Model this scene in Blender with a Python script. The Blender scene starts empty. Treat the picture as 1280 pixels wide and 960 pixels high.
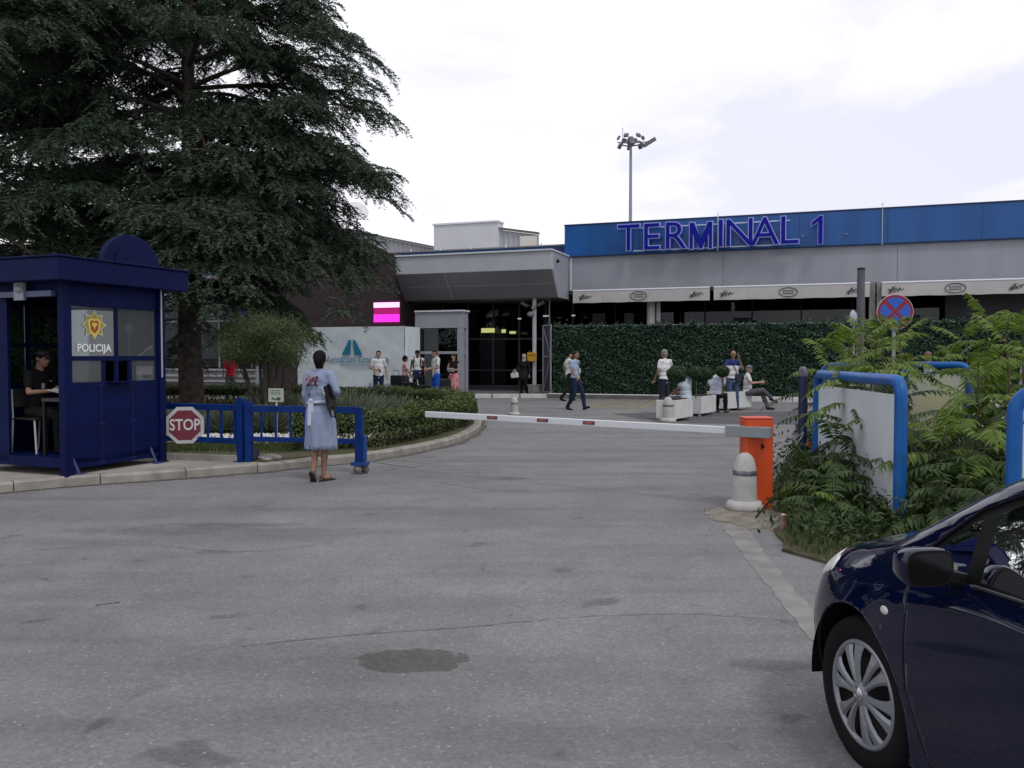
import bpy, bmesh, math, random
import numpy as np
from mathutils import Vector, Matrix, Euler
from math import radians as R, sin, cos, pi, atan2, sqrt, hypot
random.seed(7); RNG = np.random.default_rng(11)
S = bpy.context.scene
COL = S.collection

# ------------------------------------------------------------------ camera, world, sun
F = 1060.0; EYE = 1.62; PITCH = math.atan(35/F)
cam = bpy.data.objects.new('camera', bpy.data.cameras.new('camera')); COL.objects.link(cam)
cam.data.sensor_width = 36; cam.data.lens = 36*F/1280
cam.location = (0, 0, EYE); cam.rotation_euler = (pi/2-PITCH, 0, 0)
cam.data.clip_start = .05; cam.data.clip_end = 20000
S.camera = cam

SUN_EL, SUN_AZ = 58, 150          # azimuth measured clockwise from +Y
w = bpy.data.worlds.new('World'); S.world = w; w.use_nodes = True
nt = w.node_tree; N = nt.nodes; L = nt.links; N.clear()
wo = N.new('ShaderNodeOutputWorld'); bg = N.new('ShaderNodeBackground')
sky = N.new('ShaderNodeTexSky'); sky.sky_type = 'NISHITA'; sky.sun_disc = False
sky.sun_elevation = R(SUN_EL); sky.sun_rotation = R(SUN_AZ)
tc = N.new('ShaderNodeTexCoord'); mp = N.new('ShaderNodeMapping'); mp.inputs['Scale'].default_value = (1.0, 1.0, 2.6)
mp.inputs['Location'].default_value = (.35, .1, .25)
n1 = N.new('ShaderNodeTexNoise'); n1.inputs['Scale'].default_value = 1.7; n1.inputs['Detail'].default_value = 7; n1.inputs['Roughness'].default_value = .55
n1.inputs['Distortion'].default_value = .6
cr = N.new('ShaderNodeValToRGB')
cr.color_ramp.elements[0].position = .40; cr.color_ramp.elements[0].color = (7.6, 7.6, 8.7, 1)
cr.color_ramp.elements[1].position = .60; cr.color_ramp.elements[1].color = (11.5, 11.5, 11.6, 1)
e = cr.color_ramp.elements.new(.5); e.color = (9.2, 9.2, 9.9, 1)
mx = N.new('ShaderNodeMixRGB'); mx.inputs[0].default_value = .95
L.new(tc.outputs['Generated'], mp.inputs[0]); L.new(mp.outputs[0], n1.inputs['Vector']); L.new(n1.outputs['Fac'], cr.inputs[0])
L.new(sky.outputs[0], mx.inputs[1]); L.new(cr.outputs[0], mx.inputs[2]); sx_ = N.new('ShaderNodeSeparateXYZ'); L.new(tc.outputs['Generated'], sx_.inputs[0])
gr = N.new('ShaderNodeMapRange'); gr.inputs['From Min'].default_value = -1; gr.inputs['From Max'].default_value = 1; gr.inputs['To Min'].default_value = .80; gr.inputs['To Max'].default_value = 1.20
L.new(sx_.outputs[1], gr.inputs['Value'])      # sky graded for contrast: brighter over the terminal, dimmer behind the camera
gm = N.new('ShaderNodeVectorMath'); gm.operation = 'SCALE'; L.new(mx.outputs[0], gm.inputs[0]); L.new(gr.outputs[0], gm.inputs['Scale']); L.new(gm.outputs[0], bg.inputs[0])
bg.inputs[1].default_value = .10
L.new(bg.outputs[0], wo.inputs[0])
sl = bpy.data.lights.new('sun', 'SUN'); sl.energy = 1.0; sl.angle = R(12); sl.color = (1, .97, .92)
so = bpy.data.objects.new('sun', sl); COL.objects.link(so)
sd = Vector((sin(R(SUN_AZ))*cos(R(SUN_EL)), cos(R(SUN_AZ))*cos(R(SUN_EL)), sin(R(SUN_EL))))
so.rotation_euler = (-sd).to_track_quat('-Z', 'Y').to_euler(); so.location = (0, 0, 40)
S.view_settings.view_transform = 'Standard'; S.view_settings.look = 'None'
S.view_settings.exposure = 0.0; S.view_settings.gamma = 1
S.view_settings.use_curve_mapping = False

# ------------------------------------------------------------------ helpers
def ray(px, py):
    x = (px-640)/F; v = -(py-480)/F
    return Vector((x, cos(PITCH)+v*sin(PITCH), -sin(PITCH)+v*cos(PITCH)))
def at(px, py, Y):
    r = ray(px, py); return Vector((0, 0, EYE))+r*(Y/r.y)
def G(px, py, z=0.0):
    r = ray(px, py); t = (z-EYE)/r.z; return Vector((0, 0, EYE))+r*t

def M(name, col, rough=.6, metal=0, spec=.5, noise=0, nscale=8, bump=0, bscale=40, coat=0, col2=None, emit=0, detail=4, trans=0):
    m = bpy.data.materials.get(name)
    if m: return m
    m = bpy.data.materials.new(name); m.use_nodes = True
    t = m.node_tree; b = t.nodes['Principled BSDF']
    if rough >= .75 and spec == .5: spec = .15
    b.inputs['Base Color'].default_value = (*col, 1); b.inputs['Roughness'].default_value = rough
    b.inputs['Metallic'].default_value = metal; b.inputs['Specular IOR Level'].default_value = spec
    b.inputs['Coat Weight'].default_value = coat
    if coat: b.inputs['Coat Roughness'].default_value = .04
    if emit:
        b.inputs['Emission Color'].default_value = (*col, 1); b.inputs['Emission Strength'].default_value = emit
    if noise or col2:
        tx = t.nodes.new('ShaderNodeTexCoord'); nn = t.nodes.new('ShaderNodeTexNoise')
        nn.inputs['Scale'].default_value = nscale; nn.inputs['Detail'].default_value = detail
        t.links.new(tx.outputs['Object'], nn.inputs['Vector'])
        rp = t.nodes.new('ShaderNodeValToRGB'); rp.color_ramp.elements[0].position = .3; rp.color_ramp.elements[1].position = .7
        c2 = col2 if col2 else tuple(min(1, c*(1+noise)) for c in col)
        c1 = col if col2 else tuple(c*(1-noise) for c in col)
        rp.color_ramp.elements[0].color = (*c1, 1); rp.color_ramp.elements[1].color = (*c2, 1)
        t.links.new(nn.outputs['Fac'], rp.inputs[0]); t.links.new(rp.outputs[0], b.inputs['Base Color'])
    if bump:
        tx = t.nodes.new('ShaderNodeTexCoord'); nb = t.nodes.new('ShaderNodeTexNoise'); nb.inputs['Scale'].default_value = bscale; nb.inputs['Detail'].default_value = 5
        bp = t.nodes.new('ShaderNodeBump'); bp.inputs['Strength'].default_value = bump; bp.inputs['Distance'].default_value = .01
        t.links.new(tx.outputs['Object'], nb.inputs['Vector']); t.links.new(nb.outputs['Fac'], bp.inputs['Height']); t.links.new(bp.outputs[0], b.inputs['Normal'])
    return m
def glassmat(name, tint=(.8, .85, .85), f0=1.5, rough=0.0, base=0.0):
    m = bpy.data.materials.get(name)
    if m: return m
    m = bpy.data.materials.new(name); m.use_nodes = True; t = m.node_tree; t.nodes.clear()
    o = t.nodes.new('ShaderNodeOutputMaterial'); mi = t.nodes.new('ShaderNodeMixShader'); fr = t.nodes.new('ShaderNodeFresnel'); fr.inputs[0].default_value = f0
    a = t.nodes.new('ShaderNodeBsdfTransparent'); a.inputs[0].default_value = (*tint, 1)
    g = t.nodes.new('ShaderNodeBsdfGlossy'); g.inputs['Roughness'].default_value = rough; g.inputs[0].default_value = (.95, .97, 1, 1)
    ad = t.nodes.new('ShaderNodeMath'); ad.operation = 'ADD'; ad.use_clamp = True; ad.inputs[1].default_value = base
    t.links.new(fr.outputs[0], ad.inputs[0]); t.links.new(ad.outputs[0], mi.inputs[0]); t.links.new(a.outputs[0], mi.inputs[1]); t.links.new(g.outputs[0], mi.inputs[2]); t.links.new(mi.outputs[0], o.inputs[0])
    return m
def grey_veil(m, fac=.09, col=(.50, .53, .53)):
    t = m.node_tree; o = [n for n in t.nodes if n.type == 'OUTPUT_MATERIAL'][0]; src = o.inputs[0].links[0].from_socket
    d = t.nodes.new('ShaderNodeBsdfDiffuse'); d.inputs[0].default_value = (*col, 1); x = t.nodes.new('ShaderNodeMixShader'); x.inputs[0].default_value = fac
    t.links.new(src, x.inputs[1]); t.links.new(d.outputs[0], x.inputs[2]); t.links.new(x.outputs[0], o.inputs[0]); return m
def leafmat(name, c1, c2, rough=.55, transl=.25):
    m = bpy.data.materials.get(name)
    if m: return m
    m = bpy.data.materials.new(name); m.use_nodes = True; t = m.node_tree; b = t.nodes['Principled BSDF']; o = t.nodes['Material Output']
    at_ = t.nodes.new('ShaderNodeAttribute'); at_.attribute_name = 'tint'
    mi = t.nodes.new('ShaderNodeMixRGB'); mi.inputs[1].default_value = (*c1, 1); mi.inputs[2].default_value = (*c2, 1)
    t.links.new(at_.outputs['Fac'], mi.inputs[0]); t.links.new(mi.outputs[0], b.inputs['Base Color'])
    b.inputs['Roughness'].default_value = rough; b.inputs['Specular IOR Level'].default_value = .35
    tr = t.nodes.new('ShaderNodeBsdfTranslucent'); t.links.new(mi.outputs[0], tr.inputs[0])
    ms = t.nodes.new('ShaderNodeMixShader'); ms.inputs[0].default_value = transl
    t.links.new(b.outputs[0], ms.inputs[1]); t.links.new(tr.outputs[0], ms.inputs[2]); t.links.new(ms.outputs[0], o.inputs[0])
    return m

def tagp(o, label=None, cat=None, group=None, kind=None):
    if label: o['label'] = label
    if cat: o['category'] = cat
    if group: o['group'] = group
    if kind: o['kind'] = kind
    return o
def thing(name, label, cat, loc=(0, 0, 0), rz=0, group=None, scale=1):
    o = bpy.data.objects.new(name, None); COL.objects.link(o); o.empty_display_size = .2
    o.location = loc; o.rotation_euler = (0, 0, rz); o.scale = (scale,)*3
    return tagp(o, label, cat, group)

class MB:
    def __init__(s): s.v = []; s.f = []; s.sm = []
    def add(s, vs, fs, smooth=False):
        n = len(s.v); s.v += [tuple(v) for v in vs]; s.f += [tuple(i+n for i in f) for f in fs]; s.sm += [smooth]*len(fs); return s
    def box(s, c, d, rot=None):
        x, y, z = (k/2 for k in d); c = Vector(c)
        vs = [Vector((i*x, j*y, k*z)) for i in (-1, 1) for j in (-1, 1) for k in (-1, 1)]
        if rot is not None:
            m = rot if isinstance(rot, Matrix) else Euler(rot).to_matrix()
            vs = [m @ v for v in vs]
        return s.add([v+c for v in vs], [(0, 1, 3, 2), (4, 6, 7, 5), (0, 4, 5, 1), (2, 3, 7, 6), (0, 2, 6, 4), (1, 5, 7, 3)])
    def b2(s, a, b):
        a = Vector(a); b = Vector(b); return s.box((a+b)/2, [abs(q) for q in (b-a)])
    def bar(s, p0, p1, wd, h, up=(0, 0, 1)):
        p0 = Vector(p0); p1 = Vector(p1); d = p1-p0; l = d.length; d.normalize(); up = Vector(up)
        if abs(d.dot(up)) > .99: up = Vector((0, 1, 0))
        x = d.cross(up).normalized(); u = x.cross(d)
        return s.box((p0+p1)/2, (wd, l, h), Matrix((x, d, u)).transposed())
    def tube(s, pts, r, n=10, closed=False, caps=True):
        pts = [Vector(p) for p in pts]; m = len(pts); rs = r if isinstance(r, (list, tuple)) else [r]*m
        vs = []; ref = None
        for i, p in enumerate(pts):
            if closed: d = pts[(i+1) % m]-pts[i-1]
            else: d = pts[min(i+1, m-1)]-pts[max(i-1, 0)]
            d.normalize()
            if ref is None:
                a = Vector((0, 0, 1)) if abs(d.z) < .9 else Vector((1, 0, 0)); ref = d.cross(a).normalized()
            ref = (ref-d*ref.dot(d)).normalized(); q = d.cross(ref)
            vs += [p+(ref*cos(2*pi*k/n)+q*sin(2*pi*k/n))*rs[i] for k in range(n)]
        fs = [(i*n+k, i*n+(k+1) % n, ((i+1) % m)*n+(k+1) % n, ((i+1) % m)*n+k) for i in range(m if closed else m-1) for k in range(n)]
        s.add(vs, fs, True)
        if caps and not closed:
            s.add(vs[:n], [tuple(range(n-1, -1, -1))]); s.add(vs[-n:], [tuple(range(n))])
        return s
    def lathe(s, prof, c=(0, 0, 0), n=24, axis='z', smooth=True):
        c = Vector(c); vs = []
        for r, z in prof:
            for k in range(n):
                a = 2*pi*k/n; p = (r*cos(a), r*sin(a), z)
                if axis == 'y': p = (p[0], p[2], p[1])
                if axis == 'x': p = (p[2], p[0], p[1])
                vs.append(Vector(p)+c)
        fs = [(i*n+k, i*n+(k+1) % n, (i+1)*n+(k+1) % n, (i+1)*n+k) for i in range(len(prof)-1) for k in range(n)]
        return s.add(vs, fs, smooth)
    def blob(s, c, r, rot=None, n=14, m=9):
        c = Vector(c); r = (r,)*3 if isinstance(r, (int, float)) else r; vs = []
        for i in range(m+1):
            t = pi*i/m
            for k in range(n):
                a = 2*pi*k/n; v = Vector((r[0]*sin(t)*cos(a), r[1]*sin(t)*sin(a), r[2]*cos(t)))
                if rot is not None: v = rot @ v
                vs.append(c+v)
        return s.add(vs, [(i*n+k, (i+1)*n+k, (i+1)*n+(k+1) % n, i*n+(k+1) % n) for i in range(m) for k in range(n)], True)
    def cap(s, p0, p1, r0, r1, n=10):
        p0 = Vector(p0); p1 = Vector(p1); d = p1-p0
        if d.length < 1e-5: d = Vector((0, 0, 1e-4))
        d.normalize(); pts = []; rs = []
        for t in (-88, -60, -30, 0): pts.append(p0+d*r0*sin(R(t))); rs.append(r0*cos(R(t)))
        for t in (0, 30, 60, 88): pts.append(p1+d*r1*sin(R(t))); rs.append(r1*cos(R(t)))
        return s.tube(pts, rs, n)
    def prism(s, poly, z0, z1):
        n = len(poly); A = sum(poly[i][0]*poly[(i+1) % n][1]-poly[(i+1) % n][0]*poly[i][1] for i in range(n))
        if A < 0: poly = poly[::-1]
        vs = [(p[0], p[1], z0) for p in poly]+[(p[0], p[1], z1) for p in poly]
        return s.add(vs, [tuple(range(n-1, -1, -1)), tuple(range(n, 2*n))]+[(i, (i+1) % n, n+(i+1) % n, n+i) for i in range(n)])
    def slab(s, poly, mat, t):
        """polygon in local (a,b) plane of matrix mat, thickness t along its third axis"""
        t_ = MB(); t_.prism(poly, 0, t); return s.add([mat @ Vector(v) for v in t_.v], t_.f)
    def build(s, name, mat, parent=None, bevel=0, smooth=None, seg=2):
        me = bpy.data.meshes.new(name); me.from_pydata(s.v, [], s.f)
        me.polygons.foreach_set('use_smooth', s.sm if smooth is None else [smooth]*len(s.f)); me.update()
        return link(name, me, mat, parent, bevel, seg)
def link(name, me, mat, parent=None, bevel=0, seg=2):
    o = bpy.data.objects.new(name, me); COL.objects.link(o)
    if mat is not None and not len(me.materials): me.materials.append(mat)
    if parent is not None: o.parent = parent
    if bevel:
        b = o.modifiers.new('bevel', 'BEVEL'); b.width = bevel; b.segments = seg; b.limit_method = 'ANGLE'; b.angle_limit = R(40)
    return o
def npmesh(name, V, Fc, mat, parent=None, tint=None, smooth=False):
    V = np.asarray(V, dtype=np.float32).reshape(-1, 3); Fc = np.asarray(Fc, dtype=np.int32); k = Fc.shape[1]
    me = bpy.data.meshes.new(name); me.vertices.add(len(V)); me.vertices.foreach_set('co', V.ravel())
    me.loops.add(Fc.size); me.loops.foreach_set('vertex_index', Fc.ravel())
    me.polygons.add(len(Fc)); me.polygons.foreach_set('loop_start', np.arange(0, Fc.size, k, dtype=np.int32))
    me.update(calc_edges=True)
    if smooth: me.polygons.foreach_set('use_smooth', np.ones(len(Fc), dtype=bool))
    if tint is not None:
        a = me.attributes.new('tint', 'FLOAT', 'POINT'); a.data.foreach_set('value', np.asarray(tint, dtype=np.float32))
    return link(name, me, mat, parent)
def text(body, size, mat, name, parent=None, extrude=.002, loc=(0, 0, 0), rot=(pi/2, 0, 0), sx=1, align='CENTER', shear=0, offset=0):
    cu = bpy.data.curves.new(name, 'FONT'); cu.body = body; cu.size = size; cu.extrude = extrude; cu.align_x = align; cu.align_y = 'CENTER'; cu.shear = shear; cu.offset = offset
    cu.resolution_u = 4
    t = bpy.data.objects.new('t', cu); COL.objects.link(t)
    dg = bpy.context.evaluated_depsgraph_get(); dg.update()
    me = bpy.data.meshes.new_from_object(t.evaluated_get(dg)); bpy.data.objects.remove(t); me.name = name
    o = link(name, me, mat, parent); o.location = loc; o.rotation_euler = rot; o.scale = (sx, 1, 1)
    return o
def struct(name, mb, mat, **k):
    o = mb.build(name, mat, **k); o['kind'] = 'structure'; return o
def copy_tree(o, parent=None):
    c = o.copy(); COL.objects.link(c); c.parent = parent
    for ch in list(o.children): copy_tree(ch, c)
    return c

def streak(m, sc=(1, 1, .12)):
    t = m.node_tree
    for n_ in t.nodes:
        if n_.type == 'TEX_NOISE' and not any(l.to_node.type == 'BUMP' for l in n_.outputs[0].links):
            mp_ = t.nodes.new('ShaderNodeMapping'); mp_.inputs['Scale'].default_value = sc; src = n_.inputs['Vector'].links[0].from_socket
            t.links.new(src, mp_.inputs[0]); t.links.new(mp_.outputs[0], n_.inputs['Vector'])
    return m
FOLD = bpy.data.textures.new('cloth_folds', 'CLOUDS'); FOLD.noise_scale = .11; FOLD.noise_depth = 2
def cfold(o, k=.030):
    d = o.modifiers.new('folds', 'DISPLACE'); d.texture = FOLD; d.texture_coords = 'GLOBAL'; d.strength = k; d.mid_level = .5
    return o
# common materials
NAVY = M('navy_paint', (.0022, .0068, .056), .55, spec=.12, noise=.25, nscale=3, bump=.05, bscale=25)
def scuffs(m, col, amount=.66, sc=9):
    t = m.node_tree; b = t.nodes['Principled BSDF']; src = b.inputs['Base Color'].links[0].from_socket if b.inputs['Base Color'].links else None
    tx = t.nodes.new('ShaderNodeTexCoord'); a = t.nodes.new('ShaderNodeTexNoise'); a.inputs['Scale'].default_value = sc; a.inputs['Detail'].default_value = 10; a.inputs['Roughness'].default_value = .75; t.links.new(tx.outputs['Object'], a.inputs['Vector'])
    r = t.nodes.new('ShaderNodeValToRGB'); r.color_ramp.elements[0].position = amount; r.color_ramp.elements[0].color = (0, 0, 0, 1); r.color_ramp.elements[1].position = amount+.05; r.color_ramp.elements[1].color = (.6, .6, .6, 1); t.links.new(a.outputs['Fac'], r.inputs[0])
    x = t.nodes.new('ShaderNodeMixRGB'); t.links.new(r.outputs[0], x.inputs[0]); x.inputs[2].default_value = (*col, 1)
    if src: t.links.new(src, x.inputs[1])
    else: x.inputs[1].default_value = b.inputs['Base Color'].default_value
    t.links.new(x.outputs[0], b.inputs['Base Color']); return m
scuffs(NAVY, (.022, .032, .085), .64)
GATEBLUE = M('gate_blue_paint', (.003, .030, .175), .5, spec=.2, noise=.25, nscale=6)
TUBEBLUE = scuffs(M('tube_blue_paint', (.006, .10, .36), .42, spec=.35, noise=.2, nscale=5), (.10, .16, .24), .65)
WHITE = M('white_paint', (.75, .76, .77), .5, noise=.06, nscale=4)
BLACK = M('black_plastic', (.008, .008, .009), .55, spec=.25)
RUBBER = M('rubber', (.008, .012, .012), .75)
STEEL = M('steel', (.45, .46, .47), .35, metal=.9)
GREYP = M('grey_metal_paint', (.30, .32, .36), .45, noise=.08, nscale=2)
CONC = M('concrete', (.28, .265, .245), .9, noise=.3, nscale=5, bump=.4, bscale=60)
CONCL = M('concrete_light', (.42, .41, .38), .85, noise=.15, nscale=9, bump=.3, bscale=80)
DARKGL = glassmat('dark_glazing', (.10, .11, .12))
CLEAR = glassmat('clear_glass', (.72, .78, .78))
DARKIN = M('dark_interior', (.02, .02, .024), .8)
# ------------------------------------------------------------------ ground
def asphalt():
    m = bpy.data.materials.new('asphalt'); m.use_nodes = True; t = m.node_tree; b = t.nodes['Principled BSDF']; nn = t.nodes; lk = t.links
    geo = nn.new('ShaderNodeNewGeometry'); P = geo.outputs['Position']
    def noise(sc, det=5, ro=.55, vec=P, dist=0):
        n = nn.new('ShaderNodeTexNoise'); n.inputs['Scale'].default_value = sc; n.inputs['Detail'].default_value = det; n.inputs['Roughness'].default_value = ro; n.inputs['Distortion'].default_value = dist
        lk.new(vec, n.inputs['Vector']); return n.outputs['Fac']
    def ramp(fac, stops):
        r = nn.new('ShaderNodeValToRGB'); el = r.color_ramp.elements
        el[0].position, el[0].color = stops[0][0], (*([stops[0][1]]*3 if not isinstance(stops[0][1], tuple) else stops[0][1]), 1)
        el[1].position, el[1].color = stops[-1][0], (*([stops[-1][1]]*3 if not isinstance(stops[-1][1], tuple) else stops[-1][1]), 1)
        for p, c in stops[1:-1]:
            e = el.new(p); e.color = (*([c]*3 if not isinstance(c, tuple) else c), 1)
        lk.new(fac, r.inputs[0]); return r.outputs[0]
    def mul(a, bb):
        x = nn.new('ShaderNodeMixRGB'); x.blend_type = 'MULTIPLY'; x.inputs[0].default_value = 1; lk.new(a, x.inputs[1]); lk.new(bb, x.inputs[2]); return x.outputs[0]
    def mixc(f, a, bb):
        x = nn.new('ShaderNodeMixRGB')
        lk.new(f, x.inputs[0])
        for i, q in ((1, a), (2, bb)):
            if isinstance(q, tuple): x.inputs[i].default_value = (*q, 1)
            else: lk.new(q, x.inputs[i])
        return x.outputs[0]
    base = ramp(noise(.23, 6, .6, dist=.5), [(.30, (.165, .162, .165)), (.5, (.192, .188, .191)), (.70, (.220, .216, .217))])
    base = mul(base, ramp(noise(1.6, 6, .65), [(.3, .86), (.7, 1.10)]))
    # long soft tyre-polished streaks
    mp = nn.new('ShaderNodeMapping'); mp.inputs['Scale'].default_value = (.25, 1.6, 1); mp.inputs['Rotation'].default_value = (0, 0, R(-14)); lk.new(P, mp.inputs[0])
    base = mul(base, ramp(noise(1.1, 4, .6, vec=mp.outputs[0]), [(.36, .84), (.52, 1.03)]))
    # small dark blotches
    base = mul(base, ramp(noise(2.7, 2, .5, dist=.8), [(.27, .68), (.34, 1.0)]))
    base = mul(base, ramp(noise(38, 3, .7), [(.25, .88), (.75, 1.12)]))
    # aggregate
    v = nn.new('ShaderNodeTexVoronoi'); v.inputs['Scale'].default_value = 62; lk.new(P, v.inputs['Vector'])
    wn = nn.new('ShaderNodeSeparateColor'); lk.new(v.outputs['Color'], wn.inputs[0])
    base = mul(base, ramp(wn.outputs[0], [(0, .84), (.5, .98), (.9, 1.08), (1, 1.25)]))
    v2 = nn.new('ShaderNodeTexVoronoi'); v2.inputs['Scale'].default_value = 34; lk.new(P, v2.inputs['Vector'])
    sp2 = nn.new('ShaderNodeSeparateColor'); lk.new(v2.outputs['Color'], sp2.inputs[0])
    gt = nn.new('ShaderNodeMath'); gt.operation = 'GREATER_THAN'; gt.inputs[1].default_value = .93; lk.new(sp2.outputs[1], gt.inputs[0])
    ls = nn.new('ShaderNodeMath'); ls.operation = 'LESS_THAN'; ls.inputs[1].default_value = .22; lk.new(v2.outputs['Distance'], ls.inputs[0])
    mm = nn.new('ShaderNodeMath'); mm.operation = 'MULTIPLY'; lk.new(gt.outputs[0], mm.inputs[0]); lk.new(ls.outputs[0], mm.inputs[1])
    base = mixc(mm.outputs[0], base, (.33, .325, .315))
    # elliptical stains: (centre, radius x, radius y, darkness)
    sx = nn.new('ShaderNodeSeparateXYZ'); lk.new(P, sx.inputs[0])
    dn = noise(5.5, 4, .6)
    def ell(c, rx, ry, rough=.9):
        out = []
        for i, (cc, rr) in enumerate(((c[0], rx), (c[1], ry))):
            s_ = nn.new('ShaderNodeMath'); s_.operation = 'SUBTRACT'; lk.new(sx.outputs[i], s_.inputs[0]); s_.inputs[1].default_value = cc
            d_ = nn.new('ShaderNodeMath'); d_.operation = 'DIVIDE'; lk.new(s_.outputs[0], d_.inputs[0]); d_.inputs[1].default_value = rr
            p_ = nn.new('ShaderNodeMath'); p_.operation = 'MULTIPLY'; lk.new(d_.outputs[0], p_.inputs[0]); lk.new(d_.outputs[0], p_.inputs[1]); out.append(p_.outputs[0])
        a = nn.new('ShaderNodeMath'); lk.new(out[0], a.inputs[0]); lk.new(out[1], a.inputs[1])
        q = nn.new('ShaderNodeMath'); q.operation = 'MULTIPLY_ADD'; lk.new(dn, q.inputs[0]); q.inputs[1].default_value = rough*2.4; lk.new(a.outputs[0], q.inputs[2])
        return q.outputs[0]
    c = G(512, 826)
    base = mul(base, ramp(ell((c.x, c.y), .30, .19), [(0, .46), (.5, (.50, .49, .44)), (1, 1)])) if False else base
    st = nn.new('ShaderNodeMapRange'); st.inputs['From Min'].default_value = 1.95; st.inputs['From Max'].default_value = 2.1; st.inputs['To Min'].default_value = 1; st.inputs['To Max'].default_value = 0
    lk.new(ell((c.x, c.y), .31, .17), st.inputs['Value'])
    dk = nn.new('ShaderNodeMixRGB'); dk.blend_type = 'MULTIPLY'; lk.new(st.outputs[0], dk.inputs[0]); lk.new(base, dk.inputs[1]); dk.inputs[2].default_value = (.56, .55, .50, 1); base = dk.outputs[0]
    for (px, py, rx, ry, k) in ((230, 663, 1.3, .22, .78), (290, 656, .8, .1, .7), (60, 780, .5, .35, .8), (640, 598, .22, .12, .68), (965, 832, .25, .1, .72), (270, 690, .17, .09, .72), (420, 635, 1.2, .14, .86), (860, 640, .8, .2, .88), (620, 640, 1.2, .3, .9), (540, 590, 1.0, .5, .86), (700, 575, 1.8, .5, .88), (120, 640, 2.0, .5, .88)):
        c = G(px, py); s2 = nn.new('ShaderNodeMapRange'); s2.inputs['From Min'].default_value = 1.5; s2.inputs['From Max'].default_value = 2.3; s2.inputs['To Min'].default_value = 1; s2.inputs['To Max'].default_value = 0
        lk.new(ell((c.x, c.y), rx, ry), s2.inputs['Value'])
        d2 = nn.new('ShaderNodeMixRGB'); d2.blend_type = 'MULTIPLY'; lk.new(s2.outputs[0], d2.inputs[0]); lk.new(base, d2.inputs[1]); d2.inputs[2].default_value = (k, k, k, 1); base = d2.outputs[0]
    lk.new(base, b.inputs['Base Color'])
    b.inputs['Roughness'].default_value = .82; b.inputs['Specular IOR Level'].default_value = .35
    bp = nn.new('ShaderNodeBump'); bp.inputs['Strength'].default_value = .55; bp.inputs['Distance'].default_value = .004
    lk.new(noise(150, 3), bp.inputs['Height']); lk.new(bp.outputs[0], b.inputs['Normal'])
    return m
ASPH = asphalt()
g = MB(); g.add([(-600, -200, 0), (600, -200, 0), (600, 1500, 0), (-600, 1500, 0)], [(0, 1, 2, 3)])
struct('ground', g, ASPH)

def smooth_path(P, k=6):
    P = [Vector((p[0], p[1], 0)) for p in P]; out = []
    for i in range(len(P)-1):
        a, b, c, d = P[max(i-1, 0)], P[i], P[i+1], P[min(i+2, len(P)-1)]
        for j in range(k):
            t = j/k; out.append(.5*((2*b)+(-a+c)*t+(2*a-5*b+4*c-d)*t*t+(-a+3*b-3*c+d)*t**3))
    out.append(P[-1]); return out
def offset(P, d):
    out = []
    for i, p in enumerate(P):
        t = (P[min(i+1, len(P)-1)]-P[max(i-1, 0)]).normalized(); out.append(p+Vector((-t.y, t.x, 0))*d)
    return out
KERB = smooth_path([G(-420, 640), G(-150, 627), G(0, 616), G(90, 608), G(200, 600), G(290, 593), G(338, 589), G(395, 583), (-2.2, 13.0), (-1.39, 14.7), (-.93, 16.3), (-.70, 18.6), (-.82, 21.2), (-1.3, 24.0), (-2.6, 26.3), (-5.2, 28.0), (-9, 29.2), (-18, 31), (-30, 33)])
# path runs left->right->back; island lies to its left
def strip(P, d0, d1, z0, z1, wob=0):
    """kerb: closed profile swept along path, between offsets d0<d1"""
    a = offset(P, d0); b = offset(P, d1); n = len(P); mb = MB(); vs = []
    for i in range(n):
        k = wob*random.uniform(-1, 1)
        e1 = a[i].lerp(b[i], .15); e2 = b[i]
        vs += [(a[i].x, a[i].y, z0), (a[i].x, a[i].y, z1-.03+k), (e1.x, e1.y, z1+k), (e2.x, e2.y, z1+k), (e2.x, e2.y, z0)]
    fs = [(i*5+j, (i+1)*5+j, (i+1)*5+(j+1) % 5, i*5+(j+1) % 5) for i in range(n-1) for j in range(5)]
    return mb.add(vs, fs, True)
KERBM = M('kerb_concrete', (.23, .215, .195), .9, col2=(.38, .355, .32), nscale=4, bump=.6, bscale=45, detail=8)
KD = []      # densify for joints
for a, b in zip(KERB[:-1], KERB[1:]):
    n = max(1, int((b-a).length/.16))
    KD += [a.lerp(b, j/n) for j in range(n)]
kb = MB(); seglen = 0; cur = []
segs = []
for i, p in enumerate(KD):
    cur.append(p)
    if len(cur) > 1: seglen += (cur[-1]-cur[-2]).length
    if seglen > .95: segs.append(cur); cur = [p]; seglen = 0
segs.append(cur)
for sgm in segs:
    if len(sgm) < 2: continue
    q = list(sgm); dd = (q[-1]-q[-2]).normalized(); q[-1] = q[-1]-dd*.012
    s0 = strip(q, 0, .17, -.02, .125+random.uniform(-.008, .008), .003)
    n = len(q); s0.add([s0.v[j] for j in range(5)], [(0, 1, 2, 3, 4)]); s0.add([s0.v[(n-1)*5+j] for j in range(5)], [(4, 3, 2, 1, 0)])
    kb.add(s0.v, s0.f, False)
struct('kerb', kb, KERBM)
gk = MB(); n_ = len(KD); vs = []
for i, p in enumerate(KD):
    t_ = (KD[min(i+1, n_-1)]-KD[max(i-1, 0)]).normalized(); nn = Vector((-t_.y, t_.x, 0)); a = p+nn*.03; b = p-nn*(.05+.09*abs(sin(i*.37)*sin(i*.11+1))+random.uniform(0, .05)); vs += [(a.x, a.y, .0052), (b.x, b.y, .0052)]
gk.add(vs, [(2*i, 2*i+1, 2*i+3, 2*i+2) for i in range(n_-1)]); struct('gutter_grime', gk, M('grime', (.085, .078, .068), .95, col2=(.15, .14, .125), nscale=8, bump=.6, bscale=60, detail=8))
inner = offset(KERB, .165)
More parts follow.
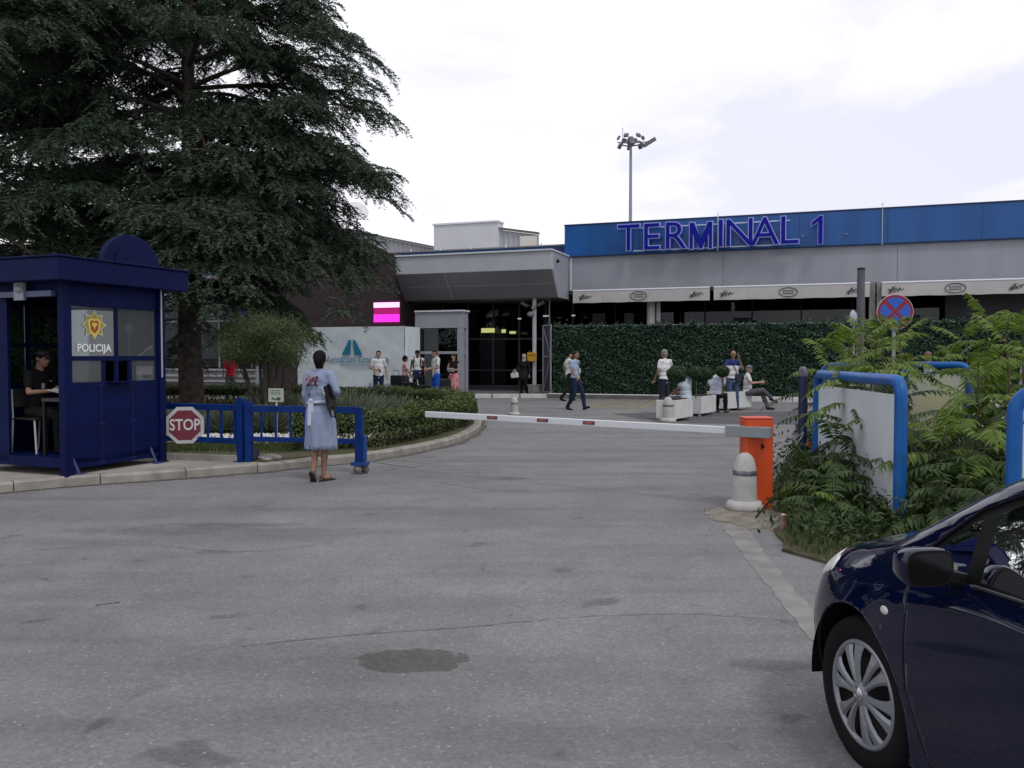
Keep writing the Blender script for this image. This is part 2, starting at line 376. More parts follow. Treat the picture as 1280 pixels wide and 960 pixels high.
PAVE = M('pavement_concrete', (.28, .26, .235), .92, col2=(.42, .39, .35), nscale=1.6, bump=.5, bscale=50, detail=9)
struct('pavement', MB().prism([(p.x, p.y) for p in inner]+[(-60, 33), (-60, 9)], -.05, .118), PAVE)
# island soil / grass sheet
SOIL = M('soil_and_grass', (.055, .075, .028), .95, col2=(.13, .11, .075), nscale=2.2, bump=.8, bscale=30, detail=8)
isl = [p for p in offset(KERB, .172) if p.x > -3.35 or p.y > 20]
isl = [(p.x, p.y) for p in isl if p.y > 12.5]
gl = [G(150, 583, .12), G(210, 574, .12), G(300, 576, .12), G(332, 578, .12)]
struct('soil', MB().prism(isl+[(-30, 32), (-30, 14.5), (-8.5, 14.0)]+[(p.x, p.y) for p in gl[1:]], .05, .145), SOIL)
# low edging board
eb = MB(); p0 = G(205, 574, .12); p1 = G(298, 577, .12); eb.bar((p0.x, p0.y, .16), (p1.x, p1.y, .16), .07, .10)
struct('grass_edging', eb, KERBM, bevel=.008)

# right verge: gutter, soil
GUT = M('gutter_concrete', (.19, .186, .182), .92, col2=(.285, .277, .268), nscale=5, bump=.5, bscale=50, detail=8)
gp = [G(905, 655), G(925, 652), G(950, 690), G(985, 730), G(1030, 775), G(1075, 830), G(1140, 930), G(1100, 960), G(1040, 880), G(1010, 806), G(965, 742), G(930, 700)]
gp = [G(902, 657), G(930, 652), G(955, 690), G(990, 735), G(1035, 785), G(1090, 850), G(1060, 880), G(1022, 810), G(975, 752), G(938, 706)]
def jag(P, k=9, a=.03):
    out = []; m = len(P)
    for i in range(m):
        p, q = Vector((P[i][0], P[i][1], 0)), Vector((P[(i+1) % m][0], P[(i+1) % m][1], 0)); kk = max(1, min(k*4, int((q-p).length*k)))
        for j in range(kk): r = p.lerp(q, j/kk); out.append((r.x+random.uniform(-a, a), r.y+random.uniform(-a, a)))
    return out
struct('gutter', MB().prism(jag(gp, 12, .012), -.02, .004), GUT)
sp = [G(880, 640), G(905, 633), G(935, 632), G(962, 636), G(985, 652), G(975, 664), G(955, 660), G(935, 662), G(915, 655), G(895, 652)]
DUST = M('sandy_dirt', (.17, .155, .135), .95, col2=(.29, .26, .22), nscale=7, bump=.8, bscale=90, detail=9)
struct('dirt', MB().prism(jag(sp, 14, .05), -.02, .008), DUST)
vp = [G(965, 606), G(985, 640), G(972, 664), G(985, 690), G(1020, 700), G(1050, 712), G(1120, 735), (5.5, 5.5), (14, 4.5), (30, 6), (26, 18), (11, 20.5), (6.2, 17), (4.6, 13.8)]
SOIL2 = M('verge_soil', (.045, .055, .022), .95, col2=(.12, .10, .07), nscale=3, bump=.9, bscale=25, detail=8)
struct('verge', MB().prism(jag(vp, 5, .05), -.02, .025), SOIL2)

# painted marks
YEL = M('worn_yellow_paint', (.30, .23, .09), .8, noise=.3, nscale=6)
ym = MB()
def gl_(a, b, wd=.1, z=.004):
    a = G(*a); b = G(*b); d = (b-a).normalized(); n = Vector((-d.y, d.x, 0))*wd/2
    ym.add([(q.x, q.y, z) for q in (a-n, b-n, b+n, a+n)], [(0, 1, 2, 3)])
A_, B_, C_, D_ = (728, 510), (768, 499), (822, 500), (800, 511)
for a, b in ((A_, B_), (B_, C_), (C_, D_), (D_, A_)): gl_(a, b)
for t in (.2, .4, .6, .8):
    z_ = .0065
    gl_((A_[0]+(D_[0]-A_[0])*t, A_[1]+(D_[1]-A_[1])*t), (B_[0]+(C_[0]-B_[0])*t, B_[1]+(C_[1]-B_[1])*t), .08, z_)
gl_((650, 502), (735, 495), .06, .009)
struct('yellow_markings', ym, YEL)
PAL = M('worn_white_paint', (.24, .23, .21), .85, noise=.25, nscale=12)
ym = MB(); gl_((352, 594), (440, 599), .05); gl_((488, 573), (545, 580), .07); gl_((463, 577), (520, 585), .05, .007)
struct('white_markings', ym, PAL)
# fresher asphalt patch
NEWA = M('newer_asphalt', (.105, .104, .112), .85, noise=.2, nscale=1.5, bump=.5, bscale=120)
np_ = [G(765, 517), G(1000, 514), G(1120, 516), G(1150, 529), G(1000, 531), G(870, 529), G(800, 524)]
struct('asphalt_patch', MB().prism([(p.x, p.y) for p in np_], -.01, .003), NEWA)
# cracks
ck = MB()
def crack(pts, wd=.012, z=.0035, wob=.03):
    P = smooth_path([G(*p) for p in pts], 14); vs = []
    for i, p in enumerate(P):
        p = p+Vector((random.uniform(-wob, wob), random.uniform(-wob, wob), 0))*.4; ww = wd*random.uniform(.3, 1.2)
        t = (P[min(i+1, len(P)-1)]-P[max(i-1, 0)]).normalized(); n = Vector((-t.y, t.x, 0))*ww/2
        vs += [(p.x-n.x, p.y-n.y, z), (p.x+n.x, p.y+n.y, z)]
    ck.add(vs, [(2*i, 2*i+2, 2*i+3, 2*i+1) for i in range(len(P)-1)])
crack([(300, 808), (390, 799), (470, 792), (560, 786), (640, 779)], .007)
crack([(640, 779), (740, 771), (860, 768), (985, 776)], .006)
crack([(0, 692), (160, 681), (300, 690), (420, 678)], .006)
crack([(545, 603), (620, 613), (700, 612)], .010)
crack([(120, 757), (150, 753)], .02, wob=.01)
struct('asphalt_crack', ck, M('crack_dark', (.085, .082, .08), .95))
# grit, stones
def stones(name, n, sampler, smin, smax, mat, kind='stuff'):
    vs = []; fs = []
    ico = [(0, 0, 1), (.9, 0, .2), (.2, .9, .1), (-.8, .4, .15), (-.6, -.7, .1), (.4, -.8, .2), (0, 0, -.5)]
    fc = [(0, 1, 2), (0, 2, 3), (0, 3, 4), (0, 4, 5), (0, 5, 1), (6, 2, 1), (6, 3, 2), (6, 4, 3), (6, 5, 4), (6, 1, 5)]
    for i in range(n):
        p = sampler(); s_ = random.uniform(smin, smax); a = random.uniform(0, 6.3); k = len(vs)
        for v in ico:
            x = v[0]*random.uniform(.7, 1.2)*s_; y = v[1]*random.uniform(.6, 1.1)*s_
            vs.append((p[0]+x*cos(a)-y*sin(a), p[1]+x*sin(a)+y*cos(a), p[2]+v[2]*s_*.7))
        fs += [(q[0]+k, q[1]+k, q[2]+k) for q in fc]
    o = npmesh(name, vs, fs, mat); o['kind'] = kind; return o
def gs(x0, x1, y0, y1, z=0): return lambda: G(random.uniform(x0, x1), random.uniform(y0, y1), z)+Vector((0, 0, .003))
stones('grit', 260, lambda: gs(885, 985, 634, 664)() , .005, .018, M('grit_stone', (.33, .30, .25), .9, noise=.3, nscale=3))
stones('road_grit', 240, lambda: (random.uniform(-6, 3), 3+random.random()**.7*9, .003), .003, .008, M('grit_pale', (.28, .275, .265), .9))
stones('kerb_litter', 60, lambda: G(random.uniform(0, 560), 0, 0) if False else (lambda p: Vector((p.x, p.y, .003)))(offset([KERB[random.randrange(12, 80)], KERB[81]], -.05)[0]), .006, .02, M('grit_stone', (.33, .30, .25)))
def grav():
    while 1:
        x = random.uniform(-9.5, -2.6); y = random.uniform(14.3, 15.9) if random.random() < .45 else random.uniform(21, 25)
        if y > 20 and x > -2.6-(y-21)*.5: continue
        return Vector((x, y, .15))
stones('white_gravel', 5200, grav, .02, .055, M('white_gravel', (.62, .61, .58), .85, noise=.15, nscale=2))
# grass blades
def blades(name, n, sampler, h0, h1, wd, mat, lean=.35, kind='stuff', parent=None):
    P = np.array([tuple(sampler()) for _ in range(n)]); a = RNG.uniform(0, 2*pi, n); h = RNG.uniform(h0, h1, n); le = RNG.uniform(0, lean, n)*h
    d = np.stack([np.cos(a), np.sin(a), 0*a], 1); sd_ = np.stack([-np.sin(a), np.cos(a), 0*a], 1)*wd/2
    up = np.array([0, 0, 1.0]); V = np.zeros((n, 6, 3))
    V[:, 0] = P-sd_; V[:, 1] = P+sd_
    mid = P+up*(h*.6)[:, None]+d*(le*.35)[:, None]; V[:, 2] = mid-sd_*.8; V[:, 3] = mid+sd_*.8
    tip = P+up*h[:, None]+d*le[:, None]; V[:, 4] = tip-sd_*.15; V[:, 5] = tip+sd_*.15
    i = np.arange(n)[:, None]*6; Fc = np.concatenate([i+np.array([0, 1, 3, 2]), i+np.array([2, 3, 5, 4])])
    o = npmesh(name, V, Fc, mat, parent, tint=np.repeat(RNG.random(n), 6))
    if kind: o['kind'] = kind
    return o
GRASS = leafmat('grass_blades', (.035, .06, .015), (.11, .14, .04))
def gfront():
    a = random.random(); x = -8+a*4.6; return Vector((x, 12.95+random.random()*1.3-(x+5)*.02, .14))
blades('island_grass', 7000, gfront, .03, .10, .008, GRASS)
def gverge():
    u = random.random()
    p = G(985, 640).lerp(G(1000, 690), u) if random.random() < .5 else G(965, 610).lerp(G(985, 640), u)
    return Vector((p.x+random.random()**2*1.2-.05, p.y+random.uniform(-.3, .3), .045))
blades('verge_grass', 1300, gverge, .03, .13, .008, GRASS, .7)
def gv2():
    u = random.random(); p = G(985, 692).lerp(G(1120, 740), u); return Vector((p.x+random.uniform(0, .4), p.y+random.random()*.5, .045))
blades('verge_grass', 700, gv2, .03, .08, .008, GRASS, .7)
# far hills
hl = MB(); vs = []; n = 60
for i in range(n):
    x = -4200+i*110; h = 250+60*sin(i*.35)+40*sin(i*.9+1)+25*sin(i*2.1)
    vs += [(x, 5200, -5), (x, 5500, h*1.9+60*sin(i*.2)), (x, 6600, h*1.9+20)]
hl.add(vs, [(3*i+j, 3*i+3+j, 3*i+4+j, 3*i+1+j) for i in range(n-1) for j in (0, 1)], True)
struct('hills', hl, M('limestone_hill', (.30, .31, .33), .95, noise=.25, nscale=.004, detail=8))
# ------------------------------------------------------------------ terminal building (local x along the front, local y away from the camera)
O = Vector((2.4, 35.3, 0)); BR = atan2(-.340, .9404)
U = Vector((cos(BR), sin(BR), 0)); NB = Vector((-sin(BR), cos(BR), 0))
def Bw(s, n, z=0): return O+U*s-NB*n+Vector((0, 0, z))
def s_at(px, n):
    k = (px-640)/F; P = O-NB*n      # P + s U : x = k*y (pitch ignored: same column)
    return (k*P.y-P.x)/(U.x-k*U.y)
TB = thing('terminal_building', 'long low airport terminal with blue parapet, grey fascia and dark entrance under an angular canopy', 'building', O, BR)
BLUE = streak(M('parapet_blue', (.010, .095, .33), .35, noise=.16, nscale=1.6))
GREYF = streak(M('fascia_grey', (.33, .345, .40), .5, noise=.09, nscale=1.5, bump=.05, bscale=6))
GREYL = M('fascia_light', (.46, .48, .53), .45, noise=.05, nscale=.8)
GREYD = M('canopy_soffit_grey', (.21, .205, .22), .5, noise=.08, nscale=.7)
BROWN = M('brown_cladding', (.040, .025, .030), .6, noise=.15, nscale=.6)
TRIM = M('white_trim', (.70, .73, .78), .35)
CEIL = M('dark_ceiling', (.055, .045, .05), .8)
# main blue parapet
p = MB(); p.b2((-.2, -.12, 5.71), (34, .30, 7.0)); p.build('parapet', BLUE, TB, bevel=.01)
p = MB(); p.b2((-.22, -.15, 7.0), (34, .33, 7.04)); p.build('parapet_cap', M('dark_cap', (.01, .03, .09), .4), TB)
p = MB(); p.b2((-30, .35, 5.3), (-.25, .7, 6.24)); p.build('parapet', M('low_parapet_blue', (.006, .035, .13), .45), TB)
p = MB(); p.b2((-.05, .0, 4.33), (34, .35, 5.705)); p.build('fascia', GREYF, TB, bevel=.006)
for sx in (.12, 6.2, 12.4, 18.6): p = MB(); p.b2((sx, -.012, 4.335), (sx+.02, 0, 5.7)); p.build('fascia_joint', M('joint_grey', (.22, .23, .26), .6), TB)
p = MB(); p.b2((.0, -.035, 4.33), (.11, 0, 5.7)); p.build('downpipe', TRIM, TB)
for i in range(11): p = MB(); p.b2((2.9+i*3.05, -.124, 5.72), (2.915+i*3.05, -.12, 6.99)); p.build('parapet_joint', M('joint_blue', (.006, .045, .15), .6), TB)
p = MB(); p.b2((.2, -.128, 5.715), (34, -.121, 5.75)); p.build('drip_edge', M('joint_blue', (.006, .045, .15)), TB)
p = MB(); s_ = s_at(1100, 0); p.tube([(s_, -.15, 5.66), (s_, -.15, 7.15)], .011); p.blob((s_, -.15, 7.17), .03); p.build('lightning_rod', TRIM, TB)
# soffit and deep interior
p = MB(); p.b2((-1.0, .36, 4.30), (34, 9, 4.40)); p.b2((-30, .72, 4.3), (-1.0, 9, 5.0)); p.build('ceiling', CEIL, TB)
p = MB(); p.b2((-1.2, -.02, 4.18), (34, .34, 4.325)); p.build('soffit_beam', M('soffit_dark', (.06, .05, .052), .7), TB)
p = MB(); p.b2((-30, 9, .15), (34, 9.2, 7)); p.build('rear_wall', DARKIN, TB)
p = MB(); p.b2((-30, .5, 6.28), (34, 40, 6.34)); p.build('roof', M('roof_membrane', (.3, .3, .3), .9), TB)
# café glazing behind terrace
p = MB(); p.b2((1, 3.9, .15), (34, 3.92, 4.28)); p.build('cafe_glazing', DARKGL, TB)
p = MB()
for i in range(17): p.b2((1+i*2, 3.84, .15), (1.06+i*2, 3.895, 4.28))
p.b2((1, 3.82, 2.9), (34, 3.838, 2.98)); p.build('cafe_mullions', M('mullion_dark', (.06, .06, .065), .5), TB)
p = MB()
for i in range(9): p.b2((2.2+i*2.1, 2.1, .15), (2.9+i*2.1, 2.8, 2.2+.5*(i % 3)))
p.build('terrace_furniture', M('terrace_dark', (.035, .045, .035), .8), TB)
p = MB(); sx = s_at(1195, 0); p.b2((sx, 3.0, 3.0), (sx+4.5, 3.4, 4.3)); p.build('awning_box', M('box_grey', (.16, .16, .17), .7), TB)
# columns
for px, k in ((815, 0), (1093, 1)):
    s_ = s_at(px, -.15); p = MB()
    if k == 0:
        p.tube([(s_-.12, .5, .15), (s_-.12, .5, 4.3)], .17, 16); p.build('column', WHITE, TB)
        p = MB(); p.tube([(s_+.16, .62, .15), (s_+.16, .62, 4.3)], .09, 12); p.build('column', WHITE, TB)
    else:
        p.b2((s_-.22, -.10, .15), (s_-.02, .30, 4.32)); p.build('column', CONC, TB); p = MB(); p.b2((s_+.03, -.12, .15), (s_+.2, .05, 4.32)); p.build('column', M('column_grey', (.32, .33, .34), .7), TB)
# canopy over the entrance: closed prism with slanted underside
x0, x1 = -6.75, 0.0
def cprof(x, pts): return [(x, a, b) for a, b in pts]
def extr(mb, x0, x1, pts):
    n = len(pts); mb.add(cprof(x0, pts)+cprof(x1, pts), [tuple(range(n)), tuple(range(2*n-1, n-1, -1))]+[(i, n+i, n+(i+1) % n, (i+1) % n) for i in range(n)])
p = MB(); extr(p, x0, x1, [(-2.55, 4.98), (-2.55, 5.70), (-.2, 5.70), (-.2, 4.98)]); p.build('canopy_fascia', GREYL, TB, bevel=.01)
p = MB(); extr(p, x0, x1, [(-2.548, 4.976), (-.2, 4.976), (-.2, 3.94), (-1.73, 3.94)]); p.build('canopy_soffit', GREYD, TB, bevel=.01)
p = MB(); p.b2((x0, -2.62, 5.70), (x1+.05, -.2, 5.76)); p.build('canopy_edge_trim', TRIM, TB, bevel=.008)
p = MB()
for sx in (-4.55,):
    p.b2((sx, -2.556, 4.98), (sx+.02, -2.55, 5.7)); extr(p, sx, sx+.02, [(-2.556, 4.976), (-2.54, 4.976), (-1.725, 3.935), (-1.741, 3.935)])
extr(p, x0, x1, [(-2.15, 4.47), (-2.145, 4.46), (-2.13, 4.46), (-2.13, 4.48)])
p.build('canopy_joint', GREYL, TB)
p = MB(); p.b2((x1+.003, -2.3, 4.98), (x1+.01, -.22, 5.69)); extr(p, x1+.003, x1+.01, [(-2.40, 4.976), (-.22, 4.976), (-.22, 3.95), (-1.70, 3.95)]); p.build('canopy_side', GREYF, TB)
p = MB(); p.blob((.06, -1.9, 5.35), .07); p.build('camera_dome', BLACK, TB)
p = MB(); p.b2((-22, -.18, 3.9), (-.02, .7, 4.2)); p.build('soffit_beam', CEIL, TB)
# brown wall
p = MB(); p.b2((-13.2, -2.7, .12), (x0-.003, 6, 5.86)); br = p.build('brown_wall', BROWN, TB, bevel=.01)
p = MB()
for i in range(12): p.b2((-13.1, -2.706, .6+i*.45), (x0-.05, -2.702, .612+i*.45))
p.build('cladding_joint', M('joint_dark', (.030, .019, .023), .6), TB)
# entrance glazing, recessed 2 m
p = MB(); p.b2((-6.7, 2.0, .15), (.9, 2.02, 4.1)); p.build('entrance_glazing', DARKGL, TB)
p = MB()
for i in range(6): p.b2((-6.7+i*1.25, 1.93, .15), (-6.63+i*1.25, 1.995, 4.0))
p.b2((-6.7, 1.92, 2.35), (.9, 1.928, 2.43)); p.b2((-6.7, 1.91, .15), (.9, 1.918, .3)); p.b2((-6.7, 1.91, .95), (.9, 1.918, 1.0))
p.build('entrance_mullions', M('mullion_grey', (.10, .11, .13), .5), TB)
p = MB(); p.b2((.95, -.2, .15), (1.02, 2.0, 4.3)); p.build('side_glazing', DARKGL, TB)
LAMP = M('ceiling_lamp_glow', (.80, .85, .30), .5, emit=.55)
for px, py, wd, dd in ((596, 412, .75, .18), (619, 413, .2, .14), (632, 415, .32, .10)):
    q = at(px, py, 36.6); l_ = (q-O); sx = l_.dot(U); p = MB(); p.box((sx, 1.2, q.z), (wd*.8, .12, dd*1.1)); p.build('ceiling_lamp', LAMP, TB, bevel=.01)
    p = MB(); p.tube([(sx, 1.2, q.z+.02), (sx, 1.2, 4.2)], .012, 6); p.build('lamp_rod', BLACK, TB)
for px in (640, 676, 679, 716):
    q = at(px, 395 if px != 640 else 398, 36.2); l_ = q-O; p = MB(); p.lathe([(0, 0), (.07, 0), (.09, .05)], (l_.dot(U), 1.0, q.z), 12); p.build('downlight', M('downlight_glow', (.8, .85, .8), .5, emit=.45), TB)
# white vestibule
V0, V1 = s_at(519, 3.5), s_at(578, 3.5)
FR = M('alu_frame', (.34, .36, .40), .45, noise=.05)
p = MB(); p.b2((V0, -3.5, 2.72), (V1, -2.9, 3.36)); p.build('vestibule_header', FR, TB, bevel=.01)
p = MB(); p.b2((V0, -3.56, 3.36), (V1+.05, -2.85, 3.42)); p.build('vestibule_trim', TRIM, TB)
p = MB(); p.b2((V1-.22, -3.5, .12), (V1, -3.3, 2.716)); p.b2((V0, -3.49, 1.70), (V1-.224, -3.42, 1.80)); p.b2((V0+.95, -3.494, .12), (V0+1.02, -3.424, 1.695)); p.b2((V1-.2, -3.1, .12), (V1, -2.9, 2.716)); p.b2((V1-.1, -3.3, 1.7), (V1-.02, -3.1, 1.8)); p.build('vestibule_frame', FR, TB, bevel=.008)
p = MB(); p.b2((V0, -3.46, .2), (V1-.22, -3.455, 2.70)); p.build('vestibule_glass', glassmat('vestibule_glass', (.30, .33, .34), base=.06), TB)
p = MB(); p.b2((V0, -2.95, .15), (V1-.2, -2.92, 2.7)); p.build('vestibule_back', M('vestibule_dark', (.07, .075, .085), .6), TB)
p = MB(); a0 = V0+.02
p.b2((a0-.1, -3.30, 2.28), (a0+1.15, -3.26, 2.33)); p.b2((a0+.28, -3.30, .12), (a0+.36, -3.26, 2.62)); p.b2((a0+1.02, -3.30, .12), (a0+1.1, -3.26, 2.62))
for cx in (.05, .66):
    for r_ in (.16, .09): p.tube([(a0+cx+.1+r_*cos(t*pi/6), -3.28, 2.48+r_*sin(t*pi/6)) for t in range(12)], .014, 6, closed=True)
    p.bar((a0+cx-.06, -3.28, 2.32), (a0+cx+.26, -3.28, 2.64), .02, .02); p.bar((a0+cx-.06, -3.28, 2.64), (a0+cx+.26, -3.28, 2.32), .02, .02)
p.build('iron_grille', BLACK, TB)
p = MB(); p.b2((V0+1.25, -3.25, 1.83), (V1-.25, -3.22, 2.68)); p.build('reflection_panel', M('painted_foliage_reflection', (.03, .05, .03), .5, col2=(.06, .09, .05), nscale=6), TB)  # panel behind the vestibule glass, its green painted as reflected foliage
# left wing behind the tree
p = MB(); p.b2((-40, -.4, 4.2), (-13.21, 1.0, 5.6)); p.build('fascia', GREYF, TB)
p = MB(); p.b2((-40, -.5, 5.6), (-13.21, 1.0, 6.3)); p.build('parapet', BLUE, TB)
p = MB(); p.b2((-40, .5, 1.05), (-13.21, .52, 4.2)); p.build('wing_glazing', DARKGL, TB)
p = MB()
for i in range(14): p.b2((-39+i*1.9, .43, 1.05), (-38.93+i*1.9, .495, 4.2))
p.b2((-40, .42, 3.3), (-13.3, .428, 3.38)); p.build('wing_mullions', FR, TB)
p = MB(); p.b2((-40, .1, .12), (-13.22, .5, .85)); p.build('base_wall', M('base_wall_grey', (.20, .205, .22), .7, noise=.15, nscale=2), TB)
p = MB()
for z_ in (.35, .6, .9): p.b2((-40, .02, z_), (-13.22, .097, z_+.10))
p.build('base_band', M('base_band', (.33, .34, .36), .6), TB)
# shed volumes on the roof
CORR = M('corrugated_sheet', (.42, .43, .46), .5, noise=.05, nscale=2)
def corrug(mb, x0, x1, y, z0, z0b, z1, step=.28):
    """vertical ribs in local xz plane at y, top going z0->z0b"""
    n = int(abs(x1-x0)/step*2); vs = []
    for i in range(n+1):
        x = x0+(x1-x0)*i/n; zt = z0+(z0b-z0)*i/n; d = .04 if i % 2 else -.04
        vs += [(x, y+d, z1), (x, y+d, zt)]
    mb.add(vs, [(2*i, 2*i+2, 2*i+3, 2*i+1) for i in range(n)])
def rb(px, py, Y):
    q = at(px, py, Y)-O; return q.dot(U), q.dot(NB), q.z
a = rb(545, 283, 46); b_ = rb(620, 280, 44.2); c = rb(545, 312, 46); d = rb(620, 308, 44.2)
PL = M('plant_room_white', (.62, .63, .68), .5, noise=.04, nscale=1)
yy = (a[1]+b_[1])/2
p = MB(); p.b2((a[0], yy, 6.3), (b_[0], yy+.8, a[2])); p.build('plant_room', PL, TB, bevel=.02)
p = MB(); p.b2((a[0]-.05, yy-.06, a[2]), (b_[0]+.05, yy+.8, a[2]+.09)); p.build('plant_room_cap', TRIM, TB)
p = MB(); e_ = rb(697, 304, 47); corrug(p, b_[0]+.06, e_[0], yy+.15, b_[2]-.25, 7.85, 6.3); p.build('corrugated_wall', CORR, TB)
p = MB(); extr(p, 0, 1, [(0, 0)]*3) if False else None
p.bar((b_[0]+.05, yy+.15, b_[2]-.17), (e_[0], yy+.15, 7.93), .3, .10); p.build('verge_trim', M('verge_dark', (.14, .13, .13), .6), TB)
p = MB(); p.b2((b_[0]+1.2, yy+.05, 7.1), (b_[0]+2.1, yy+.07, b_[2]-.65)); p.build('light_panel', M('pale_panel', (.72, .68, .64), .5), TB)
f0 = rb(420, 288, 50); f1 = rb(545, 317, 47)
p = MB(); corrug(p, f0[0], f1[0], f1[1]+.8, f0[2]+.1, f1[2]+.3, 6.3); p.build('corrugated_wall', CORR, TB)
p = MB(); p.bar((f0[0], f1[1]+.75, f0[2]+.16), (f1[0], f1[1]+.75, f1[2]+.36), .3, .10); p.build('verge_trim', M('verge_dark', (.14, .13, .13), .6), TB)
# roof studs
for px in (508, 545, 583, 627, 672): p = MB(); s_ = s_at(px, 0); p.tube([(s_, .5, 6.3), (s_, .5, 6.42)], .04, 8); p.build('parapet_stud', TRIM, TB)
# satellite dish
dp = at(446, 262, 50)
t = thing('satellite_dish', 'pale satellite dish on a thin mast rising behind the cedar crown', 'dish', (dp.x, dp.y, 6.3))
p = MB(); p.tube([(0, 0, 0), (0, 0, dp.z-6.2)], .05, 8); p.build('mast', GREYP, t)
p = MB(); m_ = Euler((R(60), 0, R(25))).to_matrix(); q = MB(); q.lathe([(0, 0), (.35, .04), (.68, .18), (.64, .2), (.32, .08), (0, .03)], n=20)
p.add([m_ @ Vector(v)+Vector((0, -.1, dp.z-6.5)) for v in q.v], q.f, True); p.build('reflector', WHITE, t)

# pavement along the building and white kerb blocks
def bpoly(pts): return [tuple(Bw(s, n)[:2]) for s, n in pts]
struct('terminal_pavement', MB().prism(bpoly([(-45, 1.5), (-6.6, 1.5), (-6.6, 3.9), (-3.2, 3.9), (-.2, 2.75), (34, 2.60), (34, -9), (-45, -9)]), -.02, .15), M('paving_dark', (.15, .15, .155), .9, noise=.2, nscale=1.5, bump=.3, bscale=40))
kb = MB()
for i in range(34):
    a, b = Bw(-.1+i, 2.62), Bw(-.1+i+.975, 2.62); kb.bar((a.x, a.y, .085), (b.x, b.y, .085), .20, .19)
for i in range(3):
    a, b = Bw(-3.1+i*1.0, 3.85-i*.4), Bw(-3.1+i*1.0+.95, 3.85-i*.4-.38); kb.bar((a.x, a.y, .07), (b.x, b.y, .07), .16, .17)
struct('white_kerb', kb, M('whitewashed_kerb', (.62, .62, .60), .8, noise=.15, nscale=5), bevel=.012)

# ------------------------------------------------------------------ TERMINAL 1 letters
s0 = s_at(772, .4); s1 = s_at(1031, .4)
ts = thing('terminal_sign', 'big blue raised letters reading TERMINAL 1 on rails along the blue parapet', 'sign', Bw(s0, .42, 6.0), BR)
LF = M('letter_blue', (.004, .010, .30), .5, spec=.15); LW = M('letter_edge', (.36, .40, .85), .5)
adv = {'T': .86, 'E': .9, 'R': .93, 'M': 1.05, 'I': .42, 'N': .95, 'A': .88, 'L': .78, ' ': .42, '1': .5}
W_ = s1-s0; txt = 'TERMINAL 1'
tot = sum(adv[c] for c in txt); k = W_/tot; x = 0
for c in txt:
    if c == '1':
        one = [(-.10, -.53), (.10, -.53), (.10, .55), (-.04, .55), (-.34, .30), (-.34, .12), (-.10, .27)]
        one2 = [(-.075, -.505), (.075, -.505), (.075, .525), (-.03, .525), (-.31, .29), (-.31, .165), (-.075, .32)]
        p = MB(); p.slab(one, Matrix.Translation((x+.30, .06, .28)) @ Matrix.Rotation(pi/2, 4, 'X'), .12); o = p.build('letter', LW, ts)
        p = MB(); p.slab(one2, Matrix.Translation((x+.30, -.058, .28)) @ Matrix.Rotation(pi/2, 4, 'X'), .02); p.build('letter_face', LF, o)
    elif c == 'M':
        cw = adv[c]*k; hw = cw*.43
        def em(e): return [(-hw+e, -.53+e), (-hw+.19-e, -.53+e), (-hw+.19-e, .20-e*3), (-.085+e, -.53+e), (.085-e, -.53+e), (hw-.19+e, .20-e*3), (hw-.19+e, -.53+e), (hw-e, -.53+e), (hw-e, .55-e), (hw-.23+e, .55-e), (0, -.20+e*2), (-hw+.23-e, .55-e), (-hw+e, .55-e)]
        p = MB(); p.slab(em(0), Matrix.Translation((x+cw/2, .06, .28)) @ Matrix.Rotation(pi/2, 4, 'X'), .12); o = p.build('letter', LW, ts)
        p = MB(); p.slab(em(.036), Matrix.Translation((x+cw/2, -.058, .28)) @ Matrix.Rotation(pi/2, 4, 'X'), .02); p.build('letter_face', LF, o)
    elif c != ' ':
        cw = adv[c]*k
        o = text(c, 1.50, LW, 'letter', ts, extrude=.06, loc=(x+cw/2, 0, .28), rot=(pi/2, 0, 0), sx=1.02, offset=.032)
        f = text(c, 1.50, LF, 'letter_face', o, extrude=.012, loc=(0, 0, .066), rot=(0, 0, 0), offset=-.004)
    x += adv[c]*k
p = MB()
for z_ in (-.18, .72): p.b2((.6, .10, z_-.02), (W_-1.3, .15, z_+.02))
p.build('rail', M('rail_white', (.62, .68, .78), .4), ts)
p = MB()
for i in range(6): p.b2((1+i*1.5, .15, .1), (1.04+i*1.5, .30, .14))
p.build('bracket', STEEL, ts)
p = MB(); sx = s_at(895, .42)-s0; p.b2((sx, .1, -.3), (sx+.03, .13, 1.15)); p.build('cable', TRIM, ts)

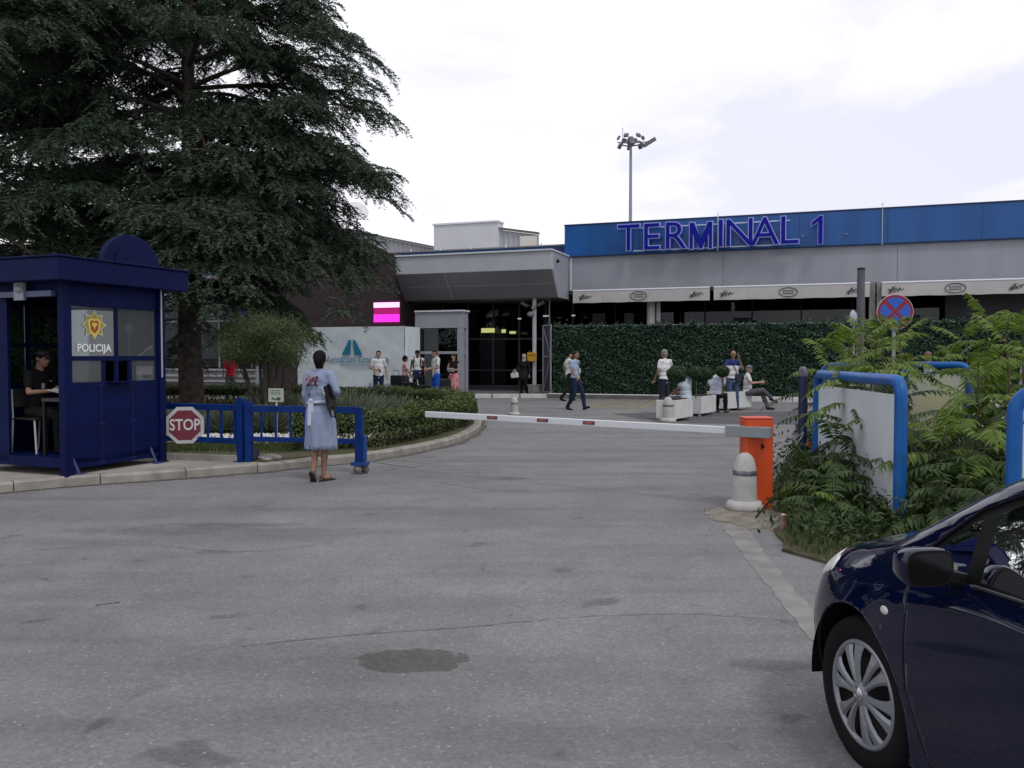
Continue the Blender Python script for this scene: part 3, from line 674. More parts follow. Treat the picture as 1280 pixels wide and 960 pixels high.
# ------------------------------------------------------------------ awnings
AWN = M('awning_canvas', (.54, .525, .52), .85, noise=.07, nscale=1.5, bump=.15, bscale=8)
INK = M('awning_ink', (.03, .03, .035), .7)
def scribble(mb, x, z, wd, h, y):
    """italic hand-lettered word, a few strokes"""
    pts = []; n = 22
    for i in range(n): t = i/(n-1); pts.append((x+wd*(t-.5)+.10*h*sin(t*21), y, z+h*(.18*sin(t*25+x)+.25*(t-.5))))
    mb.tube(pts, .012, 5)
    mb.tube([(x-wd*.38, y, z-h*.5), (x-wd*.2, y, z+h*.1), (x-wd*.02, y, z+h*.45), (x-.22*wd, y, z+h*.2)], .014, 5)
    mb.tube([(x-wd*.45, y, z-h*.36), (x+wd*.3, y, z-h*.12)], .008, 5)
def awning(pa, pb, label, logos):
    a = s_at(pa, .55); b = s_at(pb, .55); t = thing('awning', label, 'awning', Bw(a, .45, 3.78), BR, 'retracted café awnings under the fascia'); w_ = b-a
    p = MB(); n = max(8, int(w_/.3)); vs = []
    for i in range(n+1):
        x = w_*i/n; d = .012*sin(i*2.1); vs += [(x, d, .0+.008*sin(i*1.7)), (x, .0, .47)]
    vs2 = [(v[0], v[1]+.02, v[2]) for v in vs]; m = len(vs)
    fs = [(2*i, 2*i+2, 2*i+3, 2*i+1) for i in range(n)]+[(m+2*i+1, m+2*i+3, m+2*i+2, m+2*i) for i in range(n)]+[(2*i, m+2*i, m+2*i+2, 2*i+2) for i in range(n)]
    p.add(vs+vs2, fs); p.build('valance', AWN, t)
    p = MB(); p.tube([(0, .03, .49), (w_, .03, .49)], .045, 10); p.build('front_bar', TRIM, t)
    p = MB(); p.b2((.02, .05, .38), (w_-.02, .38, .52)); p.build('cassette', BLACK, t)
    for lx, kind in logos:
        x = (s_at(lx, .55)-a); p = MB()
        if kind == 'o':
            p.tube([(x+.33*cos(q*pi/10), -.016, .24+.17*sin(q*pi/10)) for q in range(20)], .013, 5, closed=True)
            for zz in (.29, .20): p.tube([(x-.2+.04*i, -.016, zz+.028*((i % 2)-.5)) for i in range(11)], .011, 5)
        else: scribble(p, x, .24, .5, .28, -.016)
        p.build('logo', INK, t)
    p = MB()
    for x in (w_*.25, w_*.75): p.bar((x, .04, .47), (x, .40, .33), .04, .04)
    p.build('arm', STEEL, t)
awning(715, 886, 'cream awning with black logos, leftmost of the three, beside the entrance canopy', ((730, 's'), (797, 'o'), (869, 's')))
awning(891, 1086, 'cream awning with black logos, in the middle of the three under the fascia', ((907, 's'), (984, 'o'), (1066, 's')))
awning(1101, 1420, 'cream awning with black logos, right of the concrete column above the no-stopping sign', ((1118, 's'), (1193, 'o'), (1270, 's'), (1350, 's')))

# ------------------------------------------------------------------ artificial ivy fence
iv = thing('ivy_fence', 'tall dark green artificial ivy screen fencing the café terrace', 'fence', Bw(0, 2.3, .15), BR)
IVY = leafmat('ivy_leaves', (.006, .028, .014), (.030, .085, .045), .38, .1)
n = 46000; Ls = 24.0; xs = RNG.uniform(.0, Ls, n); zs = RNG.uniform(0, 2.66, n)+0; zs += (.04*np.sin(xs*5)+.03*np.sin(xs*13)+RNG.exponential(.03, n))*(zs > 2.5)
ys = -RNG.uniform(.0, .14, n)*(.6+.4*np.sin(xs*3.1+zs*4)*np.sin(zs*7+xs*1.3))
def leafcards(C, Nrm, ln, wd, droop=None, fold=.25):
    """diamond leaves (folded along the midrib): centre C, facing Nrm"""
    n = len(C); Nn = Nrm/np.linalg.norm(Nrm, axis=1)[:, None]; a = RNG.normal(size=(n, 3))
    if droop is not None: a = a*.5+np.array([0, 0, -droop])
    T = a-Nn*np.sum(a*Nn, 1)[:, None]; T /= np.linalg.norm(T, axis=1)[:, None]; Bn = np.cross(Nn, T)
    l = (ln*RNG.uniform(.6, 1.25, n))[:, None]; w_ = (wd*RNG.uniform(.7, 1.2, n))[:, None]
    V = np.stack([C-T*l/2, C-Bn*w_/2+Nn*w_*fold, C+T*l/2, C+Bn*w_/2+Nn*w_*fold], 1)
    i = np.arange(n)[:, None]*4
    return V.reshape(-1, 3), np.concatenate([i+np.array([0, 1, 2]), i+np.array([0, 2, 3])])
Nr = np.stack([RNG.normal(0, .5, n), -np.ones(n), RNG.normal(.35, .5, n)], 1)
V, Fc = leafcards(np.stack([xs, ys, zs], 1), Nr, .085, .07, .6)
tn = np.clip(RNG.beta(1.3, 3.2, n)+.25*(np.sin(xs*1.9)*np.sin(zs*3+xs)), 0, 1)
npmesh('ivy_leaves', V, Fc, IVY, iv, np.repeat(tn, 4))
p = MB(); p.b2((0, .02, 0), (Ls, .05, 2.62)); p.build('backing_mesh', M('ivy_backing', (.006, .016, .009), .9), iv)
p = MB()
for i in range(13): p.b2((i*2.0, .06, 0), (i*2.0+.05, .11, 2.66))
p.b2((0, .055, 2.60), (Ls, .10, 2.65)); p.build('frame', FR, iv)
p = MB(); n = 500; xs = RNG.uniform(0, Ls, n); zs = RNG.uniform(.2, 2.8, n)
V, Fc = leafcards(np.stack([xs, -.15+0*xs, zs], 1), Nr[:n], .07, .055); npmesh('pale_leaves', V, Fc, leafmat('ivy_pale', (.10, .14, .09), (.22, .26, .18)), iv, RNG.random(4*n))
# open gate leaf at its left end
gt = thing('metal_gate', 'grey braced mesh gate leaf standing open left of the ivy fence', 'gate', Bw(-.10, 2.3, .15), BR-R(48))
p = MB()
for a, b in (((-.75, 0, .03), (-.75, 0, 2.7)), ((-.02, 0, .03), (-.02, 0, 2.7)), ((-.75, 0, 2.68), (0, 0, 2.68)), ((-.75, 0, .05), (0, 0, .05)), ((-.75, 0, 1.45), (0, 0, 1.45))): p.bar(a, b, .05, .05)
p.build('frame', FR, gt)
p = MB(); p.bar((-.7, -.01, 2.6), (-.05, -.01, 1.5), .03, .03); p.bar((-.05, -.01, 1.4), (-.7, -.01, .1), .03, .03); p.build('brace', FR, gt)
p = MB(); p.b2((-.74, .025, .08), (-.03, .03, 2.65)); p.build('infill', M('gate_infill', (.06, .075, .09), .7), gt)

# entrance column with cameras and yellow box
sc = s_at(668, 1.5)
ec = thing('support_column', 'slim white steel column on a concrete block at the entrance, cameras on top', 'column', Bw(sc, 1.5, .15), BR)
p = MB(); p.tube([(0, 0, .3), (0, 0, 3.80)], .085, 16); p.build('shaft', M('column_white', (.55, .57, .60), .5), ec)
p = MB(); p.b2((-.30, -.2, 0), (.26, .2, .32)); p.build('base', CONC, ec, bevel=.01)
for dx, ang in ((-.38, 30), (.30, -25)):
    p = MB(); p.box((dx, -.12, 3.55), (.30, .14, .12), (0, R(ang), 0)); p.bar((dx*.4, 0, 3.5), (dx, -.1, 3.52), .04, .04); p.build('camera', M('camera_brown', (.12, .09, .08), .6), ec, bevel=.01)
p = MB(); p.blob((-.12, -.13, 3.15), (.15, .12, .11)); p.blob((0, -.1, 3.4), (.1, .1, .1)); p.build('floodlight', GREYP, ec)
yb = thing('yellow_box', 'yellow wall box mounted at head height on the entrance column', 'box', Bw(sc, 1.5, 1.4), BR)
p = MB(); p.b2((-.24, -.22, 0), (.14, -.095, .36)); p.build('case', M('yellow_box_paint', (.62, .36, .03), .5), yb, bevel=.015)
p = MB(); p.b2((-.2, -.226, .22), (.1, -.222, .28)); p.tube([(-.15, -.16, .36), (-.15, -.16, .44)], .02, 6); p.build('slot', M('box_brown', (.30, .14, .02), .6), yb)
# slim posts right of the column
tp = thing('drain_pipe', 'thin grey vertical pipe between entrance column and gate leaf', 'pipe', Bw(sc+.35, .6, .15), BR)
p = MB(); p.tube([(0, 0, 0), (0, 0, 4.0)], .03, 8); p.build('pipe', FR, tp); p = MB(); p.b2((-.12, -.05, 1.9), (.02, .03, 2.15)); p.build('junction_box', GREYP, tp)

# LED panel
s0_ = s_at(468, 2.75); s1_ = s_at(500, 2.75)
lp = thing('led_display', 'glowing pink LED display on the brown wall', 'display', Bw(s0_, 2.72, 3.0), BR)
w_ = s1_-s0_
p = MB(); p.b2((-.03, -.05, -.12), (w_+.03, 0, .90)); p.build('casing', M('led_case', (.10, .012, .05), .5), lp)
p = MB(); p.b2((0, -.07, .62), (w_, -.05, .83)); p.build('led_strip', M('led_pale_pink', (1, .50, .88), .5, emit=1.3), lp)
p = MB(); p.b2((0, -.07, .02), (w_, -.05, .35)); p.build('led_strip', M('led_magenta', (1, .03, .62), .5, emit=1.05), lp)
p = MB(); p.b2((0, -.06, .37), (w_, -.05, .60)); p.build('led_strip', M('led_dim', (.45, .01, .16), .5, emit=.5), lp)

# banner
n5 = 5.0; sb0 = s_at(372, n5); sb1 = s_at(505, n5)
bn = thing('banner_fence', 'pale blue-white banner hoarding with a turquoise runway logo and airport name', 'banner', Bw(sb0, n5, 0), BR)
BAN = M('banner_fabric', (.66, .74, .78), .6, noise=.06, nscale=1.5)
wd = sb1-sb0
def cloth(mb, p0, p1, h, amp):
    p0 = Vector(p0); p1 = Vector(p1); nx, nz = 60, 24; d = (p1-p0); dn = d.normalized(); nr = Vector((-dn.y, dn.x, 0)); vs = []
    for i in range(nx+1):
        for j in range(nz+1):
            u, v = i/nx, j/nz; w2 = amp*(sin(u*9+v*7)*.5+sin(u*17-v*11+2)*.35+sin((u+v)*31)*.15)*sin(pi*v)**.5
            q = p0+d*u+nr*w2; vs.append((q.x, q.y, .05+v*(h-.05)))
    k = nz+1; mb.add(vs, [(i*k+j, (i+1)*k+j, (i+1)*k+j+1, i*k+j+1) for i in range(nx) for j in range(nz)], True)
p = MB(); cloth(p, (0, 0, 0), (wd, 0, 0), 2.75, .028); p.build('fabric', BAN, bn)
p = MB(); cloth(p, (wd+.02, .02, 0), (wd+.02, 1.35, 0), 2.75, .02); p.build('fabric', BAN, bn)
p = MB()
for x, y in ((0, .06), (wd*.5, .06), (wd-.03, .06), (wd-.03, 1.3)): p.tube([(x, y, 0), (x, y, 2.77)], .025, 8)
p.tube([(0, .06, 2.74), (wd, .06, 2.74)], .02, 8); p.build('frame', STEEL, bn)
TEAL = M('banner_teal', (.005, .19, .32), .6)
def bx(px, n=n5): return s_at(px, n)-sb0
def bz(py, px):
    q = Bw(s_at(px, n5), n5); return at(px, py, q.y).z
cx = bx(441); zb = bz(443.5, 441); zt = bz(425, 441); h = zt-zb
lo = [(-15, 0), (-2.6, 0), (-1.2, 18.5), (-4.5, 18.5)]; ro = [(3.0, 0), (14.5, 0), (4.2, 18.5), (1.0, 18.5)]
sc_ = h/18.5
for pl in (lo, ro):
    p = MB(); mt = Matrix.Translation((cx, -.045, zb)) @ Matrix.Rotation(pi/2, 4, 'X'); p.slab([(a*sc_, b*sc_) for a, b in pl], mt, .004); p.build('logo', TEAL, bn)
text('Aerodromi Crne Gore', .40, TEAL, 'lettering', bn, .002, (cx+.22, -.05, bz(449.5, 441)), sx=.74)
text('Airports of Montenegro', .20, M('banner_faint', (.24, .36, .41), .6), 'lettering', bn, .002, (cx+.2, -.05, bz(455.5, 441)), sx=.74)
text('Jedan', .52, TEAL, 'lettering', bn, .002, (bx(476), -.05, bz(484.5, 470)), sx=.9)

# blue info sign by the left wing
q = at(303, 398, 36)
bs = thing('information_sign', 'dark blue sign panel with two faint lines, hung by the left wing behind the cedar', 'sign', (q.x, q.y, q.z-.35), BR)
p = MB(); p.b2((-.62, -.04, 0), (.62, .04, .72)); p.build('panel', M('sign_navy', (.006, .02, .10), .5), bs, bevel=.02)
p = MB()
for x0_, z0_, x1_ in ((-.45, .48, -.1), (-.15, .2, .35)):
    for i in range(7): x = x0_+(x1_-x0_)*i/7; p.b2((x, -.048, z0_), (x+.03, -.042, z0_+.06+.02*(i % 3)))
p.build('lettering', M('sign_pale', (.35, .4, .5), .6), bs)
p = MB(); p.tube([(.72, 0, -(q.z-.35)+.1), (.72, 0, 1.3)], .07, 10); p.tube([(-.5, 0, .7), (-.5, 0, 1.3)], .02, 6); p.build('post', GREYP, bs)
p = MB(); p.b2((-.65, 0, 1.2), (.85, .05, 1.3)); p.build('crossbar', GREYP, bs)

# floodlight mast
mp_ = at(788, 283, 95)
fm = thing('floodlight_mast', 'tall apron lighting mast with a ring of floodlights behind the terminal', 'mast', (mp_.x, 95, 0))
ht = at(788, 178, 95).z
p = MB(); p.tube([(0, 0, 0), (0, 0, ht)], [.26, .15], 12); p.build('pole', M('mast_grey', (.30, .31, .33), .5), fm)
p = MB(); p.tube([(1.2*cos(a*pi/8), 1.2*sin(a*pi/8), ht-.1) for a in range(16)], .08, 6, closed=True); p.lathe([(.3, ht-.4), (.5, ht), (.3, ht+.6)], n=10)
p.tube([(-.9, 0, ht), (-.9, 0, ht+1.6)], .03, 5); p.tube([(0, 0, ht-.1), (2.1, 0, ht+.1)], .06, 6); p.tube([(0, 0, ht-.1), (-1.5, 0, ht)], .06, 6); p.build('headframe', M('mast_dark', (.14, .14, .16), .5), fm)
for i in range(12):
    a = i*pi/6; p = MB(); rr = 1.35 if sin(a) < .5 else 1.2; zz = ht-.35+(.0 if i % 2 else .85)
    p.box((rr*cos(a), rr*sin(a), zz), (.50, .25, .42), (R(-35) if 1 else 0, 0, a+pi/2)); p.build('floodlight', M('flood_grey', (.13, .13, .15), .5), fm, bevel=.03)
for i in range(3):
    p = MB(); p.box((1.6+i*.45, -.1, ht-.3+i*.28), (.55, .28, .42), (0, R(-28), 0)); p.build('floodlight', M('flood_grey', (.13, .13, .15), .5), fm, bevel=.03)
# ------------------------------------------------------------------ police kiosk
C0 = Vector((-5.56, 10.55, .12)); KR = atan2(.919, .394)+R(1.5)
kx = Vector((cos(KR), sin(KR), 0)); ky = Vector((-sin(KR), cos(KR), 0))
def Kw(x, y, z=0): return C0+kx*x+ky*y+Vector((0, 0, z))
K = thing('police_kiosk', 'dark blue police booth with flat overhanging roof and round crest, standing on the left pavement', 'kiosk', C0, KR)
LX, LY = 1.56, 1.62; FL = .22
p = MB(); p.b2((-.02, -.02, .14), (LX, LY, FL)); p.build('floor', NAVY, K)
for x, y in ((.0, .0), (LX, 0), (0, LY), (LX, LY)):
    p = MB(); p.b2((x-.055, y-.055, 0), (x+.055, y+.055, 2.45)); p.b2((x-.08, y-.08, 0), (x+.08, y+.08, .015)); p.build('post', NAVY, K, bevel=.006)
# right face (y=0): lower panel, upper panel, window frames
p = MB(); p.b2((.056, -.02, .08), (LX-.056, .02, 1.16)); p.build('lower_panel', NAVY, K, bevel=.004)
p = MB(); p.b2((.056, -.02, 2.13), (LX-.056, .02, 2.42)); p.build('upper_panel', NAVY, K, bevel=.004)
p = MB()
for x0_, x1_ in ((.056, .09), (LX-.09, LX-.056)): p.b2((x0_, -.018, 1.162), (x1_, .018, 2.128))
p.b2((.765, -.018, 1.162), (.815, .018, 2.128)); p.b2((.092, -.017, 1.44), (.763, .017, 1.50)); p.b2((.817, -.017, 1.44), (LX-.092, .017, 1.50))
p.b2((.55, -.019, 1.162), (.60, .019, 1.428)); p.b2((.99, -.019, 1.162), (1.04, .019, 1.428)); p.build('window_frame', NAVY, K)
KG = grey_veil(glassmat('kiosk_glass', (.60, .66, .66), base=.05))  # even grey diffuse mixed into the glass imitates pale reflections
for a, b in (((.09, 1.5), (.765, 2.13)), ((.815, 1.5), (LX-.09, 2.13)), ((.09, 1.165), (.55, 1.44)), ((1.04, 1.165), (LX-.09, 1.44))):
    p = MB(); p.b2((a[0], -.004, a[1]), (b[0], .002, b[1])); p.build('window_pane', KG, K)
p = MB(); p.b2((.62, -.10, 1.15), (1.0, .05, 1.166)); p.build('counter_shelf', NAVY, K)
# left/door face (x=0)
p = MB(); p.b2((-.02, .056, .10), (.02, .42, 2.42)) if False else None
p.b2((-.02, .056, 2.24), (.02, LY-.056, 2.42)); p.b2((-.02, .98, .10), (.02, LY-.056, 2.238)); p.build('door_side_panel', NAVY, K)
p = MB(); p.b2((-.03, .056, .10), (.03, .978, .225)); p.build('threshold', NAVY, K)
p = MB(); p.b2((-.10, .10, 2.24), (-.021, 1.10, 2.31)); p.build('door_rail', M('door_rail', (.08, .10, .2), .4), K)
p = MB()
for x in (.52, 1.04): p.b2((x, -.0225, .09), (x+.012, -.0205, 1.15))
p.build('panel_seam', M('seam_dark', (.002, .004, .03), .7), K)
for x in (.08, .50, .56, 1.02, 1.08, LX-.08):
    for z in (.12, .62, 1.12): p = MB(); p.lathe([(.009, -.0205), (.007, -.0235), (0, -.0245)], (x, 0, z), 8, 'y'); p.build('rivet', M('rivet_blue', (.02, .03, .09), .5), K)
# back faces with big windows
for nm, a, b in (('rear', (.056, LY-.018), (LX-.056, LY+.018)), ('side', (LX-.018, .056), (LX+.018, LY-.056))):
    p = MB(); p.b2((a[0], a[1], .1), (b[0], b[1], 1.14)); p.b2((a[0], a[1], 2.2), (b[0], b[1], 2.42))
    if nm == 'rear': p.b2((.74, a[1]+.002, 1.142), (.81, b[1]-.002, 2.198)); p.b2((a[0], a[1]+.004, 1.62), (.738, b[1]-.004, 1.68)); p.b2((.812, a[1]+.004, 1.62), (b[0], b[1]-.004, 1.68))
    else: p.b2((a[0]+.002, .78, 1.142), (b[0]-.002, .84, 2.198))
    p.build('rear_wall', NAVY, K)
    for q0, q1 in ((.058, .738), (.812, LX-.058)) if nm == 'rear' else ((.058, .778), (.842, LY-.058)):
        p = MB()
        if nm == 'rear': p.b2((q0, LY-.003, 1.14), (q1, LY+.003, 2.2))
        else: p.b2((LX-.003, q0, 1.14), (LX+.003, q1, 2.2))
        p.build('window_pane', glassmat('rear_glass', (.38, .42, .42)), K)
p = MB(); p.b2((-.26, -.22, 2.42), (LX+.34, LY+.22, 2.70)); p.build('roof_fascia', NAVY, K, bevel=.012)
p = MB(); p.b2((-.28, -.24, 2.70), (LX+.36, LY+.25, 2.725)); p.build('roof_cap', NAVY, K, bevel=.01)
for cx_, mt_ in ((.70, Matrix.Translation((.90, -.20, 2.70)) @ Matrix.Rotation(pi/2, 4, 'X')),):
    p = MB(); p.slab([(.47*cos(a*pi/24), .40*sin(a*pi/24)) for a in range(25)], mt_, -.10); o = p.build('crest_disc', NAVY, K, bevel=.008)
    p = MB(); p.slab([(.30*cos(a*pi/24), .27*sin(a*pi/24)+.0) for a in range(25)], mt_ @ Matrix.Translation((.0, 0, .0)), .02); p.build('crest_relief', NAVY, o, bevel=.006)
# raking feet
for x, y in ((.14, -.06), (LX-.14, -.06)):
    p = MB(); p.bar((x, y, 0), (x-.06, y+.05, .22), .03, .03); p.b2((x-.06, y-.07, 0), (x+.08, y+.04, .012)); p.build('stay', M('stay_blue', (.05, .07, .2), .5), K)
p = MB(); p.tube([(LX-.04, -.08, 1.2), (LX-.04, -.08, 2.42)], .012, 6); p.build('conduit', M('conduit_pale', (.4, .42, .45), .5), K)
p = MB(); p.b2((-.12, .55, 2.20), (-.08, .72, 2.42)); p.blob((-.12, .62, 2.34), (.05, .07, .05)); p.build('door_light', GREYP, K)
# badge on the glass
bt = thing('police_badge', 'gold eight-pointed star badge sticker with shield, above the word POLICIJA on the booth window', 'emblem', Kw(.44, -.010, 1.90), KR)
def star(ro, ri, n=8, rot=pi/2): return [((ro if i % 2 == 0 else ri)*cos(rot+i*pi/n), (ro if i % 2 == 0 else ri)*sin(rot+i*pi/n)) for i in range(2*n)]
RX = Matrix.Rotation(pi/2, 4, 'X')
for z, pl, mt in ((0, star(.19, .125), M('badge_cream', (.75, .70, .40), .5)), (.0015, star(.172, .115), M('badge_olive', (.28, .27, .07), .5)),
                  (.003, [(0, -.155), (-.075, -.09), (-.10, .05), (-.06, .09), (0, .075), (.06, .09), (.10, .05), (.075, -.09)], M('badge_gold', (.70, .50, .08), .45)),
                  (.0045, [(0, -.11), (-.055, -.06), (-.07, .04), (-.04, .06), (0, .05), (.04, .06), (.07, .04), (.055, -.06)], M('badge_red', (.28, .05, .03), .5)),
                  (.006, [(0, -.07), (-.015, -.02), (-.045, .0), (-.03, .035), (-.008, .02), (0, .045), (.008, .02), (.03, .035), (.045, 0), (.015, -.02)], M('badge_gold', (.7, .5, .08)))):
    p = MB(); p.slab(pl, Matrix.Translation((0, -z, 0)) @ RX, .001); p.build('badge_layer', mt, bt)
pl_ = text('POLICIJA', .135, M('sticker_white', (.80, .82, .84), .5), 'window_lettering', None, .0012, Kw(.44, -.008, 1.60), (pi/2, 0, KR), sx=1.0, offset=.003)
tagp(pl_, 'white word POLICIJA stuck on the booth window under the gold badge', 'lettering')
# desk, chair, papers inside
dk = thing('desk', 'dark desk along the inside of the booth window', 'desk', Kw(.55, .32, FL), KR)
p = MB(); p.b2((-.45, -.22, .70), (.7, .22, .74)); p.build('desk_top', M('desk_dark', (.03, .025, .02), .5), dk); p = MB()
for x, y in ((-.42, .2), (.66, .2), (-.42, -.2), (.66, -.2)): p.b2((x-.02, y-.02, 0), (x+.02, y+.02, .70))
p.build('desk_legs', BLACK, dk)
pp = thing('paper_sheets', 'white papers in the officer\'s hands over the booth desk', 'paper', Kw(.36, .50, FL+.80), KR+.3)
p = MB(); p.box((0, 0, 0), (.21, .28, .003), (.25, .1, 0)); p.box((.04, -.03, .01), (.21, .28, .002), (.35, -.1, .3)); p.build('sheets', M('paper', (.75, .77, .8), .7), pp)
ch = thing('white_chair', 'white tubular metal chair under the seated officer in the booth doorway', 'chair', Kw(.42, 1.02, FL), KR)
CW = M('chair_white', (.55, .57, .6), .4)
p = MB(); p.box((0, 0, .45), (.42, .42, .03)); p.build('seat', M('seat_dark', (.03, .03, .03), .6), ch, bevel=.01)
for sx in (-1, 1):
    p = MB(); p.tube([(sx*.2, .23, 0), (sx*.2, .19, .45), (sx*.2, .21, .84)], .013, 8); p.build('leg', CW, ch); p = MB(); p.tube([(sx*.2, -.23, 0), (sx*.19, -.19, .45)], .013, 8); p.build('leg', CW, ch)
p = MB(); p.box((0, .21, .72), (.40, .02, .24)); p.build('backrest', M('seat_dark', (.03, .03, .03)), ch, bevel=.008)

# ------------------------------------------------------------------ blue barrier fence with STOP sign, rolling gate
def P2(v, z): return Vector((v[0], v[1], z))
Lp = G(303, 577, .12); Rp = G(449, 592); Kp = at(213, 540, 12.45)
d_ = (Rp-Lp); d_.z = 0; dl = d_.length; ga = atan2(d_.y, d_.x)
gt = thing('rolling_gate', 'blue railing gate on twin caster wheels standing across the lane behind the woman', 'gate', (Lp.x, Lp.y, .12), ga)
top = .80
p = MB(); p.b2((.10, -.03, top-.09), (dl-.04, .03, top)); p.b2((.10, -.025, .29), (dl-.04, .025, .36)); p.build('rails', GATEBLUE, gt, bevel=.006)
p = MB(); p.b2((dl-.045, -.05, .02), (dl+.055, .05, top+.0)); p.build('end_post', GATEBLUE, gt, bevel=.006)
p = MB(); p.b2((.06, -.045, .0), (.15, .045, top+.06)); p.build('hinge_post', GATEBLUE, gt, bevel=.006)
for i in range(9):
    x = .30+i*.222
    if x < dl-.15: p = MB(); p.b2((x-.013, -.013, .36), (x+.013, .013, top-.09)); p.build('baluster', GATEBLUE, gt)
p = MB(); p.b2((dl-.09, -.09, -.005), (dl+.12, .09, .045)); p.b2((dl+.055, -.03, .045), (dl+.10, .05, .40)); p.build('caster_bracket', M('bracket_blue', (.01, .05, .22), .4), gt, bevel=.006)
for sy in (-.06, .06):
    cs = MB(); cs.lathe([(.0, -.018), (.058, -.02), (.064, -.012), (.064, .012), (.058, .02), (0, .018)], (dl+.03+sy*.5, sy, -.056), 20, 'y'); w1 = cs.build('caster_wheel', M('caster_grey', (.16, .16, .16), .6), gt)
    cs = MB(); cs.lathe([(0, -.022), (.03, -.022), (.03, .022), (0, .022)], (dl+.03+sy*.5, sy, -.056), 14, 'y'); cs.build('hub', M('hub_grey', (.22, .22, .22), .5), w1)
d2 = (Kp-Lp); d2.z = 0; fl = d2.length; fa = atan2(d2.y, d2.x)
fx = thing('blue_fence', 'short fixed run of blue railing between the booth and the rolling gate', 'fence', (Lp.x-.02, Lp.y, .12), fa)
p = MB(); p.b2((.05, -.03, top-.08), (fl+.15, .03, top+.01)); p.b2((.05, -.025, .25), (fl+.15, .025, .33)); p.build('rails', GATEBLUE, fx, bevel=.006)
p = MB(); p.b2((-.045, -.045, .0), (.045, .045, top+.10)); p.b2((-.08, -.08, 0), (.08, .08, .012)); p.build('post', GATEBLUE, fx, bevel=.006)
for i in range(4): p = MB(); x = .1+i*.235; p.b2((x-.014, -.014, .33), (x+.014, .014, top-.08)); p.build('baluster', GATEBLUE, fx)
p = MB(); p.tube([(-.12, -.10, .05), (-.12, -.1, .62)], .022, 8); p.box((-.12, -.1, .10), (.14, .14, .12)); p.build('latch', M('latch_dark', (.02, .03, .08), .5), fx)
# STOP sign
sg = at(231, 531.5, 12.2)
st = thing('stop_sign', 'octagonal STOP sign with pale border wired to the blue railing', 'sign', (sg.x, sg.y, sg.z), R(14))
def ngon(r, n, a0=0): return [(r*cos(a0+2*pi*i/n), r*sin(a0+2*pi*i/n)) for i in range(n)]
q8 = pi/8
p = MB(); p.slab(ngon(.285, 8, q8), RX @ Matrix.Translation((0, 0, -.006)), .006); p.build('border', M('stop_pale', (.50, .50, .51), .6, noise=.1), st)
p = MB(); p.slab(ngon(.232, 8, q8), RX @ Matrix.Translation((0, 0, .001)), .003); p.build('plate', M('stop_red', (.16, .018, .035), .6, noise=.15), st)
text('STOP', .225, M('stop_letters', (.62, .62, .64), .6), 'lettering', st, .001, (0, -.006, 0), sx=.78, offset=.004)
# concrete/stone lump by the gate post
def rock(name, label, loc, sz, mat, cat='rock', seed=1):
    rr = random.Random(seed); bm = bmesh.new(); bmesh.ops.create_icosphere(bm, subdivisions=3, radius=1)
    ph = [rr.uniform(0, 6) for _ in range(6)]
    for v in bm.verts:
        c = v.co; k = 1+.16*sin(c.x*3+ph[0])*cos(c.y*3+ph[1])+.1*sin(c.z*6+ph[2]+c.x*4)+.05*sin(c.y*13+ph[3]); v.co = Vector((c.x*sz[0], c.y*sz[1], c.z*sz[2]))*k
    me = bpy.data.meshes.new(name); bm.to_mesh(me); bm.free(); o = link(name, me, mat); o.location = loc; o.rotation_euler = (0, 0, rr.uniform(0, 6)); return tagp(o, label, cat)
ROCKM = M('brown_rock', (.12, .085, .06), .95, col2=(.30, .26, .22), nscale=5, bump=1, bscale=12, detail=9)
q = G(322, 578, .12); rock('stone', 'grey stone lump lying on the kerb edge beside the gate hinge post', (q.x+.1, q.y+.2, .15), (.16, .11, .07), CONC, seed=3)
q = G(222, 502, .14); rock('boulder', 'brown rugged boulder on the island between the booth and the cedar trunk', (q.x, 22.0, .25), (.55, .4, .42), ROCKM, seed=5)
# little garden sign
q = at(345, 494, 14.6)
ds = thing('garden_sign', 'small white notice board with green writing on a stake among the shrubs', 'sign', (q.x, q.y, .14), R(-8))
zz = q.z-.14
p = MB(); p.tube([(0, .015, 0), (0, .015, zz)], .014, 6); p.build('stake', WHITE, ds)
p = MB(); p.box((0, 0, zz), (.27, .012, .235)); p.build('board', M('board_cream', (.50, .56, .48), .6), ds)
p = MB()
for r_ in range(3):
    for i in range(7): p.b2((-.10+i*.028, -.009, zz+.075-r_*.03), (-.085+i*.028+.006*(i % 2), -.0065, zz+.088-r_*.03))
p.box((0, -.008, zz-.07), (.16, .003, .02), (0, .15, 0)); p.box((.05, -.008, zz-.05), (.07, .0031, .03)); p.box((-.06, -.008, zz-.055), (.03, .0032, .035)); p.build('lettering', M('sign_green', (.05, .10, .06), .6), ds)

# ------------------------------------------------------------------ barrier
bb = G(944, 636); bb = Vector((2.61, 9.05, 0)); tip = at(531, 518, 11.55); arm_d = Vector((tip.x-bb.x, tip.y-(bb.y-.25), 0)).normalized()
ba = atan2(arm_d.y, arm_d.x)
bo = thing('lane_barrier', 'orange-red barrier cabinet behind a bollard, its white arm lowered across the lane', 'barrier', bb, 0)
OR = M('barrier_orange', (.64, .075, .014), .42, noise=.08, nscale=3)
p = MB(); p.b2((-.15, -.14, 0), (.145, .10, .955)); p.build('cabinet', OR, bo, bevel=.012)
p = MB(); p.b2((-.157, -.147, .955), (.152, .107, .972)); p.build('lid', OR, bo, bevel=.008)
p = MB(); p.tube([(.03, -.146, .665), (.03, -.16, .665)], .016, 10); p.b2((.015, -.158, .64), (.03, -.146, .70)); p.build('lock', BLACK, bo)
p = MB(); p.b2((-.17, -.08, .47), (-.151, .0, .52)); p.b2((.0, -.146, .12), (.012, -.141, .5)) if False else None
p.build('hinge', BLACK, bo)
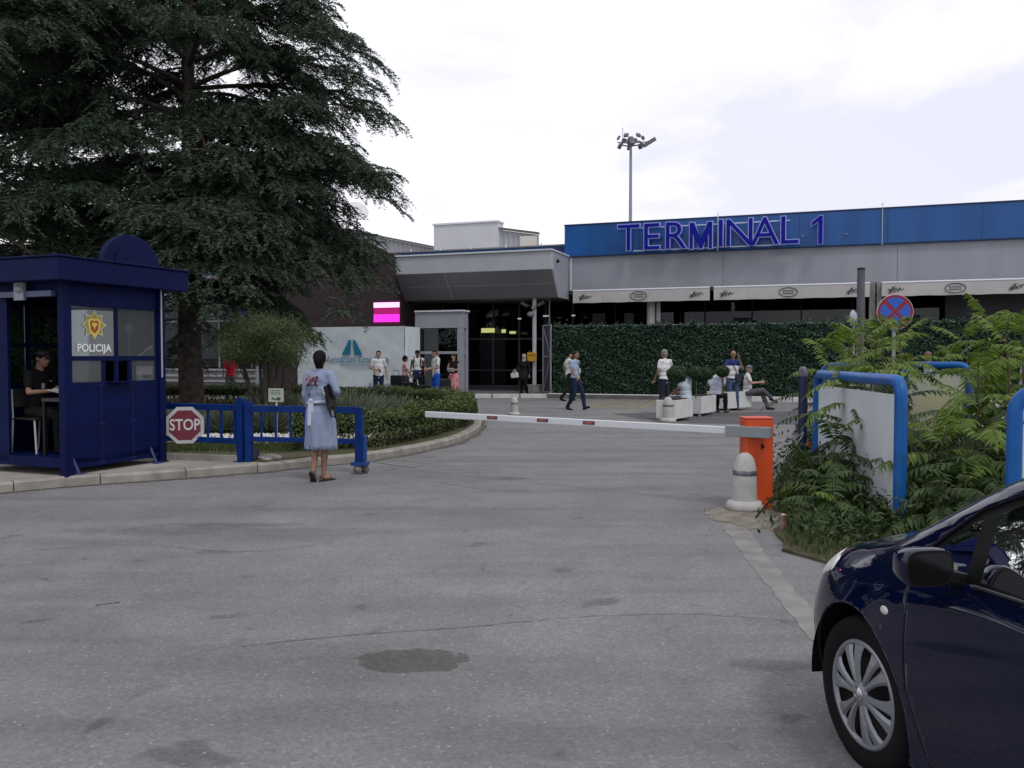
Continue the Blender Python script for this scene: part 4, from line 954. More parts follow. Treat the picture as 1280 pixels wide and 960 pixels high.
ap = Vector((bb.x-.02, bb.y-.20, .835))
arm = bo
def onarm(o): o.location = ap-bb; o.rotation_euler = (0, 0, ba); return o
al = Vector((tip.x-ap.x, tip.y-ap.y, 0)).length
n = MB(); n.b2((.10, -.03, -.05), (al, .03, .03)); onarm(n.build('boom', M('boom_white', (.66, .68, .72), .35), arm, bevel=.008))
n = MB(); n.b2((-.12, -.045, -.07), (.36, .045, .045)); onarm(n.build('clamp', M('clamp_grey', (.26, .29, .31), .4, metal=.3), arm, bevel=.006))
for px in (617, 680, 738):
    # reflectors along boom: parameter from pixel column
    k = (px-640)/F; t = (k*ap.y-ap.x)/(arm_d.x-k*arm_d.y)
    n = MB(); n.b2((t-.08, .031, -.026), (t+.08, .036, .014)); n.b2((t-.08, -.036, -.026), (t+.08, -.031, .014)); rf = onarm(n.build('reflector', M('reflector_dark', (.05, .02, .03), .4), arm))
    n = MB(); n.b2((t-.055, .037, -.016), (t+.055, .039, .004)); n.build('lens', M('reflector_red', (.42, .10, .10), .3), rf)
# rope / wire to the dark post
dp_ = G(1004, 601); dp_ = Vector((dp_.x, 11.2, 0)); dp_.x = (1004-640)/F*11.2
t = thing('dark_post', 'navy round-topped steel post with scuffed grey cap, between barrier cabinet and notice boards', 'post', (dp_.x, dp_.y, .04))
DP = M('dark_post_paint', (.008, .014, .06), .45, noise=.3, nscale=8)
hp = at(1004, 458, 11.2).z-.04
p = MB(); p.tube([(0, 0, 0), (0, 0, hp-.13)], .058, 18); p.build('shaft', DP, t)
p = MB(); p.lathe([(.0585, hp-.13), (.0585, hp-.05), (.045, hp-.015), (.02, hp-.002), (0, hp)], n=18); p.build('cap', M('scuffed_grey', (.20, .20, .22), .6, col2=(.03, .04, .10), nscale=14), t)
wr = thing('wire_rope', 'thin sagging wires strung from the barrier cabinet to the navy post', 'wire', (0, 0, 0))
for za, zb_, sag in ((.60, .62, .02), (.42, .60, .06)):
    a = Vector((bb.x+.17, bb.y+.05, za)); b = Vector((dp_.x, dp_.y-.05, zb_)); p = MB()
    p.tube([a.lerp(b, i/10)-Vector((0, 0, sag*4*(i/10)*(1-i/10))) for i in range(11)], .006, 5); p.build('strand', M('wire_pale', (.36, .36, .36), .5), wr)
q = at(1015, 562, 10.9); bk = thing('brick', 'reddish broken brick wedged between the navy post and the blue frame', 'brick', (q.x+.04, q.y, q.z))
p = MB(); p.box((0, 0, 0), (.28, .08, .07), (0, R(35), .2)); p.build('brick_body', M('brick_red', (.20, .075, .05), .9, noise=.3), bk, bevel=.01)
# cable on the ground
p = MB(); pts = [G(945, 650), G(960, 640), G(985, 628), G(1010, 626), G(1060, 640)]; p.tube([Vector((v.x, v.y, .03+.10*sin(i*pi/4.2))) for i, v in enumerate(pts)], .009, 6)
tagp(p.build('ground_cable', BLACK), 'black loose cable looping over the verge beside the orange cabinet', 'cable')
# can
q = G(979, 667); cn = thing('drink_can', 'small crushed reddish drink can standing at the edge of the verge', 'can', (q.x, q.y, .01), .5)
p = MB(); p.lathe([(0, 0), (.026, .0), (.033, .012), (.033, .10), (.031, .135), (.033, .155), (.027, .168)], n=18); p.build('can_body', M('can_red', (.22, .06, .05), .4, col2=(.35, .33, .32), nscale=10), cn)
p = MB(); p.lathe([(.027, .168), (.024, .160), (0, .160)], n=18); p.build('can_lid', STEEL, cn)

# ------------------------------------------------------------------ bollards
BOLM = M('bollard_concrete', (.40, .39, .375), .85, col2=(.54, .53, .51), nscale=5, bump=.35, bscale=70, detail=8)
def bollard(loc, h, label):
    t = thing('bollard', label, 'bollard', loc, 0, 'round-topped pale concrete bollards')
    k = h/.6
    p = MB(); p.lathe([(.0, 0), (.185*k, 0), (.195*k, .02), (.195*k, .055*k), (.17*k, .09*k), (.125*k, .10*k)], n=40); p.build('foot', BOLM, t)
    p = MB(); p.lathe([(.128*k, .095*k), (.118*k, .42*k), (.110*k, .46*k), (.098*k, .52*k), (.07*k, .57*k), (.035*k, .595*k), (0, .6*k)], n=40); p.build('shaft', BOLM, t)
    p = MB(); p.lathe([(.1225*k, .365*k), (.1245*k, .370*k), (.1235*k, .415*k), (.1205*k, .418*k)], n=40); p.build('reflective_band', M('band_grey', (.16, .17, .19), .35, metal=.4, noise=.3, nscale=20), t)
q = G(935, 640); bollard((q.x, q.y+.13, .005), .60, 'concrete bollard with grey band in front of the orange barrier cabinet')
q = G(643, 519); bollard((q.x, q.y, 0), .50, 'concrete bollard standing alone in the lane beyond the barrier arm')
q = G(834, 527); bollard((q.x, q.y-.1, 0), .62, 'concrete bollard in front of the nearest white planter')

# ------------------------------------------------------------------ planters with box balls
PW = M('planter_white', (.66, .67, .66), .55, noise=.08, nscale=3)
BOXG = leafmat('boxwood_leaves', (.014, .036, .012), (.06, .115, .035), .5, .1)
def planter(c, ang, ln, wd, h, label):
    t = thing('planter', label, 'planter', c, ang, 'long white planters in a row')
    p = MB(); p.b2((0, 0, .07), (ln, wd, h)); p.build('trough', PW, t, bevel=.01)
    p = MB(); p.b2((.05, .05, h+.001), (ln-.05, wd-.05, h+.015)); p.build('soil', M('potting_soil', (.06, .045, .03), .95, noise=.4, nscale=20), t)
    for x, y in ((.08, .08), (ln-.08, .08), (.08, wd-.08), (ln-.08, wd-.08)): p = MB(); p.b2((x-.03, y-.03, 0), (x+.03, y+.03, .07)); p.build('foot', PW, t)
    return t
def ball_tree(loc, r, hz, label, rz=1):
    t = thing('box_ball_tree', label, 'topiary', loc, 0, 'clipped ball trees in the white planters')
    p = MB(); p.tube([(0, 0, 0), (.01, 0, hz*.5), (0, 0, hz)], .016, 7); p.build('stem', M('stem_brown', (.09, .08, .065), .8), t)
    n = 2600; v = RNG.normal(size=(n, 3)); v /= np.linalg.norm(v, axis=1)[:, None]
    rr = r*(1-.10*RNG.random(n)**2)*(1+.05*np.sin(v[:, 0]*7+v[:, 2]*5)); C_ = v*rr[:, None]*np.array([1, 1, rz])+np.array([0, 0, hz+r*.55])
    V, Fc = leafcards(C_, v+RNG.normal(0, .35, (n, 3)), .035, .024); npmesh('crown', V, Fc, BOXG, t, np.repeat(RNG.beta(1.5, 3, n), 4))
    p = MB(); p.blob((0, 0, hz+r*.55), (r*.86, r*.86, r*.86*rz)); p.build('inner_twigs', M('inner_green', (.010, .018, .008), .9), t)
pa = atan2(.85, .53)
planter((4.02, 20.75, 0), pa, 1.2, .52, .53, 'white planter nearest the camera, with two clipped balls, just behind a bollard')
planter((5.07, 22.65, 0), pa, 1.2, .52, .53, 'second white planter in the row, between the nearest one and the man in jeans')
planter((6.35, 24.9, 0), pa+R(-18), 1.2, .75, .56, 'third and farthest white planter, behind the legs of the man in jeans')
for px, py, Y, r, hz, lb in ((846, 468, 21.2, .26, .55, 'clipped ball tree largest and leftmost in the nearest planter'), (870, 466, 21.7, .205, .62, 'clipped ball tree second from the left, before the seated man in white'),
                             (882.5, 467, 23.1, .21, .58, 'clipped ball tree third from the left, in the second planter'), (903, 464.5, 23.6, .19, .66, 'rightmost clipped ball tree, beside the bald seated man')):
    q = at(px, py, Y); bs_ = .53; ball_tree((q.x, q.y, bs_), r, q.z-bs_-r*.55, lb, .86)

# ------------------------------------------------------------------ notice boards with blue tube frames
PANEL = M('panel_white', (.70, .75, .80), .5, col2=(.58, .63, .67), nscale=1.6, bump=.03, bscale=8, detail=7)
def board(a, b, zt, zb, label, r=.052, panel=PANEL, base=.03, rc=.14, zleg=0, inset=.10):
    a = Vector((a[0], a[1], 0)); b = Vector((b[0], b[1], 0)); d = b-a; ln = d.length
    t = thing('notice_board', label, 'notice board', (a.x, a.y, base), atan2(d.y, d.x), 'white notice boards in blue tube frames')
    pts = [(0, 0, 0)]+[(0, 0, zt-rc)]+[(rc-rc*cos(q*pi/10), 0, zt-rc+rc*sin(q*pi/10)) for q in range(1, 5)]+[(rc, 0, zt)]
    pts += [(ln-p_[0], 0, p_[2]) for p_ in reversed(pts)]
    p = MB(); p.tube(pts, r, 16); p.build('tube_frame', TUBEBLUE, t)
    p = MB(); p.b2((inset*.55, -.006, zb), (ln-inset*.55, .006, zt-.13)); p.build('panel', panel, t, bevel=.003)
    p = MB()
    for z_ in (zb+.15, zt-.25): p.b2((.03, -.012, z_), (inset*.6, .012, z_+.03)); p.b2((ln-inset*.6, -.012, z_), (ln-.03, .012, z_+.03))
    p.build('lug', TUBEBLUE, t)
    return t
A1 = at(1124, 660, 7.75); A2 = at(1021, 600, 10.6)
board((A2.x, A2.y), (A1.x, A1.y), 1.36, .13, 'large blank board in a thick blue tube frame, nearest to the barrier cabinet', r=.058)
A3 = at(1030, 462, 13.0); A4 = at(1100, 462, 12.2)
board((A3.x, A3.y), (A4.x, A4.y), at(1060, 461, 12.6).z, .35, 'blue-framed board half hidden directly behind the large blank board', r=.062)
A5 = at(1131, 460, 12.6); A6 = at(1212, 462, 12.0)
YP = M('faded_poster', (.60, .62, .60), .7, col2=(.66, .62, .30), nscale=1.3, detail=3)
b3 = board((A5.x, A5.y), (A6.x, A6.y), at(1170, 459, 12.3).z, .45, 'board with faded yellowish poster in a blue frame behind the saplings', r=.05, panel=YP)
A7 = at(1267, 600, 6.4); A8 = (A7.x+1.6, A7.y-.35)
b4 = board((A7.x, A7.y), A8, at(1267, 489, 6.4).z-.03, .25, 'blue-framed board at the right edge above the car, with red lettering', r=.055, rc=.16)
text('Z', .16, M('red_letter', (.35, .03, .05), .6), 'lettering', b4, .001, (.17, -.009, .80), sx=1)
# pale rubble / slabs behind boards
sl_ = thing('pale_slab', 'pale leaning slab among the saplings behind the yellowish poster', 'slab', (7.0, 12.6, .05), .3)
p = MB(); p.box((.1, 0, .42), (1.2, .05, .85), (R(-15), R(22), 0)); p.build('slab', M('slab_pale', (.36, .34, .31), .85, noise=.2), sl_, bevel=.01)

# ------------------------------------------------------------------ road signs and posts
q = at(1119, 390, 14.5)
ns = thing('no_stopping_sign', 'round blue no-stopping sign with red cross and rim above the saplings', 'road sign', (q.x, q.y, 0), R(-6))
p = MB(); p.tube([(0, .05, 0), (0, .05, q.z+.2)], .03, 12); p.build('pole', GREYP, ns)
p = MB(); p.lathe([(0, .01), (.30, .01), (.30, -.004), (0, -.004)], (0, 0, q.z), 40, 'y', smooth=False); p.build('disc', M('sign_rim_white', (.6, .6, .6), .4), ns)
p = MB(); p.lathe([(.0, -.0045), (.292, -.0045), (.292, -.007), (0, -.007)], (0, 0, q.z), 40, 'y', smooth=False); p.build('red_face', M('sign_red', (.26, .012, .035), .4), ns)
p = MB()
for k in range(4):
    a = k*pi/2; p.slab([(.02*1.4*cos(a)+0, .02*1.4*sin(a))]+[(.235*cos(a+t_), .235*sin(a+t_)) for t_ in np.linspace(-.66, .66, 12)], Matrix.Translation((0, -.0075, q.z)) @ RX @ Matrix.Translation((.012*cos(a), .012*sin(a), 0)), .002)
p.build('blue_field', M('sign_blue', (.02, .11, .55), .4), ns)
q = at(1076.5, 336, 16.5)
t = thing('grey_pole', 'bare dark grey steel pole rising left of the no-stopping sign', 'pole', (q.x, q.y, 0))
p = MB(); p.tube([(0, 0, 0), (0, 0, q.z)], .072, 16); p.build('shaft', M('pole_dark', (.10, .10, .12), .5, noise=.2, nscale=4), t); p = MB(); p.lathe([(.078, q.z-.02), (.078, q.z+.015), (0, q.z+.03)], n=16); p.build('cap', BLACK, t)
q = at(1067, 398, 16.2); t = thing('small_mirror', 'small round pale traffic mirror seen beside the dark grey pole', 'mirror', (q.x+.05, q.y+.1, 0), R(50))
p = MB(); p.tube([(0, 0, 0), (0, 0, q.z)], .02, 8); p.build('stem', GREYP, t); p = MB(); p.lathe([(0, -.05), (.12, -.03), (.17, .02), (.15, .04), (0, .05)], (0, 0, q.z), 20, 'y'); p.build('dish', M('mirror_grey', (.35, .37, .42), .3), t)

# ------------------------------------------------------------------ suitcases
SUIT = M('suitcase_black', (.008, .009, .013), .55, spec=.2)
def suitcase(px, py, Y, wd, h, dp, rz, label, mat=SUIT):
    q = at(px, py, Y); t = thing('suitcase', label, 'suitcase', (q.x, q.y, 0), rz, 'dark suitcases standing beside the travellers')
    p = MB(); p.b2((-wd/2, -dp/2, .05), (wd/2, dp/2, h)); p.build('shell', mat, t, bevel=.04, seg=3)
    p = MB()
    for i in range(4): x = -wd/2+wd*(i+1)/5; p.b2((x-.012, -dp/2-.008, .10), (x+.012, -dp/2, h-.06))
    p.build('ribs', mat, t)
    p = MB(); p.tube([(-.1, dp*.3, h), (-.1, dp*.3, h+.16), (.1, dp*.3, h+.16), (.1, dp*.3, h)], .01, 6); p.build('handle', BLACK, t)
    for sx in (-1, 1): p = MB(); p.lathe([(0, -.015), (.03, -.015), (.03, .015), (0, .015)], (sx*wd*.38, 0, .03), 10, 'x'); p.build('wheel', RUBBER, t)
suitcase(495, 480, 29.6, .38, .95, .3, .1, 'tall black suitcase, leftmost of the row by the banner')
suitcase(512, 480, 29.2, .5, .72, .35, -.1, 'low wide black suitcase in front of the girl in pink')
suitcase(528, 480, 29.2, .5, .62, .35, .05, 'dark low suitcase between the capped man and the man in blue shorts')
suitcase(556, 480, 29.8, .42, .82, .3, .0, 'dark grey suitcase behind the man in blue shorts', M('suitcase_grey', (.022, .025, .034), .5, spec=.2))
# ------------------------------------------------------------------ people (local frame: facing +y, x to the person's right)
SKIN = M('skin', (.42, .24, .17), .55); SKIND = M('skin_tan', (.30, .16, .105), .55); SKINB = M('skin_brown', (.16, .08, .055), .55)
def vx(o, size, sm=3, smf=.5):
    m = o.modifiers.new('remesh', 'REMESH'); m.mode = 'VOXEL'; m.voxel_size = size; m.use_smooth_shade = True
    s_ = o.modifiers.new('smooth', 'SMOOTH'); s_.factor = smf; s_.iterations = sm
def V3(*a): return Vector(a)
def person(label, loc, face, H=1.75, skin=SKIN, top=None, sleeve='short', bottom=None, legs='long', hair=None, hairstyle='short', shoe=None, pose=None, vox=.0095, fat=1.0, female=False, group=None, name='person'):
    """face: world heading angle in degrees, 0 = away from camera (+y), -90 = to the right"""
    t = thing(name, label, 'person', loc, R(face), group, H/1.75)
    P = dict(pel=(0, 0, .95), neck=(0, 0, 1.49), head=(0, .025, 1.635), hyaw=0, hpit=0,
             le=(-.235, -.02, 1.17), lw=(-.25, .06, .92), re=(.235, -.02, 1.17), rw=(.25, .06, .92), lh=None, rh=None,
             lk=(-.10, .02, .50), la=(-.11, -.02, .085), rk=(.10, .02, .50), ra=(.11, -.02, .085), lt=(-.03, 1, 0), rt=(.03, 1, 0), lf=1.0, rf=1.0)
    P.update(pose or {})
    g = {k: Vector(v) if isinstance(v, tuple) else v for k, v in P.items()}
    sp = g['neck']-g['pel']; up = sp.normalized(); right = Vector((1, 0, 0)); fwd = up.cross(right).normalized(); right = fwd.cross(up).normalized()
    Bm = Matrix((right, fwd, up)).transposed()
    def S_(x, y, z): return g['pel']+Bm @ Vector((x, y, z))      # spine space, z along spine (0..sp.length)
    sw = .158 if female else .178
    ls, rs = S_(-sw, -.005, .475), S_(sw, -.005, .475); lhp, rhp = g['pel']+Vector((-.088, 0, -.03)), g['pel']+Vector((.088, 0, -.03))
    hm = Euler((R(g['hpit']), 0, R(g['hyaw']))).to_matrix(); hc = g['head']
    def Hh(x, y, z): return hc+hm @ Vector((x, y, z))
    def torso(mb, e, f=fat):
        mb.blob(S_(0, 0, .0), (.155*(.97 if not female else 1.06)*f+e, .112*f+e, .12+e), Bm); mb.blob(S_(0, .01*f, .13), (.138*f+e, .105*f+e, .13+e), Bm)
        mb.blob(S_(0, 0, .28), ((.135 if female else .152)*f+e, .10*f+e, .16+e), Bm); mb.blob(S_(0, -.005, .41), (.15+e, .092+e, .11+e), Bm)
        mb.cap(S_(-.03, 0, .475), ls, .062+e, .052+e); mb.cap(S_(.03, 0, .475), rs, .062+e, .052+e)
        if female: mb.blob(S_(-.065, .085, .33), .052+e); mb.blob(S_(.065, .085, .33), .052+e)
    def arm(mb, s, el, wr, e, fr=1.0, fr2=0):
        a = s.lerp(el, fr); mb.cap(s, a, .050+e, .050+e-(.012*fr))
        if fr2: mb.cap(el, el.lerp(wr, fr2), .038+e, .038-.008*fr2+e)
    def leg(mb, hp, kn, an, e, f1=1.0, f2=1.0):
        a = hp.lerp(kn, f1); mb.cap(hp, a, .088+e, .088-.034*f1+e)
        if f2: mb.cap(kn, kn.lerp(an, f2*.45), .054+e, .054+e); mb.cap(kn.lerp(an, .4*min(1, f2)), kn.lerp(an, f2), .053+e, .053-.016*f2+e)
    def hand(mb, wr, el, d=None, side=1, curl=.5):
        d = (Vector(d) if d is not None else (wr-el)).normalized(); a = Vector((side, 0, 0)); n = (a-d*a.dot(d)); n = n.normalized() if n.length > .1 else Vector((0, 0, 1)); w_ = d.cross(n).normalized()
        pm = Matrix((w_, n, d)).transposed(); mb.cap(wr-d*.02, wr+d*.02, .026, .024); mb.blob(wr+d*.055, (.040, .017, .050), pm)
        for i in range(4):
            b = wr+d*.092+w_*(-.030+.020*i); l = (.062, .072, .068, .05)[i]; c = b+d*l*.55-n*l*.30*curl; e_ = c+d*l*(.5-.35*curl)-n*l*.45*curl; mb.cap(b, c, .0095, .009, 6); mb.cap(c, e_, .009, .008, 6)
        b = wr+d*.035+w_*(.032); c = b+d*.035+w_*.022-n*.01; mb.cap(b, c, .012, .010, 6); mb.cap(c, c+d*.03-n*.012, .010, .008, 6)
    # body
    b = MB(); torso(b, -.008); b.cap(S_(0, 0, .5), hc-hm @ Vector((0, .02, .05)), .056, .05)
    b.blob(Hh(0, -.008, .022), (.074, .092, .092), hm, 20, 14); b.blob(Hh(0, .022, -.040), (.056, .068, .070), hm, 16, 12); b.blob(Hh(0, .070, -.078), (.026, .022, .022), hm)
    b.cap(Hh(0, .088, .012), Hh(0, .104, -.022), .009, .014, 8); b.blob(Hh(-.074, -.008, -.01), (.012, .02, .032), hm); b.blob(Hh(.074, -.008, -.01), (.012, .02, .032), hm)
    b.blob(Hh(-.03, .077, .024), (.022, .012, .008), hm); b.blob(Hh(.03, .077, .024), (.022, .012, .008), hm)
    b.blob(Hh(0, .083, -.046), (.024, .012, .007), hm)
    for s, el, wr, hd, sd_ in ((ls, g['le'], g['lw'], g['lh'], 1), (rs, g['re'], g['rw'], g['rh'], -1)):
        arm(b, s, el, wr, -.004, 1, 1); hand(b, wr, el, hd, sd_)
    for hp, kn, an, tt, fo in ((lhp, g['lk'], g['la'], g['lt'], g['lf']), (rhp, g['rk'], g['ra'], g['rt'], g['rf'])):
        leg(b, hp, kn, an, -.006); d = tt.normalized(); b.cap(an+V3(0, 0, -.035), an+d*.13+V3(0, 0, -.05), .038, .026)
    o = b.build('body', skin, t, smooth=True); vx(o, vox)
    # eyes, brows, lips
    q = MB()
    for sx in (-.031, .031): q.blob(Hh(sx, .0855, .010), (.011, .006, .006), hm, 8, 6); q.box(Hh(sx, .089, .028), (.030, .006, .005), hm)
    q.build('eyes', M('eye_dark', (.025, .018, .015), .4), t)
    q = MB(); q.blob(Hh(0, .0915, -.046), (.020, .006, .006), hm, 8, 6); q.build('lips', M('lips', (.33, .13, .11), .5), t)
    # hair
    if hair is not None:
        h = MB()
        if hairstyle in ('short', 'bun', 'long', 'curly', 'cap'):
            e = .012 if hairstyle == 'curly' else 0
            h.blob(Hh(0, -.014, .040), (.081+e, .089+e, .086+e), hm, 20, 14); h.blob(Hh(0, -.045, -.012), (.074+e, .062+e, .07+e), hm, 16, 12)
            if hairstyle == 'bun': h.blob(Hh(0, -.035, .03), (.090, .092, .095), hm); h.blob(Hh(0, -.095, -.01), (.062, .05, .075), hm); h.blob(Hh(0, -.06, -.075), (.062, .05, .06), hm)
            if hairstyle == 'long': h.cap(Hh(0, -.05, .0), Hh(0, -.085, -.20), .078, .055)
            if hairstyle == 'curly':
                rr = random.Random(3)
                for i in range(30): a = rr.uniform(0, 2*pi); e_ = rr.uniform(-.3, 1.4); h.blob(Hh(.08*cos(a)*cos(e_), -.03+.085*sin(a)*cos(e_), .03+.085*sin(e_)), .022)
        elif hairstyle == 'bald': h.blob(Hh(0, -.045, -.002), (.0765, .060, .050), hm, 16, 12)
        elif hairstyle == 'scarf':
            h.blob(Hh(0, -.02, .02), (.088, .094, .105), hm, 20, 14); h.cap(Hh(0, -.03, -.05), S_(0, -.01, .52), .075, .09)
        o = h.build('hair' if hairstyle != 'scarf' else 'headscarf', hair, t, smooth=True); vx(o, .011, 1); cfold(o, .022)
    # clothes
    if top is not None:
        c = MB(); torso(c, .012)
        fr = {'none': .0, 'short': .62, 'long': 1}[sleeve]
        if fr:
            for s, el, wr in ((ls, g['le'], g['lw']), (rs, g['re'], g['rw'])): arm(c, s, el, wr, .015, fr, .86 if sleeve == 'long' else 0)
        c.cap(S_(0, -.005, .47), S_(0, -.008, .525), .07, .062)
        o = c.build('shirt', top, t, smooth=True); vx(o, .012, 4); cfold(o); t['_shirt'] = 1
    if bottom is not None and legs != 'none':
        c = MB(); c.blob(g['pel']+V3(0, 0, -.01), (.163*fat*(1.05 if female else 1), .122*fat, .115)) if legs != 'skirt' else None
        if legs in ('long', 'shorts'):
            for hp, kn, an in ((lhp, g['lk'], g['la']), (rhp, g['rk'], g['ra'])):
                if legs == 'long': leg(c, hp, kn, an+(an-kn).normalized()*.0, .014, 1, .97); c.cap(kn.lerp(an, .5), an, .060, .056)
                else: leg(c, hp, kn, an, .022, .92, 0)
            o = c.build('trousers' if legs == 'long' else 'shorts', bottom, t, smooth=True); vx(o, .012, 4); cfold(o)
    # shoes
    if shoe is not None:
        for nm, an, tt in (('shoe', g['la'], g['lt']), ('shoe', g['ra'], g['rt'])):
            d = tt.normalized(); c = MB(); c.cap(an+d*-.02+V3(0, 0, -.045), an+d*.05+V3(0, 0, -.045), .043, .042); c.cap(an+d*.05+V3(0, 0, -.05), an+d*.165+V3(0, 0, -.055), .042, .032); c.cap(an+V3(0, 0, -.03), an, .045, .045)
            o = c.build(nm, shoe, t, smooth=True); vx(o, .009, 2)
    t['_shirt'] = 0; del t['_shirt']
    return t, S_, Hh, g
def skirt(t, prof, mat, name='skirt', folds=9, amp=.06, n=72, cx=0, cy=0, thick=.006):
    """prof: list of (z, rx, ry, cx, cy, foldamp)"""
    vs = []
    for (z, rx, ry, ox, oy, fa) in prof:
        for k in range(n):
            a = 2*pi*k/n; f = 1+fa*(sin(a*folds+z*2)*.6+sin(a*(folds*1.7)+1.3+z*4)*.4)
            vs.append((ox+rx*f*cos(a), oy+ry*f*sin(a), z))
    m = len(prof); mb = MB(); mb.add(vs, [(i*n+k, i*n+(k+1) % n, (i+1)*n+(k+1) % n, (i+1)*n+k) for i in range(m-1) for k in range(n)], True)
    o = mb.build(name, mat, t); s_ = o.modifiers.new('solid', 'SOLIDIFY'); s_.thickness = thick
    cfold(o, .03); return o
def ground_at(px, Y, z=0): return Vector(((px-640)/F*Y, Y, z))
HB = M('hair_dark', (.008, .006, .006), .8); HBR = M('hair_brown', (.04, .024, .016), .8); HGR = M('hair_grey', (.22, .20, .19), .7)
WT = M('white_cotton', (.68, .68, .70), .85, noise=.05, nscale=6, bump=.5, bscale=9); JEAN = M('dark_jeans', (.018, .028, .065), .85, noise=.25, nscale=9, bump=.4, bscale=12); JEANB = M('blue_jeans', (.06, .10, .19), .85, noise=.25, nscale=9, bump=.4, bscale=12)
BLK = M('black_cloth', (.012, .012, .014), .85, bump=.4, bscale=10); LBL = M('light_blue_cotton', (.34, .42, .56), .85, noise=.08, nscale=8, bump=.5, bscale=9); GRT = M('grey_trouser', (.10, .105, .115), .85, noise=.15, bump=.4, bscale=10)
SHB = M('shoe_black', (.008, .008, .008), .6, spec=.2); SHBR = M('shoe_brown', (.10, .06, .04), .6)

# 1 woman at the gate, seen from behind
STRIPE = bpy.data.materials.new('pale_blue_stripe_cotton'); STRIPE.use_nodes = True
_t = STRIPE.node_tree; _b = _t.nodes['Principled BSDF']; _tc = _t.nodes.new('ShaderNodeTexCoord'); _w = _t.nodes.new('ShaderNodeTexWave'); _w.inputs['Scale'].default_value = 22; _w.bands_direction = 'X'; _w.inputs['Distortion'].default_value = .4
_r = _t.nodes.new('ShaderNodeValToRGB'); _r.color_ramp.elements[0].color = (.20, .24, .37, 1); _r.color_ramp.elements[1].color = (.30, .355, .49, 1)
_t.links.new(_tc.outputs['Object'], _w.inputs['Vector']); _t.links.new(_w.outputs['Fac'], _r.inputs[0]); _t.links.new(_r.outputs[0], _b.inputs['Base Color']); _b.inputs['Roughness'].default_value = .85
_n = _t.nodes.new('ShaderNodeTexNoise'); _n.inputs['Scale'].default_value = 7; _n.inputs['Detail'].default_value = 4; _bp = _t.nodes.new('ShaderNodeBump'); _bp.inputs['Strength'].default_value = .9; _bp.inputs['Distance'].default_value = .02
_t.links.new(_tc.outputs['Object'], _n.inputs['Vector']); _t.links.new(_n.outputs['Fac'], _bp.inputs['Height']); _t.links.new(_bp.outputs[0], _b.inputs['Normal'])
wl = G(400, 602)
t, S_, Hh, g = person('woman in a pale blue shirt dress seen from behind at the railing gate', (wl.x, wl.y+.03, 0), -12, 1.69, SKIND, STRIPE, 'long', None, 'none', HB, 'bun', None, female=True, vox=.0075,
    pose=dict(hyaw=6, hpit=4, le=(-.205, -.01, 1.17), lw=(-.19, .10, .96), re=(.262, -.05, 1.22), rw=(.12, .15, 1.10), rh=(-.8, .5, .1),
              lk=(-.058, .0, .49), la=(-.058, -.10, .135), rk=(.052, .035, .48), ra=(.035, .02, .085), lt=(-.1, .62, -.75), rt=(.45, .9, 0)))
skirt(t, [(1.02, .150, .120, 0, 0, .0), (.95, .185, .15, 0, 0, .02), (.80, .198, .165, .005, .005, .045), (.65, .202, .17, .01, .01, .06), (.50, .208, .17, .012, .012, .075), (.435, .212, .172, .014, .014, .085)], STRIPE, 'dress_skirt', 7)
c = MB(); c.tube([(S_(.162*cos(a), .125*sin(a)+.003, .115+.015*cos(a))) for a in np.linspace(0, 2*pi, 40, endpoint=False)], .022, 8, closed=True)
o = c.build('sash', M('sash_white', (.52, .58, .70), .85), t); o.scale = (1, 1, 1)
c = MB(); c.box((-.075, -.155, .93), (.05, .012, .34), (R(-2), R(2), 0)); c.box((-.045, -.150, .98), (.045, .012, .24), (R(-2), R(-3), 0)); c.blob((-.06, -.15, 1.09), (.035, .02, .025)); c.build('sash_tail', M('sash_white', (.5, .55, .66)), t, bevel=.003)
c = MB()
rr = random.Random(4)
EM = [('embroidery_navy', (.02, .03, .10)), ('embroidery_red', (.20, .05, .08)), ('embroidery_pink', (.42, .27, .30))]
for k, (nm, col) in enumerate(EM):
    c = MB()
    for i in range(9):
        x = -.06+rr.uniform(-.085, .085); z = 1.345+rr.uniform(-.06, .07); a = rr.uniform(0, 6.3)
        c.blob((x, -.122-.0008*k+abs(x+.02)*.10, z), (.022, .006, .015), Euler((0, a, 0)).to_matrix(), 10, 6)
    c.build('embroidery', M(nm, col, .8), t)
for an, tt, nm in ((g['la'], g['lt'], 0), (g['ra'], g['rt'], 1)):
    d = tt.normalized(); side = Vector((d.y, -d.x, 0)).normalized(); up_ = side.cross(d).normalized()
    if up_.z < 0 and nm: up_ = -up_
    mt = Matrix((side, d, up_)).transposed(); c = MB(); pts = [(-.028, -.06), (-.034, .0), (-.036, .08), (-.042, .13), (-.03, .185), (0, .20), (.03, .185), (.040, .13), (.033, .08), (.03, .0), (.026, -.06), (0, -.075)]
    base = an-up_*.088 if nm else an-up_*.078; M4 = mt.to_4x4(); M4.translation = base; c.slab(pts, M4, .018); c.build('sandal_sole', M('sandal_black', (.015, .013, .012), .6), t, bevel=.004)
    c = MB()
    for yy, zz in ((.0, .045), (.09, .05), (-.03, .075)):
        c.tube([base+mt @ Vector((.042*cos(a), yy+(.01*sin(a)), .015+zz*abs(sin(a)))) for a in np.linspace(0, pi, 9)], .006, 5)
    c.build('sandal_strap', M('sandal_black', (.015, .013, .012)), t)
